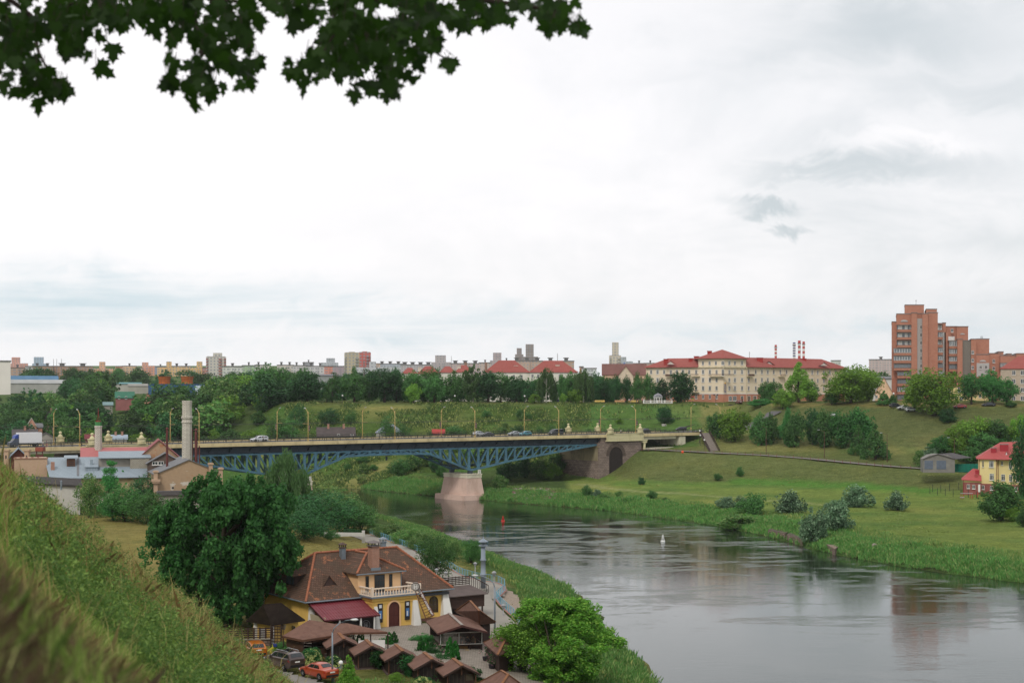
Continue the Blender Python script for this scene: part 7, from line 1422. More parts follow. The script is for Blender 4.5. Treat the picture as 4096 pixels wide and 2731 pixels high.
t=thing('white_balustrade','white park balustrade around the gazebo at the slope edge','balustrade',Q(zc(40,648),561));t.location.z=28.3;w_=318*561/F/11.2;m=MB();m.box(0,0,.95,w_,.25,1.12);m.box(0,0,0,w_,.25,.15);[m.box(i*.38,.07,.15,i*.38+.12,.18,.95)for i in range(int(w_/.38))];m.build('rail',WPAINT,t);m=MB();[m.box(x-.2,-.06,0,x+.2,.31,1.3)for x in np.linspace(0,w_,5)];m.build('posts',WPAINT,t)['kind']='stuff'
BEN=plain('bench_straw_yellow','c2a860',.7)
def bench(lab,p,mat,w=3.2):
 t=thing('park_bench',lab,'bench',p,0,'park benches on the plateau edge');MB().box(-w/2,0,.42,w/2,.5,.5).build('seat',mat,t);MB().box(-w/2,.48,.5,w/2,.56,1.15).build('backrest',mat,t);m=MB();m.box(-w/2+.2,.05,0,-w/2+.3,.5,.42);m.build('leg',POST,t);m=MB();m.box(w/2-.3,.05,0,w/2-.2,.5,.42);m.build('leg',POST,t)
for x,lab in((806,'yellow bench leftmost on the plateau edge'),(990,'tan bench next to the walking people'),(1115,'yellow bench between two groups of people')):
 p=Q(z3(x,605),566);p.z=28.4;bench(lab,p,BEN if x!=990 else plain('bench_tan','b08a62',.7),4.0)
for x,y,zf_,Y,lab in((116,535,z3,568,'white globe lamp under the left park trees'),(1827,533,z2,568,'white globe lamp in the dark park trees'),(795,545,z2,570,'white globe lamp by the leaning birch'),(927,780,z4,500,'white globe lamp at the foot of the brick tower'),(1599,778,z4,488,'left white globe lamp before the dark trees'),(1665,776,z4,487,'right white globe lamp before the dark trees')):
 p=Q(zf_(x,y),Y);z=tz(p.x,Y);globe_lamp(lab,(p.x,Y,z),max(p.z-z-.3,2.5),'white globe lamps on the plateau',r=.35)
for x,lab in((292,'twin headed dark lamp right of the gazebo'),(849,'twin headed dark lamp before the terracotta ground floor')):
 p=Q(zc(x,560),565);t=thing('twin_lamp',lab,'street lamp',(p.x,565,28.4),0,'twin headed park lamps');h=p.z-28.4;MB().tube([(0,0,0),(0,0,h)],.09,6).build('post',POST,t);m=MB();m.beam((-.7,0,h),(.7,0,h),.08,.08);m.build('arm',POST,t)
 for sx in(-.7,.7):g=MB();g.lathe([(.05,h),(.28,h+.15),(.28,h+.45),(.05,h+.65)],(sx,0),8);g.build('lamp_head',POST,t)
t=thing('footbridge','short railed bridge over the cutting by the cream house','bridge',Q(z3(2000,612),556));kk=556/F/9.188;m=MB();m.box(0,0,-.6,200*kk,5,0);m.build('deck',plain('deck_dark','4a4642',.85),t);m=MB();m.box(10*kk,.2,-110*kk,115*kk,4.5,-.6);m.build('stone_pier',STONE,t);m=MB();m.box(0,0,1.0,200*kk,.08,1.08);[m.box(i*.5,0,0,i*.5+.05,.05,1.0)for i in range(int(200*kk/.5))];m.build('railing',POST,t)
p=Q(z3(1660,588),563);t=thing('traffic_sign_post','sign post with red, green and yellow boards by the slope edge','sign',(p.x,563,28.4));kk=563/F/9.188;m=MB();m.tube([(0,0,0),(0,0,62*kk)],.06,6);m.build('post',POST,t)
for i,hx_ in enumerate(('a83030','2c6a40','b8a040')):m=MB();m.box(-9*kk,-.08,(52-i*12)*kk,9*kk,0,(61-i*12)*kk);m.build('board',plain('board_'+hx_,hx_,.6),t)
t=thing('graffiti_rocks','white and black marked concrete blocks under the slope bush','concrete blocks',G(z3(1400,815),486));m=MB();kk=t.location.y/F/9.188;m.box(-22*kk,0,0,-5*kk,1,22*kk);m.box(-2*kk,0,0,18*kk,1,20*kk);m.build('block',plain('pale_block','b4b0a8',.9),t);m=MB();m.box(4*kk,-.05,5*kk,12*kk,0,14*kk);m.build('mark',POST,t)
p=G(z3(1567,1058),440);t=thing('traffic_barrel','bright orange barrel on the embankment road fence','barrel',p);kk=p.y/F/9.188;m=MB();m.lathe([(11*kk,0),(12*kk,12*kk),(8*kk,20*kk),(2*kk,22*kk)],n=12);m.build('body',plain('orange_plastic','d8501c',.5),t);MB().box(-10*kk,-.3,-.3,10*kk,.3,0).build('foot',POST,t)
QST=brickmat('quay_stone','8d7c6e','75665a','4a4038',.8,.35,.05,stain='5c5a44',stain_lo=.5)
for(x0_,y0_,x1_,y1_,lab)in((0,395,130,425,'old stone quay wall left of the leaning willow, upper piece'),(140,430,262,470,'old stone quay wall just left of the leaning willow'),(395,480,505,540,'old stone quay block right of the leaning willow')):
 a,b=P(zR(x0_,y0_+55),.2),P(zR(x1_,y1_+55),.2);m=MB();kk=a.y/F/7.547;m.extr([a-Vector((0,0,1)),b-Vector((0,0,1)),b+Vector((0,0,42*kk)),a+Vector((0,0,42*kk))],(1.5,4,0));tag(m.build('quay_wall',QST),lab,'quay wall')
ROCK=plain('river_rock','8a7f76',.9,var=.3,scale=1.5,bump=.5);ROCKD=plain('brown_rock','6a564a',.9,var=.3,scale=1.5,bump=.5)
def rock_mesh(seed,mat):
 r=random.Random(seed);m=MB();n=7;vs=[]
 for j in range(5):
  q=math.pi*j/4
  for i in range(n):a=2*math.pi*i/n;rr=math.sin(q)*(1+r.uniform(-.25,.25))+.02;vs.append((rr*math.cos(a),rr*math.sin(a)*.8,-math.cos(q)*.62*(1+r.uniform(-.1,.1))))
 m.add(vs,[(j*n+i,j*n+(i+1)%n,(j+1)*n+(i+1)%n,(j+1)*n+i)for j in range(4)for i in range(n)]);return m.mesh('rock',mat)
RM=[rock_mesh(i,ROCK if i%2 else ROCKD)for i in range(6)];r=random.Random(77)
for i in range(110):
 u,v=z3(r.uniform(10,430),0)[0],0;tt=r.random();u,v=z3(10+400*r.random(),1395+90*r.random());p=G((u,v),380);s_=r.uniform(.35,.85)
 o=link('rock',RM[i%6],None,(p.x,p.y,p.z+s_*.2),r.uniform(0,6));o.scale=(s_,s_,s_);tag(o,f"{'large' if s_ > .68 else 'middling' if s_ > .5 else 'small'} {'grey' if i % 2 else 'brown'} boulder {'left' if u < 523 else 'middle' if u < 540 else 'right'} in the heap's {'lower' if v > 494.5 else 'upper'} part below the abutment",'rock','boulders heaped below the abutment')
for i in range(26):
 u,v=zR(580+180*r.random(),560+48*r.random());p=G((u,v),200);s_=r.uniform(.2,.55);o=link('rock',RM[i%6],None,(p.x,p.y,max(p.z,0)+s_*.2),r.uniform(0,6));o.scale=(s_,s_,s_);tag(o,f"{'bigger' if s_ > .4 else 'little'} {'pale grey' if i % 2 else 'brownish'} stone at the {'left' if u < 856 else 'right'} of the row at the water edge",'rock','pale stones at the water edge')
def buoy(lab,p,hx_,s_=1):
 t=thing('river_buoy',lab,'buoy',p);MB().lathe([(.55*s_,-.2),(.6*s_,.15),(.5*s_,.3)],n=14).build('float',plain('buoy_'+hx_,hx_,.5),t,True);MB().lathe([(.48*s_,.3),(.1*s_,1.75*s_),(.08*s_,1.8*s_)],n=10).build('cone',plain('buoy_'+hx_,hx_,.5),t,True)
buoy('white conical river buoy in midstream',P(zM(1139,498),0),'cfd0cc',.85);buoy('small red river buoy near the pier reflection',P((503,520.8),0),'b03428',.8)
for zf_,x,y,lab in((zR,805,545,'pale upright rock in the bank grass'),):p=G(zf_(x,y+10),200);o=link('rock',RM[1],None,p+Vector((0,0,.4)));o.scale=(.7,.5,1.1);tag(o,lab,'rock')
GP_PARK='dark park trees along the plateau edge';GP_SLOPE='round trees on the right slope'
def T(label,zf_,cx,yt,w,Y=None,yb=None,kind='round',lm='mid',n=2600,sz=.05,gap=.12,cat='tree',name='tree',grp=None,trunk='stem',ymin=100,seed=None):
 return tree_px(name,label,cat,zf_,cx,yt,w,Y=Y,ybase=yb,ymin=ymin,kind=kind,lm=lm,leaves=n,size=sz,gap=gap,trunk=trunk,group=grp,seed=seed if seed is not None else int(cx*7+yt)%5)
park=[(z2,130,240,290,'oak','mid',580,'broad dark tree, tallest at the left of the plateau row'),(z2,55,330,200,'round','dark',590,'dark tree half behind the broad one at the left of the row'),(z2,430,278,185,'round','mid',640,'tree crown rising behind the big rounded dark tree'),(z2,472,312,265,'oak','dark',574,'big rounded dark tree, second large one of the row'),(z2,310,390,140,'round','deep',580,'dark filler tree between the two largest left trees'),(z2,700,352,160,'open','mid',572,'thin open birch with a leaning pale trunk'),(z2,650,400,110,'round','dark',582,'dark low tree left of the leaning birch'),(z2,900,258,80,'tall','mid',620,'slim pointed tree top below the beige tower'),(z2,905,330,210,'round','mid',574,'rounded tree just left of the widest dark crown'),(z2,1040,310,140,'tall','mid',584,'upright tree left of the widest dark crown'),(z2,1180,285,250,'oak','dark',576,'widest dark crown in the middle of the row'),(z2,1290,272,160,'round','dark',582,'dark high crown right of the widest one'),(z2,1430,300,190,'oak','mid',578,'grey green crown above the small front tree'),(z2,1447,415,125,'round','lime',566,'small bright tree standing in front of the row'),(z2,1600,265,175,'oak','mid',590,'high crown between the red roofs'),(z2,1640,345,200,'round','mid',574,'broad crown before the red roofs'),(z2,1810,300,170,'tall','mid',578,'upright crown left of the bare topped birch'),(z2,1995,245,190,'open','birch',575,'thin topped birch with a tall pale stem'),(z2,2135,300,230,'round','dark',576,'broad crown right of the bare topped birch'),(z2,2250,315,150,'round','mid',580,'crown before the white house gable'),(z3,42,345,175,'round','dark',576,'dark crown left of the white house front'),(z3,140,385,120,'round','dark',574,'dark low crown under the white house windows'),(z3,315,275,170,'weep','birch',570,'drooping birch before the white house front'),(z3,205,512,95,'bush','lime',568,'low bright bush left of the drooping birch'),(z3,272,512,44,'tall','mid',569,'small slim tree left of the drooping birch trunk'),(z3,385,470,70,'tall','mid',572,'slim low tree right of the drooping birch'),(z3,452,332,95,'tall','mid',574,'slim upright tree, first right of the white house'),(z3,540,305,145,'tall','mid',580,'tall upright tree left of the leaning birch'),(z3,655,290,195,'weep','birch',571,'wide drooping birch with a leaning white fork'),(z3,590,470,130,'round','lime',567,'bright low tree at the left of the wide drooping birch'),(z3,470,505,60,'bush','lime',566,'small bright bush in the park lawn'),(z3,795,312,140,'round','dark',590,'dark crown behind the row of clipped trees'),(z3,850,372,115,'tall','dark',574,'first of the clipped dark trees'),(z3,955,332,120,'tall','dark',573,'second of the clipped dark trees'),(z3,1055,342,110,'tall','dark',573,'third of the clipped dark trees'),(z3,1160,312,100,'round','mid',590,'crown behind the third clipped tree'),(z3,1158,380,118,'round','mid',568,'round tree with a thin trunk left of the gazebo group'),(z3,1248,327,115,'tall','mid',571,'tall tree just left of the gazebo'),(z3,1385,367,125,'round','dark',570,'tree behind the gazebo'),(z3,1320,410,80,'tall','dark',577,'narrow dark tree behind the gazebo'),(z3,1548,310,210,'oak','dark',565,'spreading tree with a forked trunk right of the gazebo')]
for zf_,cx,yt,w,kd,lm,Y,lab in park:T(lab,zf_,cx,yt,w*1.12,Y=Y,kind=kd,lm=lm,n=5200 if w>180 else 4000,sz=.058,gap=.04 if kd!='weep' else .04,trunk='thin' if lm=='birch' else 'stem')
right=[(z3,2330,400,130,'round','mid',556,'round dark tree before the cream house right part'),(z3,2280,556,215,'round','deep',540,'big dark round bush tree beside the footbridge'),(z4,40,690,115,'round','mid',548,'low dark tree left of the tall pointed one'),(z4,228,548,215,'cone','lime',528,'tall pointed bright tree before the cream house'),(z4,110,745,140,'bush','lime',520,'bright rounded bush at the foot of the pointed tree'),(z4,318,690,110,'round','mid',530,'lower tree right of the pointed tree'),(z4,610,570,350,'oak','lime',512,'very wide bright tree at the plateau edge'),(z4,740,618,190,'round','lime',520,'right shoulder tree of the very wide bright one'),(z4,470,760,110,'bush','mid',514,'low tree at the left foot of the very wide one'),(z4,856,758,95,'cone','mid',500,'small spruce like tree left of the brick tower'),(z4,926,785,50,'bush','mid',499,'tiny dark tree at the tower foot'),(z4,1225,590,330,'oak','lime',478,'large bright tree before the brick tower'),(z4,1080,655,150,'round','lime',486,'left companion of the large bright tower tree'),(z4,1500,628,160,'oak','deep',486,'dark spreading tree right of the bright tower tree'),(z4,1635,604,160,'round','deep',500,'dark dense crown behind the globe lamps'),(z4,1655,652,130,'oak','deep',484,'dark tree between the globe lamps'),(z4,1762,660,160,'oak','deep',482,'dark tree right of the globe lamps'),(z4,1790,835,80,'bush','mid',478,'low hedge bush right of the dark trees')]
for zf_,cx,yt,w,kd,lm,Y,lab in right:T(lab,zf_,cx,yt,w*1.1,Y=Y,kind=kd,lm=lm,n=8000 if w>200 else 4600,gap=.03 if lm!='deep' else .12,sz=.045 if w>200 else .058,trunk='stem')
slope=[(z3,1400,632,150,795,'bush','dark','round dark bush alone on the slope above the road'),(z3,992,722,62,790,'bush','lime','small light bush on the slope behind the bridge'),(z3,1885,680,170,930,'round','mid','rounded tree left of the large round one by the stairs'),(z3,2040,650,280,952,'oak','lime','large round tree with low branches right of the stairs'),(z3,2290,690,190,985,'tall','mid','tall tree at the left of the slope group'),(z4,10,925,130,1155,'tall','mid','egg shaped slope tree, first from the left'),(z4,148,880,95,1165,'tall','deep','dark tree behind the second egg shaped tree'),(z4,200,912,165,1172,'tall','mid','second egg shaped slope tree'),(z4,95,1010,80,1120,'round','deep','dark low tree in the gap of the egg shaped trees'),(z4,330,888,140,1160,'round','dark','dark round crown in the middle of the slope group'),(z4,412,890,160,1180,'oak','mid','lighter tree with a visible stem in the slope group'),(z4,545,905,185,1180,'oak','deep','dark broad tree of the slope group'),(z4,668,878,220,1165,'oak','deep','darkest and highest tree at the right of the slope group'),(z4,668,1010,138,1232,'cone','mid','grey green pyramid shaped tree, left one of the pair'),(z4,792,1005,172,1270,'cone','mid','grey green pyramid shaped tree, right one of the pair'),(z4,1326,884,118,993,'bush','dark','dark round bush on the bare slope under the tower'),(z4,1112,1190,80,1300,'bush','bank','small flowering bush left of the garage'),(z4,1200,1168,160,1260,'bush','silver','whitish flowering elder above the garage'),(z4,1270,1082,165,1235,'round','deep','dark rounded tree above the garage'),(z4,1382,998,160,1235,'round','lime','bright green tree with a visible stem above the garage roof'),(z4,1530,950,210,1230,'oak','lime','tall light tree in the grove right of the garage'),(z4,1500,1165,200,1290,'bush','mid','low bushes behind the green sheet fence'),(z4,1665,968,200,1220,'oak','mid','dark crown in the right grove'),(z4,1590,1060,180,1260,'round','mid','front crown of the right grove'),(z4,1760,1010,180,1180,'round','lime','light crown left of the poplar'),(z4,1700,1110,170,1240,'round','deep','dark crown behind the red chimneys'),(z4,1880,930,150,1200,'round','bright','bright crown at the right edge above the yellow house')]
for zf_,cx,yt,w,yb,kd,lm,lab in slope:T(lab,zf_,cx,yt,w*1.04,yb=yb,ymin=360,kind=kd,lm=lm,n=4800,sz=.06,gap=.0 if kd in('bush','cone','tall')else .02,trunk='stem' if kd!='bush' else 'multi',cat='tree' if kd!='bush' else 'bush',name='tree' if kd!='bush' else 'bush',grp=None)
T('tall narrow poplar at the right edge before the yellow house',z4,1905,938,190,Y=362,kind='poplar',lm='dark',n=5200,gap=.02)
bushes=[(zR,155,106,205,292,'bush','silver','grey green rounded willow bush, leftmost of the meadow bushes'),(zR,345,238,205,515,'bush','silver','dark leaning willow overhanging the old quay'),(zR,512,188,215,425,'bush','silver','silvery willow right behind the leaning one'),(zR,655,66,215,240,'bush','silver','large silvery willow bush in the middle of the meadow'),(zR,977,112,155,266,'bush','silver','small silvery willow bush alone on the meadow'),(z4,1145,1378,155,1516,'weep','bank','pale drooping willow on the lawn'),(zR,1760,40,300,338,'bush','mid','dense dark bush before the yellow house'),(zR,1850,235,110,340,'bush','lime','lighter bush at the foot of the dense dark one'),(zR,1925,235,90,390,'bush','mid','bush cut by the right edge on the meadow'),(zM,1815,128,205,300,'bush','mid','round dark green bush at the left end of the meadow'),(zM,1738,150,110,260,'bush','silver','pale bush touching the round dark green one'),(zM,1620,155,140,262,'bush','silver','grey willow bush low on the bank'),(zM,1700,292,260,400,'bush','bank','low dark reed bush at the water under the round bush'),(zM,1055,110,75,180,'bush','mid','small round bush on the bank crest'),(zM,565,70,80,165,'bush','mid','dark bush on the bank right of the boulders'),(zM,640,100,80,170,'bush','silver','grey bush next to the dark bank bush'),(zM,690,130,75,190,'bush','bank','low bush on the bank before the toe path'),(zM,978,8,52,68,'bush','dark','little dark bush alone on the mown slope'),(zM,810,115,60,160,'bush','bank','tiny bush on the bank edge'),(zM,1160,160,60,205,'bush','bank','tiny round bush by the bank path'),(z3,1890,1238,75,1306,'bush','mid','small bush left of two on the mown slope'),(z3,2095,1180,70,1272,'bush','mid','small bush right of two on the mown slope'),(z2,1310,1108,175,1272,'bush','mid','big round bush seen under the truss mid span'),(z2,1420,1075,170,1225,'bush','mid','bush right behind the big round one under the truss'),(z2,1645,1108,90,1235,'round','dark','dark tree under the truss left of the pier'),(z2,1712,1165,100,1275,'bush','mid','bush touching the left of the river pier'),(z2,845,1150,60,1215,'bush','mid','small bush on the far bank under the left arch'),(z2,990,1090,120,1150,'bush','mid','bush high on the far bank under the left arch'),(z2,1080,1160,70,1220,'bush','mid','little bush in the middle of the far bank'),(z3,-30,1140,200,1310,'bush','dark','dark bush right of the river pier'),(z3,120,1090,180,1280,'bush','dark','dark tree under the right half of the truss'),(z3,260,1110,190,1290,'bush','bank','elder bush under the truss'),(z3,345,1140,220,1300,'bush','lime','light bush left of the stone abutment'),(z3,440,1060,160,1230,'round','mid','tree beside the stone abutment base'),(z2,2240,1250,130,1400,'bush','bank','bush on the bank right of the pier'),(z2,2050,1310,90,1390,'bush','bank','small bush close to the pier foot')]
for zf_,cx,yt,w,yb,kd,lm,lab in bushes:T(lab,zf_,cx,yt,w*1.12,yb=yb,ymin=200 if zf_ in(zR,zM)else 430,kind=kd,lm=lm,n=5200,sz=.055,gap=.0,trunk='multi',cat='bush',name='bush')
mid=[(z2,385,598,135,765,'tall','dark','tall dark bush behind the second lamp pair'),(z2,672,640,175,792,'round','dark','dark rounded tree behind the bridge deck'),(z2,870,668,90,760,'bush','mid','bush right of the dark rounded tree behind the deck'),(z2,1210,690,130,850,'bush','mid','bush behind the grey roofed house'),(z2,1230,810,110,890,'bush','lime','light bush before the grey roofed house'),(z2,1350,780,110,890,'bush','mid','bush right of the grey roofed house'),(z2,1830,800,200,880,'bush','mid','wide bush left of the last deck lamps'),(z3,365,785,70,850,'bush','mid','bush above the black van'),(z3,500,765,80,850,'bush','mid','bush above the cream urns'),(z3,255,805,60,850,'bush','mid','small bush left of the black van'),(z3,60,790,120,860,'bush','dark','dark bush above the blue car'),(z2,300,730,200,880,'round','mid','grey green tree left of the dark roofed wooden house'),(z2,180,700,160,880,'round','mid','tree behind the second lamp pair on the left')]
for zf_,cx,yt,w,yb,kd,lm,lab in mid:T(lab,zf_,cx,yt,w*1.2,Y=540 if yb<800 else 528,kind=kd,lm=lm,n=2400,gap=.0,trunk='multi',cat='bush' if kd=='bush' else 'tree',name='bush' if kd=='bush' else 'tree')
T('huge spreading dark green ash tree beside the restaurant',fv,516,1092,322,Y=160,kind='lobed',lm='deep',n=64000,sz=.022,gap=.04,seed=3)
T('great lower left bough mass of the ash tree, a second leaning ash',fv,455,1165,200,Y=163,kind='lobed',lm='deep',n=22000,sz=.026,gap=.2,seed=1)
T('low rounded ash standing right under the huge one',fv,572,1180,128,Y=166,kind='lobed',lm='deep',n=18000,sz=.028,gap=.2,seed=4)
T('bright green maple leaf tree at the bottom by the water',fv,1283,1372,262,Y=136,kind='lobed',lm='bright',n=62000,sz=.0175,gap=.02,seed=2,trunk='multi')
T('smaller bright green tree at the left of the bottom one',fv,1200,1420,130,Y=138,kind='oak',lm='bright',n=12000,sz=.036,gap=.05,seed=0,trunk='multi')
T('drooping silver birch before the blue truss',fv,660,1036,100,Y=300,kind='weep',lm='birch',n=24000,sz=.034,gap=.03,seed=1,trunk='thin')
T('thin side birch left of the drooping one',fv,612,1065,40,Y=302,kind='weep',lm='birch',n=1600,sz=.05,gap=.1,seed=2,trunk='thin')
near=[(zB,830,70,120,150,'bush','mid','shrub hiding the left part of the broken garden wall'),(zB,1000,60,150,118,'bush','dark','shrub growing over the broken garden wall'),(zL,545,288,165,562,'tall','bank','bright upright bush tree before the white wall'),(zL,672,212,140,520,'pine','deep','layered dark tree over the silver roof'),(zL,860,292,150,520,'round','dark','dull olive tree left of the ochre hall'),(zL,760,360,260,585,'bush','mid','large shrub mass left before the workshop'),(zL,910,395,230,600,'bush','mid','large shrub mass right before the ochre hall'),(zL,690,430,160,580,'bush','deep','dark shrub between the bush tree and the shrub mass'),(zL,1090,440,140,600,'round','mid','green shrub at the left of the ash tree'),(fv,740,1128,130,1232,'round','dark','dark tree right of the ash tree'),(fv,795,1140,120,1222,'bush','mid','rounded light tree in the thicket by the river'),(fv,700,1165,110,1238,'bush','dark','dark shrub at the birch foot'),(fv,765,1118,120,1180,'bush','bank','bright shrub top in the thicket'),(fv,830,1165,60,1218,'bush','mid','shrub at the thicket right end'),(fv,715,1120,90,1190,'round','mid','green tree behind the thicket'),(zB,1655,118,270,475,'round','mid','leafy round tree behind the restaurant right end'),(zB,1930,142,165,335,'bush','mid','round bush by the lantern column'),(zB,1795,150,120,300,'bush','bank','grey bush between the round tree and the round bush'),(zB,1560,85,230,225,'bush','bank','willow bush third along the bank'),(zB,1440,55,240,205,'bush','bank','willow bush second along the bank'),(zB,1290,20,240,150,'bush','bank','willow bush first along the bank'),(zB,1170,15,140,100,'bush','bank','willow bush at the thicket end of the bank'),(zB,2060,245,110,325,'bush','bank','pale bush right of the lantern column'),(zB,1500,130,170,245,'bush','bank','small willow by the promenade fence'),(zB,460,945,185,1050,'bush','mid','dark green bush by the yellow bicycle'),(zf,505,1078,200,1192,'bush','deep','dark clipped pine bush in the yard'),(zf,600,1150,90,1240,'bush','ivy','green shrub by the flower pots left'),(zf,600,1225,110,1300,'bush','ivy','low ground juniper right of the thuja pair'),(zB,1340,1200,95,1276,'bush','lime','small bright shrub at the bottom by the stone base'),(zB,1800,1225,100,1300,'bush','mid','grey green shrub at the bottom edge')]
for zf_,cx,yt,w,yb,kd,lm,lab in near:T(lab,zf_,cx,yt,w*1.15,yb=yb,ymin=120,kind=kd,lm=lm,n=9000 if zf_ in(zB,zf)else 7500,sz=.034,gap=.02,trunk='multi' if kd=='bush' else 'stem',cat='bush' if kd=='bush' else 'tree',name='bush' if kd=='bush' else 'tree')
for x,yt,yb,w,lab in((185,1068,1228,62,'left thuja of the pair behind the second hut'),(232,1062,1216,62,'right thuja of the pair behind the second hut'),(490,1110,1275,56,'left thuja of the pair by the clipped pine'),(540,1120,1270,56,'right thuja of the pair by the clipped pine'),(770,1114,1312,72,'left thuja of the pair under the clear curtains'),(820,1150,1342,78,'right thuja of the pair under the clear curtains')):T(lab,zf,x,yt,w*1.25,Y=P(zf(x,yb),4.9).y,kind='thuja',lm='thuja',n=5000,sz=.12,gap=0,trunk=None,cat='thuja',name='thuja')
T('thuja pair bush behind the first hut',zB,1062,822,62,Y=146.5,kind='thuja',lm='thuja',n=5000,sz=.12,gap=0,trunk=None,cat='thuja',name='thuja')
T('pale young maple sapling by the globe lamp',zB,968,1052,165,Y=128,kind='cone',lm='bright',n=5200,sz=.06,gap=0,cat='sapling',name='sapling')
def blossom(lab,zf_,cx,yt,w,yb):
 g=P(zf_(cx,yb),4.7);sc=zf_(1,0)[0]-zf_(0,0)[0];W=w*sc/F*g.y;hh=(yb-yt)*sc/F*g.y;t=plant('flowering_bush',lab,'bush',g.x,g.y,g.z,W,hh,kind='bush',lm='ivy',seed=2,leaves=7000,size=.05,gap=0,trunk=None,group='bushes with round pale blossoms')
 r=np.random.RandomState(int(cx));n=210;d=r.normal(size=(n,3));d/=np.linalg.norm(d,axis=1)[:,None];d[:,2]=np.abs(d[:,2]);cen=d*np.array([W*.5,W*.5,hh*.92])*.97;co=leaf_quads(cen,np.full(n,.12),np.full(n,18),.13,r,shell=.7);b=link('blossoms',fast_mesh('blossoms',co,4,LM['yellow']),t);b['kind']='stuff'
blossom('round bush with pale blossoms left of the street lamp',zB,680,992,165,1120);blossom('round bush with pale blossoms right of the street lamp',zB,852,1052,155,1165);blossom('blossoming bush at the bottom edge under the huts',zB,1550,1218,160,1310)
for i,(x,yt,yb,w)in enumerate(((960,900,1030,80),(1195,1015,1180,75),(1425,1060,1230,85),(1650,1090,1260,80),(1930,1150,1260,140),(1560,1020,1060,120),(1200,950,1010,110),(1700,1060,1110,90))):
 p=P(zB(x,yb),4.6);sc=1/7.84/F*p.y;r=np.random.RandomState(90+i);n=26;W,hh=w*sc,(yb-yt)*sc;cen=np.column_stack([r.uniform(-.5,.5,n)*W,r.uniform(-.4,1.4,n),r.uniform(.05,.95,n)*hh]);co=leaf_quads(cen,r.uniform(.25,.5,n),np.full(n,70),.16,r)
 o=link('climbing_ivy',fast_mesh('ivy',co,4,LM['ivy']),None,p);tag(o,['ivy between the first and second hut','ivy between the second and third hut','ivy between the third and fourth hut','ivy between the fourth and fifth hut','ivy heap right of the last hut','ivy over the trellis behind the fourth hut','ivy roof behind the second hut','ivy roof at the thuja pair by the last hut'][i],'ivy')
POTM=plain('pot_dark','2c2a2e',.7)
fm_=leafmat('flower_pink','a0506a','d8a0b0',.2)
for i,(x,y)in enumerate(((1115,1360),(1150,1300),(1175,1435),(1215,1400),(690,1310),(560,1010))):
 p=P(zf(x,y),4.6);t=thing('flower_pot',['dark flower pot beside the grill pavilion corner','flower pot behind the corner one','front dark flower pot at the right roof','flower pot under the right roof edge','flower pot before the small yellow sign','flower pot at the left eaves of the grill pavilion'][i],'flower pot',p,0,'dark pots with pink flowers');MB().lathe([(.24,0),(.33,.5),(.35,.55)],n=10).build('pot',POTM,t,True)
 r=np.random.RandomState(i);cen=r.normal(size=(12,3))*.25+np.array([0,0,1.0]);link('leaves',fast_mesh('leaves',leaf_quads(cen,np.full(12,.25),np.full(12,40),.1,r),4,LM['ivy']),t);link('blossoms',fast_mesh('blossoms',leaf_quads(cen,np.full(12,.3),np.full(12,9),.1,r,shell=.8),4,fm_),t)['kind']='stuff'
def wood(n,ur,Yr,zmax,hr,label,group,seed,lms,keep=None,wr=(.85,1.3),leaves=2200):
 r=random.Random(seed);done=[];tries=0
 while len(done)<n and tries<n*40:
  tries+=1;u=r.uniform(*ur);Y=r.uniform(*Yr);x=(u-512)/F*Y
  if keep and not keep(u,Y,x):continue
  h=r.uniform(*hr);
  if any(math.hypot(x-a,Y-b)<.42*(h+c)*.6 for a,b,c in done[-160:]):continue
  done.append((x,Y,h))
 zs=tzn([(a,b)for a,b,_ in done])
 for(x,Y,h),z in zip(done,zs):
  if z<1.2:continue
  kd=r.choice(['round','round','oak','tall','open']);lq=r.choice(lms);u=512+F*x/Y;q=(u-ur[0])/(ur[1]-ur[0]);fq=(Y-Yr[0])/(Yr[1]-Yr[0])
  lb=f"{dict(mid='mid green', forest='greyish green', lime='light green', bank='fresh green', dark='dark green', silver='silvery', wild='olive').get(lq)} {dict(round='round', oak='broad', tall='upright', open='loose').get(kd)} {label}, {['far left', 'left', 'middle', 'right', 'far right'][min(int(q*5), 4)]} {'front' if fq < .34 else 'centre' if fq < .67 else 'back'}"
  plant('bush' if 'bush' in label else 'tree',lb,'bush' if 'bush' in label else 'tree',x,Y,z,h*r.uniform(*wr),h,kind=kd,lm=lq,seed=r.randint(0,2),leaves=leaves,size=.075,gap=.0,trunk=None,group=group)
def clear_of(*boxes):
 def k(u,Y,x):return not any(u0<u<u1 and y0<Y<y1 for u0,u1,y0,y1 in boxes)
 return k
wood(92,(-12,285),(545,830),0,(8,14),'tree in the left slope wood','trees of the wooded left slope',11,['mid','forest','forest','lime','bank','dark'],keep=lambda u,Y,x:not((112<u<136 and 560<Y<645)or(140<u<154 and 590<Y<664)or(24<u<46 and 535<Y<568)or(42<u<60 and 560<Y<608)or(100<u<116 and 560<Y<624))and Y>545+max(0,u-150)*.1 and Y<830-max(0,u-60)*1.0 and not(135<u<212 and Y>620)and not(u<72 and Y>690)and not(108<u<140 and Y>650))
wood(34,(-12,265),(530,565),0,(4,8),'bush between village roofs','bushy trees of the village',12,['forest','lime','mid'],keep=lambda u,Y,x:not(12<u<58 and Y<545)and not(108<u<130 and Y<545))
wood(38,(-10,330),(850,960),0,(8,15),'tree by the sheds','far tree belt by the sheds',13,['forest','mid','forest'],keep=lambda u,Y,x:not(108<u<212)and not(u<68))
wood(40,(-10,400),(1000,1250),0,(10,17),'tree below the distant blocks','distant trees before the apartment blocks',14,['forest','mid','dark'],keep=lambda u,Y,x:not(25<u<110 and Y<1150 and False))
wood(36,(262,610),(584,625),0,(7,11),'tree behind the plateau row','trees behind the plateau row',15,['dark','mid'])
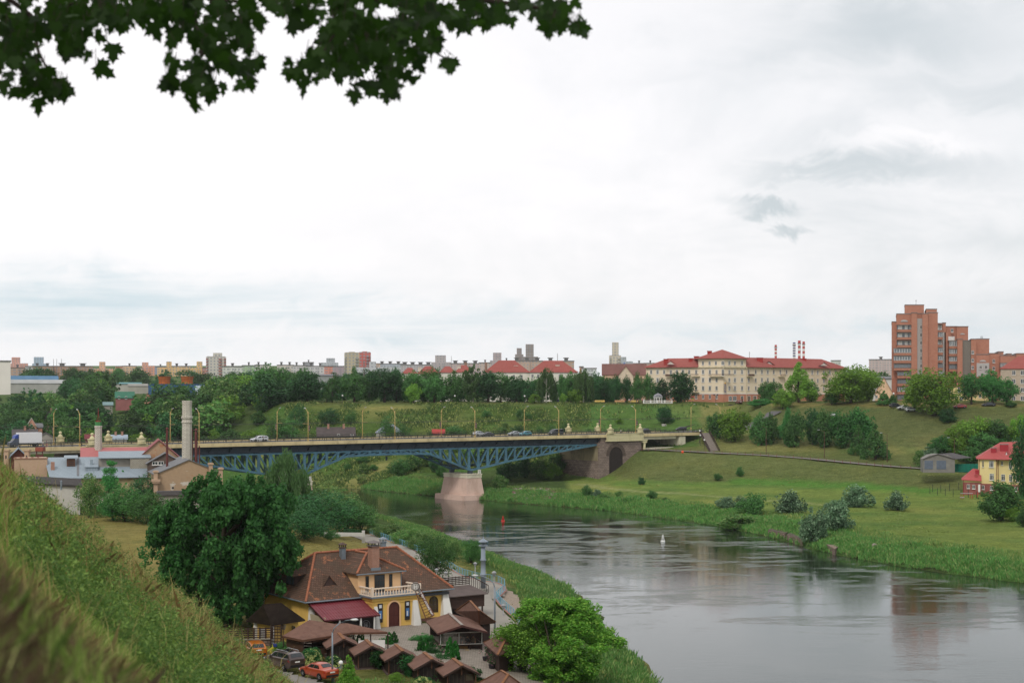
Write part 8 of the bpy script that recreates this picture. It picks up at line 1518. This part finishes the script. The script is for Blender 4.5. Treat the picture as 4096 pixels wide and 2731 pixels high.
wood(14,(840,885),(640,900),0,(10,15),'tree left of the brick tower','trees left of the brick tower',16,['forest','silver'])
wood(38,(285,690),(486,512),0,(3,6),'bush at the slope foot','low bushes behind the bridge',17,['mid','bank','wild'],keep=lambda u,Y,x:not(305<u<362)and not(370<u<408)and not(u>560))
wood(30,(265,590),(500,552),0,(1.6,3.4),'scrub bush on the wild slope','scrub on the wild slope',18,['bank','wild','mid'],keep=lambda u,Y,x:not(305<u<362 and Y<530)and not(370<u<408 and Y<530))
def tufts(name,xy,hr,wr,mat,seed,per=5,lean=.35,up=1.0,width=.10):
 r=np.random.RandomState(seed);n=len(xy);z=tzn(xy);k=z>-.15;xy,z=xy[k],z[k];n=len(xy);B=np.repeat(np.column_stack([xy,z]),per,0);n*=per
 B[:,:2]+=r.normal(0,.28,(n,2));h=r.uniform(*hr,n)*np.repeat(.5+vnoise(xy,4,seed)*1.1,per);w=width*r.uniform(.6,1.4,n)*(h/.8)
 a=r.uniform(0,6.283,n);s_=np.column_stack([np.cos(a),np.sin(a),np.zeros(n)])*w[:,None];ln=np.column_stack([r.normal(0,lean,n),r.normal(0,lean,n),np.full(n,up)])*h[:,None]
 co=np.stack([B-s_*.4,B+s_*.4,B+ln*.6+s_,B+ln,B+ln*.6-s_],1).reshape(-1,3);struct(link(name,fast_mesh(name,co,5,mat)),'stuff')
def band(pl,side,d0,d1,n,seed,ymin=0,ymax=999):
 r=np.random.RandomState(seed);a=np.array(dens(pl,1.5));nn=np.array(normals([tuple(p)for p in a],side));i=r.randint(0,len(a),n*3);o=a[i]+nn[i]*r.uniform(d0,d1,(n*3,1))+r.normal(0,.5,(n*3,2));o=o[(o[:,1]>ymin)&(o[:,1]<ymax)];return o[:n]
q=band(FAR_BANK,1,.2,10,17000,1,195,480);q=q[np.abs(q[:,0]+16)>3]
tufts('far_bank_reeds',q,(.35,1.0),0,LM['bank'],51,per=8,width=.09)
tufts('far_bank_grass',band(FAR_BANK,1,4,16,9000,2,195,480),(.25,.7),0,LM['wild'],52,per=6,width=.08)
q=band(NEAR_BANK,-1,.1,9.5,16000,3,120,372)
tufts('near_bank_reeds',q,(.25,.8),0,LM['bank'],53,per=8,width=.06)
q=band(NEAR_BANK,-1,2,10,7000,4,120,372);tufts('near_bank_grass',q,(.2,.7),0,LM['wild'],54,per=4,width=.08)
r=np.random.RandomState(61);u=r.uniform(285,740,26000);Y=r.uniform(482,566,26000);q=np.column_stack([(u-512)/F*Y,Y]);q=q[(vnoise(q,9,1)+r.uniform(-.15,.15,len(q))>.42)&((u<590)|(r.rand(len(q))<.12))]
tufts('wild_slope_growth',q,(.3,.9),0,LM['wild'],55,per=5,width=.16)
r=np.random.RandomState(62);q=np.column_stack([r.uniform(-30,-4,1500),r.uniform(120,132,1500)]);tufts('yard_lawn_grass',q,(.12,.3),0,LM['bank'],56,per=5,width=.07)
r=np.random.RandomState(63);u=r.uniform(560,1060,16000);Y=r.uniform(345,500,16000);q=np.column_stack([(u-512)/F*Y,Y]);z_=tzn(q);q=q[(z_>4.5)&(z_<27.5)&(seg_dist(q,[(a,b)for a,b in RP])>4.5)&(vnoise(q,6,9)+r.uniform(-.2,.2,len(q))>.5)];tufts('mown_slope_hay',q,(.12,.3),0,leafmat('hay_tufts','70763e','a09a5a',.15),57,per=3,lean=1.2,up=.5,width=.34)
r=np.random.RandomState(66);u=r.uniform(600,1060,16000);Y=r.uniform(270,400,16000);q=np.column_stack([(u-512)/F*Y,Y]);q=q[(seg_dist(q,FAR_BANK)>11)&(tzn(q)>2.2)&(vnoise(q,4,5)>.4)];tufts('flat_meadow_tufts',q,(.1,.26),0,leafmat('flat_tufts','5c7034','8f9a54',.15),59,per=3,lean=1.0,up=.6,width=.26)
r=np.random.RandomState(64);q=np.column_stack([r.uniform(-90,0,14000),r.uniform(180,300,14000)]);q=q[(vnoise(q,5,3)>.5)&(seg_dist(q,NEAR_BANK)>12)];tufts('meadow_hay',q,(.1,.25),0,leafmat('meadow_tufts','7d7a40','b0a264',.15),58,per=4,lean=1.2,up=.5,width=.22)
GLC=glass_mat('car_glass','15191c',.06);TYR=plain('tyre','1b1b1c',.9);RIM=plain('alloy_rim','9a9c9e',.35,metal=.6);CHR=plain('chrome','b4b6b8',.25,metal=.8);LRED=plain('tail_light_red','8c1a1c',.3);LWH=plain('headlight_clear','c9ccd0',.2);BLKP=plain('black_plastic','1d1d1f',.6)
def paint(name,hx):
 if name in MATS:return MATS[name]
 m,t=newmat(name);s=NT(t);p=s.pbr(S(hx),.28,.25,.5);p.inputs['Coat Weight'].default_value=.6;p.inputs['Coat Roughness'].default_value=.08;MATS[name]=m;return m
SEDAN=[(-2.22,.66,.42,.86,.86,.6),(-2.12,.80,.26,.97,.99,.7),(-1.75,.84,.22,1.0,1.03,.68),(-1.45,.85,.2,.99,1.12,.64),(-.95,.85,.2,.97,1.38,.57),(-.3,.85,.2,.95,1.43,.57),(.35,.85,.2,.94,1.38,.56),(1.05,.84,.2,.92,.98,.68),(1.6,.83,.22,.84,.88,.7),(2.05,.76,.26,.72,.75,.62),(2.2,.6,.36,.6,.62,.5)]
SUV=[(-2.42,.74,.5,1.1,1.12,.7),(-2.34,.90,.34,1.2,1.32,.78),(-2.05,.95,.3,1.22,1.66,.7),(-1.2,.96,.28,1.16,1.74,.68),(-.2,.96,.28,1.13,1.75,.68),(.55,.96,.28,1.11,1.66,.66),(1.2,.95,.28,1.09,1.16,.8),(1.8,.93,.3,1.02,1.07,.8),(2.25,.86,.34,.88,.92,.7),(2.42,.68,.44,.74,.76,.58)]
HATCH=[(-2.0,.7,.45,.95,.98,.66),(-1.92,.84,.28,1.02,1.1,.72),(-1.6,.88,.24,1.02,1.45,.64),(-.8,.88,.22,.98,1.56,.62),(.1,.88,.22,.96,1.55,.62),(.7,.88,.22,.95,1.4,.62),(1.25,.86,.22,.93,1.0,.72),(1.75,.8,.26,.82,.86,.66),(1.98,.64,.36,.66,.68,.54)]
VAN=[(-2.6,.8,.5,1.1,1.9,.78),(-2.5,.95,.3,1.15,1.98,.86),(-1.0,.97,.28,1.15,2.02,.86),(.6,.97,.28,1.15,2.0,.86),(1.15,.97,.28,1.14,1.9,.8),(1.85,.95,.28,1.12,1.2,.86),(2.35,.88,.32,.9,.94,.76),(2.55,.7,.42,.74,.76,.6)]
_cars={}
def car(kind,label,hx,loc,rz,rails=False,plates=True,cat='car',name='parked_car',detail=True):
 st={'sedan':SEDAN,'suv':SUV,'hatch':HATCH,'van':VAN}[kind];key=(kind,hx)
 t=thing(name,label,cat,loc,rz)
 m=MB();rows=[]
 for x,w,zb_,zs,zr,wr in st:
  g=zr-zs>.12;rows.append([(x,-w*.9,zb_),(x,-w,zb_+.14),(x,-w*1.01,(zb_+zs)/2),(x,-w*.97,zs-.03),(x,-w*.93,zs+.01),(x,-wr*1.04-(.02 if g else .0),zr-.05 if g else zr-.01),(x,-wr*.86,zr),(x,0,zr+.025),(x,wr*.86,zr),(x,wr*1.04+(.02 if g else 0),zr-.05 if g else zr-.01),(x,w*.93,zs+.01),(x,w*.97,zs-.03),(x,w*1.01,(zb_+zs)/2),(x,w,zb_+.14),(x,w*.9,zb_)])
 n=len(rows[0]);vs=[v for r_ in rows for v in r_];fs=[(i*n+j,i*n+j+1,(i+1)*n+j+1,(i+1)*n+j)for i in range(len(rows)-1)for j in range(n-1)]+[(i*n+n-1,i*n,(i+1)*n,(i+1)*n+n-1)for i in range(len(rows)-1)]+[tuple(range(n)),tuple((len(rows)-1)*n+j for j in range(n-1,-1,-1))]
 m.add(vs,fs);b=m.build('body',paint('car_paint_'+hx,hx),t,True)
 md=b.modifiers.new('soft','BEVEL');md.width=.035;md.segments=2;md.limit_method='ANGLE';md.angle_limit=R(28)
 for sg_,j0,j1 in((-1,4,5),(1,10,9)):
  for i in range(len(rows)-1):
   a,b2,c,d=(Vector(rows[i][j0]),Vector(rows[i+1][j0]),Vector(rows[i+1][j1]),Vector(rows[i][j1]));ok1=(d-a).length>.2;ok2=(c-b2).length>.2
   if not(ok1 or ok2):continue
   if ok1 and ok2:q=[a.lerp(d,.12).lerp(b2.lerp(c,.12),.05),a.lerp(d,.12).lerp(b2.lerp(c,.12),.95),a.lerp(d,.86).lerp(b2.lerp(c,.86),.95),a.lerp(d,.86).lerp(b2.lerp(c,.86),.05)]
   elif ok1:q=[a.lerp(d,.12),a.lerp(b2,.6).lerp(d,.1),a.lerp(d,.84)]
   else:q=[b2.lerp(c,.12),b2.lerp(c,.84),b2.lerp(a,.5).lerp(c,.1)]
   o_=Vector((0,sg_*.018,.004));MB().add([v+o_ for v in q],[tuple(range(len(q)))]).build('side_window',GLC,t)
 for i in range(len(rows)-1):
  r0,r1=rows[i],rows[i+1];dz=r1[7][2]-r0[7][2]
  if abs(dz)>.24:
   up=Vector((0.02 if dz<0 else-.02,0,.02));q=[Vector(r0[6]),Vector(r1[6]),Vector(r1[8]),Vector(r0[8])];c_=sum(q,Vector())/4;q=[c_+(v-c_)*.92+up for v in q];MB().add(q,[(0,1,2,3)]).build('windscreen' if dz<0 else 'rear_window',GLC,t)
 x0,x1=st[0][0],st[-1][0];wx=(x0+.85*abs(x0)/2.2+.0,x1-.82);rad=.31 if kind!='suv' else .37
 for x in(wx[0]+.05,wx[1]):
  for sg_ in(-1,1):
   w_=MB();yy=sg_*(st[3][1]-.08);w_.lathe([(rad*.62,-.11),(rad*.94,-.11),(rad,-.07),(rad,.07),(rad*.94,.11),(rad*.62,.11)],n=20);wo=w_.build('wheel',TYR,t,True);wo.rotation_euler=(R(90),0,0);wo.location=(x,yy,rad)
   rm=MB();rm.lathe([(rad*.64,-.10),(rad*.64,.10)],n=18);[rm.beam((0,0,.105*-sg_),(rad*.62*math.cos(a),rad*.62*math.sin(a),.11*-sg_),.05,.02)for a in np.arange(5)*1.2566];rm.build('rim',RIM,wo)
   ar=MB();nn_=10;ar.add([(x+(rad+.09)*math.cos(math.pi*k/nn_),sg_*(st[3][1]+.02),rad+(rad+.07)*math.sin(math.pi*k/nn_))for k in range(nn_+1)],[tuple(range(nn_+1))]);ar.build('wheel_arch',BLKP,t)
 if detail:
  zt_=st[1][3]-.16
  for sg_ in(-1,1):
   y0=sg_*(st[1][1]-.30);MB().add([(x0+.06,y0,zt_-.12),(x0+.03,sg_*(st[1][1]-.02),zt_-.1),(x0+.2,sg_*(st[1][1]+.06),zt_),(x0+.18,sg_*(st[1][1]+.03),zt_+.1),(x0+.03,y0,zt_+.08)],[(0,1,2,3,4)if sg_<0 else(4,3,2,1,0)]).build('tail_light',LRED,t)
   zf2=st[-2][3]-.1;MB().box(x1-.22,sg_*(st[-2][1]-.14)-.14,zf2-.1,x1-.04,sg_*(st[-2][1]-.14)+.14,zf2+.03).build('headlight',LWH,t)
   mi=MB();mi.box(st[-4][0]-.35,sg_*(st[-4][1]+.02)-.09,st[-4][3]-.02,st[-4][0]-.2,sg_*(st[-4][1]+.02)+.09,st[-4][3]+.12);mi.build('mirror',paint('car_paint_'+hx,hx),t)
  MB().box(x0-.03,-.26,.72 if kind=='sedan' else .84,x0+.02,.26,.84 if kind=='sedan' else .96).build('number_plate',WPAINT,t);MB().box(x0-.02,-st[0][1],st[0][2]-.04,x0+.3,st[0][1],st[0][2]+.14).build('rear_bumper',BLKP,t)
  MB().box(x1-.1,-.4,st[-1][2]+.02,x1+.02,.4,st[-1][2]+.16).build('grille',BLKP,t)
 if rails:
  for sg_ in(-1,1):rr=MB();rr.tube([(-1.7,sg_*.58,1.72),(-1.5,sg_*.6,1.83),(.3,sg_*.6,1.82),(.5,sg_*.58,1.72)],.03,6);rr.build('roof_rail',CHR,t)
  MB().box(-1.4,-.3,1.76,-.2,.3,1.785).build('sunroof',GLC,t)
 return t
zc_=5.0
def at(uvx,uvy,z,zf_=ze):return P(zf_(uvx,uvy),z)
car('suv','dark brown estate off-roader with silver roof rails parked by the slope','4a3b38',at(745,1165,zc_),R(130),rails=True)
car('sedan','orange red saloon car parked beside the tall lamp post','a8401c',at(1270,1310,zc_),R(132))
car('hatch','orange hatchback half hidden by the grassy slope','b5661e',at(300,985,zc_),R(112))
t=thing('bicycle','yellow hire bicycle with a blue basket before the stone wall','bicycle',at(510,975,zc_),R(25));YB=plain('bike_yellow','d8cc2c',.4)
for x in(-.55,.55):
 w_=MB();n=18;[w_.beam((x+.34*math.cos(2*math.pi*i/n),0,.36+.34*math.sin(2*math.pi*i/n)),(x+.34*math.cos(2*math.pi*(i+1)/n),0,.36+.34*math.sin(2*math.pi*(i+1)/n)),.05,.06)for i in range(n)];[w_.beam((x,0,.36),(x+.33*math.cos(a),0,.36+.33*math.sin(a)),.012,.012)for a in np.arange(8)*.785];w_.build('wheel',YB,t)
m=MB();[m.tube([a,b],.035,6)for a,b in(((-.55,0,.36),(-.12,0,.38)),((-.12,0,.38),(-.28,0,.95)),((-.55,0,.36),(-.25,0,.75)),((-.12,0,.38),(.42,0,.8)),((.55,0,.36),(.38,0,1.08)))];m.build('frame',YB,t)
MB().box(-.42,-.09,.95,-.14,.09,1.02).build('saddle',BLKP,t);MB().tube([(.34,-.28,1.1),(.4,0,1.08),(.34,.28,1.1)],.02,6).build('handlebar',BLKP,t);MB().box(.45,-.2,.82,.8,.2,1.08).build('basket',plain('basket_blue','2c3c7a',.5),t)
def on_bridge(kind,label,hx,zf_,x,wline,back=False,**k):
 u=zf_(x,0)[0];r_=(u-512)/F;s_=(437*r_+wline*(.625+.78*r_))/(.78-.625*r_);return car(kind,label,hx,BR(s_,wline,ZT-.12),BRZ+(math.pi if not back else 0),name='car',detail=True,**k)
on_bridge('suv','white estate car driving over the left half of the bridge','c9ccd0',z2,30,5.5);on_bridge('hatch','silver car heading right on the bridge before the last lamp pair','b4b8ba',z2,2050,13.5,back=True);on_bridge('sedan','dark car close behind the silver one on the bridge','2c3034',z2,2125,8.0)
on_bridge('hatch','turquoise small car on the bridge left of the black van','3c8a9a',z3,122,6.0);on_bridge('van','black minivan on the bridge near the urns','23252c',z3,402,6.0);on_bridge('sedan','silver car far left of the turquoise one','9aa0a2',z3,20,12.0);on_bridge('hatch','dark car passing the urn over the stone abutment','26282c',z3,1215,8.0)
p=Q(z3(1552,862),508);car('hatch','black car on the upper road beyond the bridge','222428',(p.x,508,tz(p.x,508)+.3),R(190),name='car')
for zf_,x,Y,kd,hx,rz,lab in((z4,487,498,'hatch','c4c8c8',90,'white car facing the edge left of the widest tree'),(z4,938,494,'hatch','2f3338',10,'dark car at the foot of the brick tower'),(z4,998,490,'sedan','c9cbca',185,'white saloon at the foot of the brick tower'),(z4,1055,486,'hatch','bfc4c8',5,'pale car half hidden by the large bright tower tree'),(z4,1415,482,'sedan','8c2c2c',182,'red saloon before the pale yellow villa'),(z4,1628,481,'sedan','23262a',178,'black saloon under the dark trees'),(z4,1275,486,'sedan','bcbec0',182,'silver car between the bright tower tree and the villa'),(zc,1105,552,'sedan','6a3430',100,'dark red car facing out by the footbridge'),(z3,425,575,'sedan','2c3a5a',180,'dark blue car behind the park hedge')):
 u=zf_(x,0)[0];X_=(u-512)/F*Y;car(kd,lab,hx,(X_,Y,tz(X_,Y)+.05),R(rz),name='parked_car')
s_=-152.6;r_=(z1(230,0)[0]-512)/F;s_=(437*r_+6.5*(.625+.78*r_))/(.78-.625*r_)
t=thing('box_lorry','white box lorry with a blue cab on the left end of the bridge','lorry',BR(s_,6.0,ZT-.12),BRZ+math.pi);WB=plain('lorry_white','d0d2d6',.5,var=.04)
MB().box(-3.6,-1.15,.95,2.0,1.15,3.6).build('cargo_box',WB,t);m=MB();m.extr([(2.1,-1,.45),(4.2,-1,.45),(4.2,-1,1.2),(3.55,-1,1.45),(3.0,-1,2.2),(2.1,-1,2.2)],(0,2,0));m.build('cab',plain('cab_grey_blue','4a5260',.4),t)
m=MB();m.extr([(2.1,-1,2.2),(3.05,-1,2.2),(2.8,-1,2.9),(2.1,-1,3.2)],(0,2,0));m.build('wind_deflector',plain('cab_blue','24408a',.4),t);MB().add([(3.57,-.85,1.5),(3.57,.85,1.5),(3.05,.8,2.15),(3.05,-.8,2.15)],[(0,1,2,3)]).build('windscreen',GLC,t)
m=MB();m.box(2.4,-1.03,1.45,3.2,-1.0,2.05);m.build('side_window',GLC,t);MB().box(-3.6,-.9,.6,2.2,.9,.95).build('chassis',BLKP,t)
for x in(-2.4,3.1):
 for y in(-1,1):w_=MB().disc((0,0,0),(0,1,0),.42,.3,14).build('wheel',TYR,t);w_.location=(x,y*.95,.42);MB().disc((0,0,0),(0,1,0),.2,.33,10).build('rim',RIM,w_)
SKIN=plain('skin','b88a70',.7,var=.05);HAIR=plain('hair_brown','33261e',.8)
def person(label,loc,rz,top,legs,sit=False,hair=HAIR,phase=.3,h=1.72,group=None):
 t=thing('person',label,'person',loc,rz,group);k=h/1.72
 J={'pel':(0,0,.95),'chest':(0,0,1.32),'neck':(0,0,1.46),'head':(0,.01,1.60),'top':(0,0,1.70)}
 for s_,g in(('l',1),('r',-1)):
  f=phase*g
  J['hip'+s_]=(.1*g,0,.90);J['knee'+s_]=(.1*g,f*.35+.03,.5);J['ank'+s_]=(.1*g,f*.7,.08);J['toe'+s_]=(.11*g,f*.7+.16,.04)
  J['sh'+s_]=(.19*g,0,1.40);J['elb'+s_]=(.25*g,-f*.25,1.12);J['wr'+s_]=(.25*g,-f*.5+.12,.88);J['hand'+s_]=(.25*g,-f*.5+.18,.80)
  if sit:J['knee'+s_]=(.12*g,.42,.92);J['ank'+s_]=(.12*g,.42,.5);J['toe'+s_]=(.12*g,.56,.46)
 names=list(J);idx={n:i for i,n in enumerate(names)};E=[('pel','chest'),('chest','neck'),('neck','head'),('head','top')]
 for s_ in 'lr':E+=[('pel','hip'+s_),('hip'+s_,'knee'+s_),('knee'+s_,'ank'+s_),('ank'+s_,'toe'+s_),('chest','sh'+s_),('sh'+s_,'elb'+s_),('elb'+s_,'wr'+s_),('wr'+s_,'hand'+s_)]
 def skin(nm,keys,rad,mat,dz=0):
  ii={n:i for i,n in enumerate(keys)};me=bpy.data.meshes.new(nm);me.from_pydata([tuple(c*k for c in J[n])for n in keys],[(ii[a],ii[b])for a,b in E if a in ii and b in ii],[]);me.materials.append(mat);o=link(nm,me,t);o.modifiers.new('skin','SKIN')
  for i,n in enumerate(keys):r_=rad(n)*k;me.skin_vertices[0].data[i].radius=(r_,r_)
  me.skin_vertices[0].data[0].use_root=True;sb=o.modifiers.new('sub','SUBSURF');sb.levels=sb.render_levels=1;return o
 base=lambda n:{'pel':.14,'ches':.15,'neck':.06,'head':.105,'top':.07,'hip':.09,'knee':.06,'ank':.045,'toe':.04,'sh':.065,'elb':.045,'wr':.032,'hand':.04}.get(n if n in('pel','neck','head','top')else n.rstrip('lr')if n!='chest' else 'ches',.06)
 skin('body',names,base,SKIN);skin('shirt',['pel','chest','shl','shr','elbl','elbr'],lambda n:base(n)+.022,top)
 skin('trousers',['pel','hipl','hipr','kneel','kneer','ankl','ankr'],lambda n:base(n)+.02,legs)
 m=MB();m.lathe([(.02,1.73*k),(.09*k,1.70*k),(.115*k,1.62*k),(.10*k,1.57*k)],(0,-.02),10);m.build('hair',hair,t,True);return t
CL={n:plain('cloth_'+n,hx,.85,var=.1)for n,hx in dict(blue='3c4c6c',white='b9bcbc',red='8c3a3a',dark='2a2c30',grey='6c6e70',pink='b07a80',denim='44506a',tan='8c7a60').items()}
r_=(z1(428,0)[0]-512)/F;s1=(437*r_+1.6*(.625+.78*r_))/(.78-.625*r_)
person('walker in a light top on the bridge pavement behind the lorry',BR(s1,1.6,ZT-.2),BRZ-1.57,CL['blue'],CL['pink'],group=None);person('second walker in a white top beside the first one on the bridge',BR(s1-.7,2.1,ZT-.2),BRZ-1.57,CL['white'],CL['blue'])
r_=(z2(66,0)[0]-512)/F;s1=(437*r_+1.4*(.625+.78*r_))/(.78-.625*r_);person('person in a pale shirt walking right of the white estate car',BR(s1,1.4,ZT-.2),BRZ-1.57,CL['white'],CL['dark'])
r_=(z3(1001,0)[0]-512)/F;s1=(437*r_+1.5*(.625+.78*r_))/(.78-.625*r_);person('person in dark clothes on the bridge between the two near urns',BR(s1,1.5,ZT-.2),BRZ-1.57,CL['white'],CL['dark'])
for x,tp,lg_,ph,lab in((1040,'red','dark',.1,'person in red sitting area left of the walking pair'),(1075,'white','dark',.25,'taller person in white of the pair on the plateau path'),(1090,'blue','tan',.2,'person in blue of the pair on the plateau path'),(1146,'dark','denim',.2,'person in black at the right of the yellow bench'),(1163,'grey','dark',.15,'person in grey beside the one in black'),(1197,'red','dark',.2,'person in red just left of the white balustrade'),(1214,'white','denim',.1,'person in white by the end of the white balustrade'),(1255,'dark','dark',.1,'person in dark behind the balustrade left part'),(1342,'blue','dark',.1,'person standing inside the gazebo')):
 X_=(z3(x,0)[0]-512)/F*565;person(lab,(X_,565 if x!=1342 else 566,28.45),.6*x%6,CL[tp],CL[lg_],phase=ph,h=1.75)
X_=(zc(1143,0)[0]-512)/F*557;person('person in red standing on the footbridge',(X_,557,28.4),0,CL['red'],CL['dark'])
gp=bpy.data.objects['grill_pavilion'];gm_=Matrix.Translation(gp.location)@Matrix.Rotation(R(12),4,'Z')
for dx,tp,lab in((3.0,'grey','dark haired guest behind the clear curtain, left one'),(3.75,'dark','dark haired guest behind the clear curtain, middle one'),(4.35,'tan','guest at the right curtain end')):
 p=gm_@Vector((w0+dx-.6,y0+1.8,-.05));person(lab,p,R(170),CL[tp],CL['dark'],sit=True,h=1.65)
def maple_outline():
 pts=[(0,0),(.05,.04),(.30,-.10),(.26,.06),(.46,.10),(.36,.20),(.56,.42),(.38,.40),(.36,.52),(.22,.44),(.20,.62),(.28,.72),(.13,.76),(0,1.0)]
 return pts+[(-x,y)for x,y in pts[-2:0:-1]]
MO=np.array(maple_outline());MO=np.column_stack([MO,-.10*np.abs(MO[:,0])-.06*MO[:,1]**2])
mt=thing('maple_tree','dark backlit maple boughs hanging in from above on the left','tree',(-9.5,4.5,hillz(np.array([[-9.5,4.5]]))[0]-.2));mo=mt.location.copy()
m=MB();m.tube([(0,0,-.5),(.1,.1,2),(.3,.2,5),(1.2,.6,8),(2.0,1,10)],[.34,.28,.24,.18,.08],12);m.build('trunk',BARK,mt,True)
r=np.random.RandomState(8)
CLU=[(20,60,50,60,40),(80,130,70,70,60),(40,220,50,60,34),(130,260,60,50,40),(190,330,60,40,30),(250,340,24,40,12),(70,350,30,20,8),(150,330,80,30,20),(200,60,80,60,50),(300,30,70,40,40),(330,100,60,40,24),(300,180,50,40,22),(270,130,50,30,16),(400,40,80,40,44),(470,70,40,45,22),(540,35,70,35,36),(640,20,50,25,20),(740,60,70,60,46),(700,130,34,30,12),(800,130,60,60,46),(780,240,50,50,36),(760,320,50,45,30),(830,330,30,30,14),(690,240,20,20,5),(665,315,28,22,8),(900,60,90,60,54),(940,120,50,40,26),(880,200,60,40,24),(930,250,50,25,14),(990,40,40,36,20),(1000,235,26,26,8),(970,310,26,26,8),(740,10,300,12,30),(1120,20,70,25,22),(1210,40,40,20,10),(1330,60,70,70,50),(1290,180,70,60,40),(1200,240,50,45,24),(1150,290,24,18,5),(1430,100,90,80,70),(1400,190,90,50,50),(1490,190,80,60,50),(1560,120,60,60,36),(1620,210,70,40,30),(1540,280,60,50,34),(1480,330,50,34,20),(1550,350,30,20,8),(1280,280,70,22,16),(1620,60,90,50,50),(1700,150,40,50,20),(1760,235,30,24,8),(1700,30,80,24,26),(1800,70,50,34,20),(1860,60,40,50,14),(1930,50,60,34,24),(1990,60,30,24,8),(1950,15,120,14,22),(2150,50,80,40,34),(2230,70,50,45,22),(2150,110,20,24,6),(2270,100,24,24,8),(2120,8,150,10,26),(600,-20,700,20,120),(1500,-20,600,20,110),(640,230,40,10,3),(1380,250,40,40,12)]
SGL=[(445,205,72),(375,290,76),(595,125,80),(150,415,70),(750,430,88),(1125,130,84),(1195,340,84),(1390,385,66),(1385,310,62),(650,320,70),(60,375,60),(265,375,66),(1770,240,60),(2150,125,54),(1635,345,54),(840,350,54),(1130,290,56),(1240,45,56),(980,320,66),(1005,250,56)]
rows=[]
for cx,cy,sx,sy,n in CLU:
 for _ in range(int(n*.66)):rows.append((cx+r.normal(0,sx*.5),cy+r.normal(0,sy*.5),r.uniform(38,66),r.uniform(8.4,11.4)))
for cx,cy,sz in SGL:rows.append((cx,cy-sz*.5,sz*1.05,r.uniform(9,10.5)))
out_=[];stems=[]
for x,y,sz,Y in rows:
 c=Q(zT(x,y),Y);L_=sz/3.92/F*Y*1.15;a=r.normal(0,.65);b_=r.normal(.1,.55);cc=r.normal(0,.5)
 M=Matrix.Rotation(r.uniform(-.6,.6),3,'Z')@Matrix.Rotation(math.pi+a,3,'Y')@Matrix.Rotation(math.pi/2+b_,3,'X')@Matrix.Rotation(cc,3,'Y')
 v=MO*L_;v=v@np.array(M).T;out_.append(v+np.array(c-mo));stems.append((c,L_))
co=np.concatenate(out_);lm_=link('leaves',fast_mesh('leaves',co,len(MO),LM['maple']),mt);lm_['kind']='stuff'
m=MB()
for pts,r0 in(([(-200,-120),(0,-30),(120,60),(150,200),(200,300)],.03),([(0,-30),(260,-10),(330,60),(310,150)],.02),([(-200,-150),(500,-50),(760,40),(790,200),(760,330)],.03),([(500,-50),(950,10),(960,150)],.02),([(600,-90),(1300,-20),(1440,100),(1500,250),(1520,330)],.03),([(1300,-20),(1320,120),(1250,230)],.02),([(1300,-30),(1640,30),(1660,180),(1750,230)],.022),([(1300,-60),(1900,0),(2180,40),(2250,90)],.025),([(-60,10),(10,60),(20,180)],.02),([(280,10),(240,80),(215,150)],.012)):
 q=[Q(zT(x,y),9.8+.4*math.sin(i))-mo for i,(x,y)in enumerate(pts)];m.tube(q,[r0*(1-.8*i/(len(q)-1))for i in range(len(q))],6)
for a_,b_ in((((.3,.2,5)),(-200,-120)),(((1.2,.6,8)),(-200,-150)),(((1.2,.6,8)),(600,-90)),(((2.0,1,10)),(1300,-60))):
 e=Q(zT(*b_),9.8)-mo;m.tube([Vector(a_),Vector(a_).lerp(e,.5)+Vector((0,0,.6)),e],[.09,.06,.035],8)
for(c,L_)in stems[::2]:q=c-mo;m.tube([q,q+Vector((r.uniform(-.03,.03),.02,L_*.7))],.0022,4)
m.build('branches',plain('maple_bark','2a211a',.9),mt)
m=MB();m.box(-6000,-40,-60,6000,2600,140)
hm,ht=newmat('haze_air');s=NT(ht);pv=s.n('ShaderNodeVolumePrincipled');pv.inputs['Color'].default_value=(.93,.96,1,1);pv.inputs['Density'].default_value=.00005;pv.inputs['Anisotropy'].default_value=.2
oo=s.n('ShaderNodeOutputMaterial');s.L.new(pv.outputs[0],oo.inputs[1])
struct(m.build('haze',hm),'stuff')
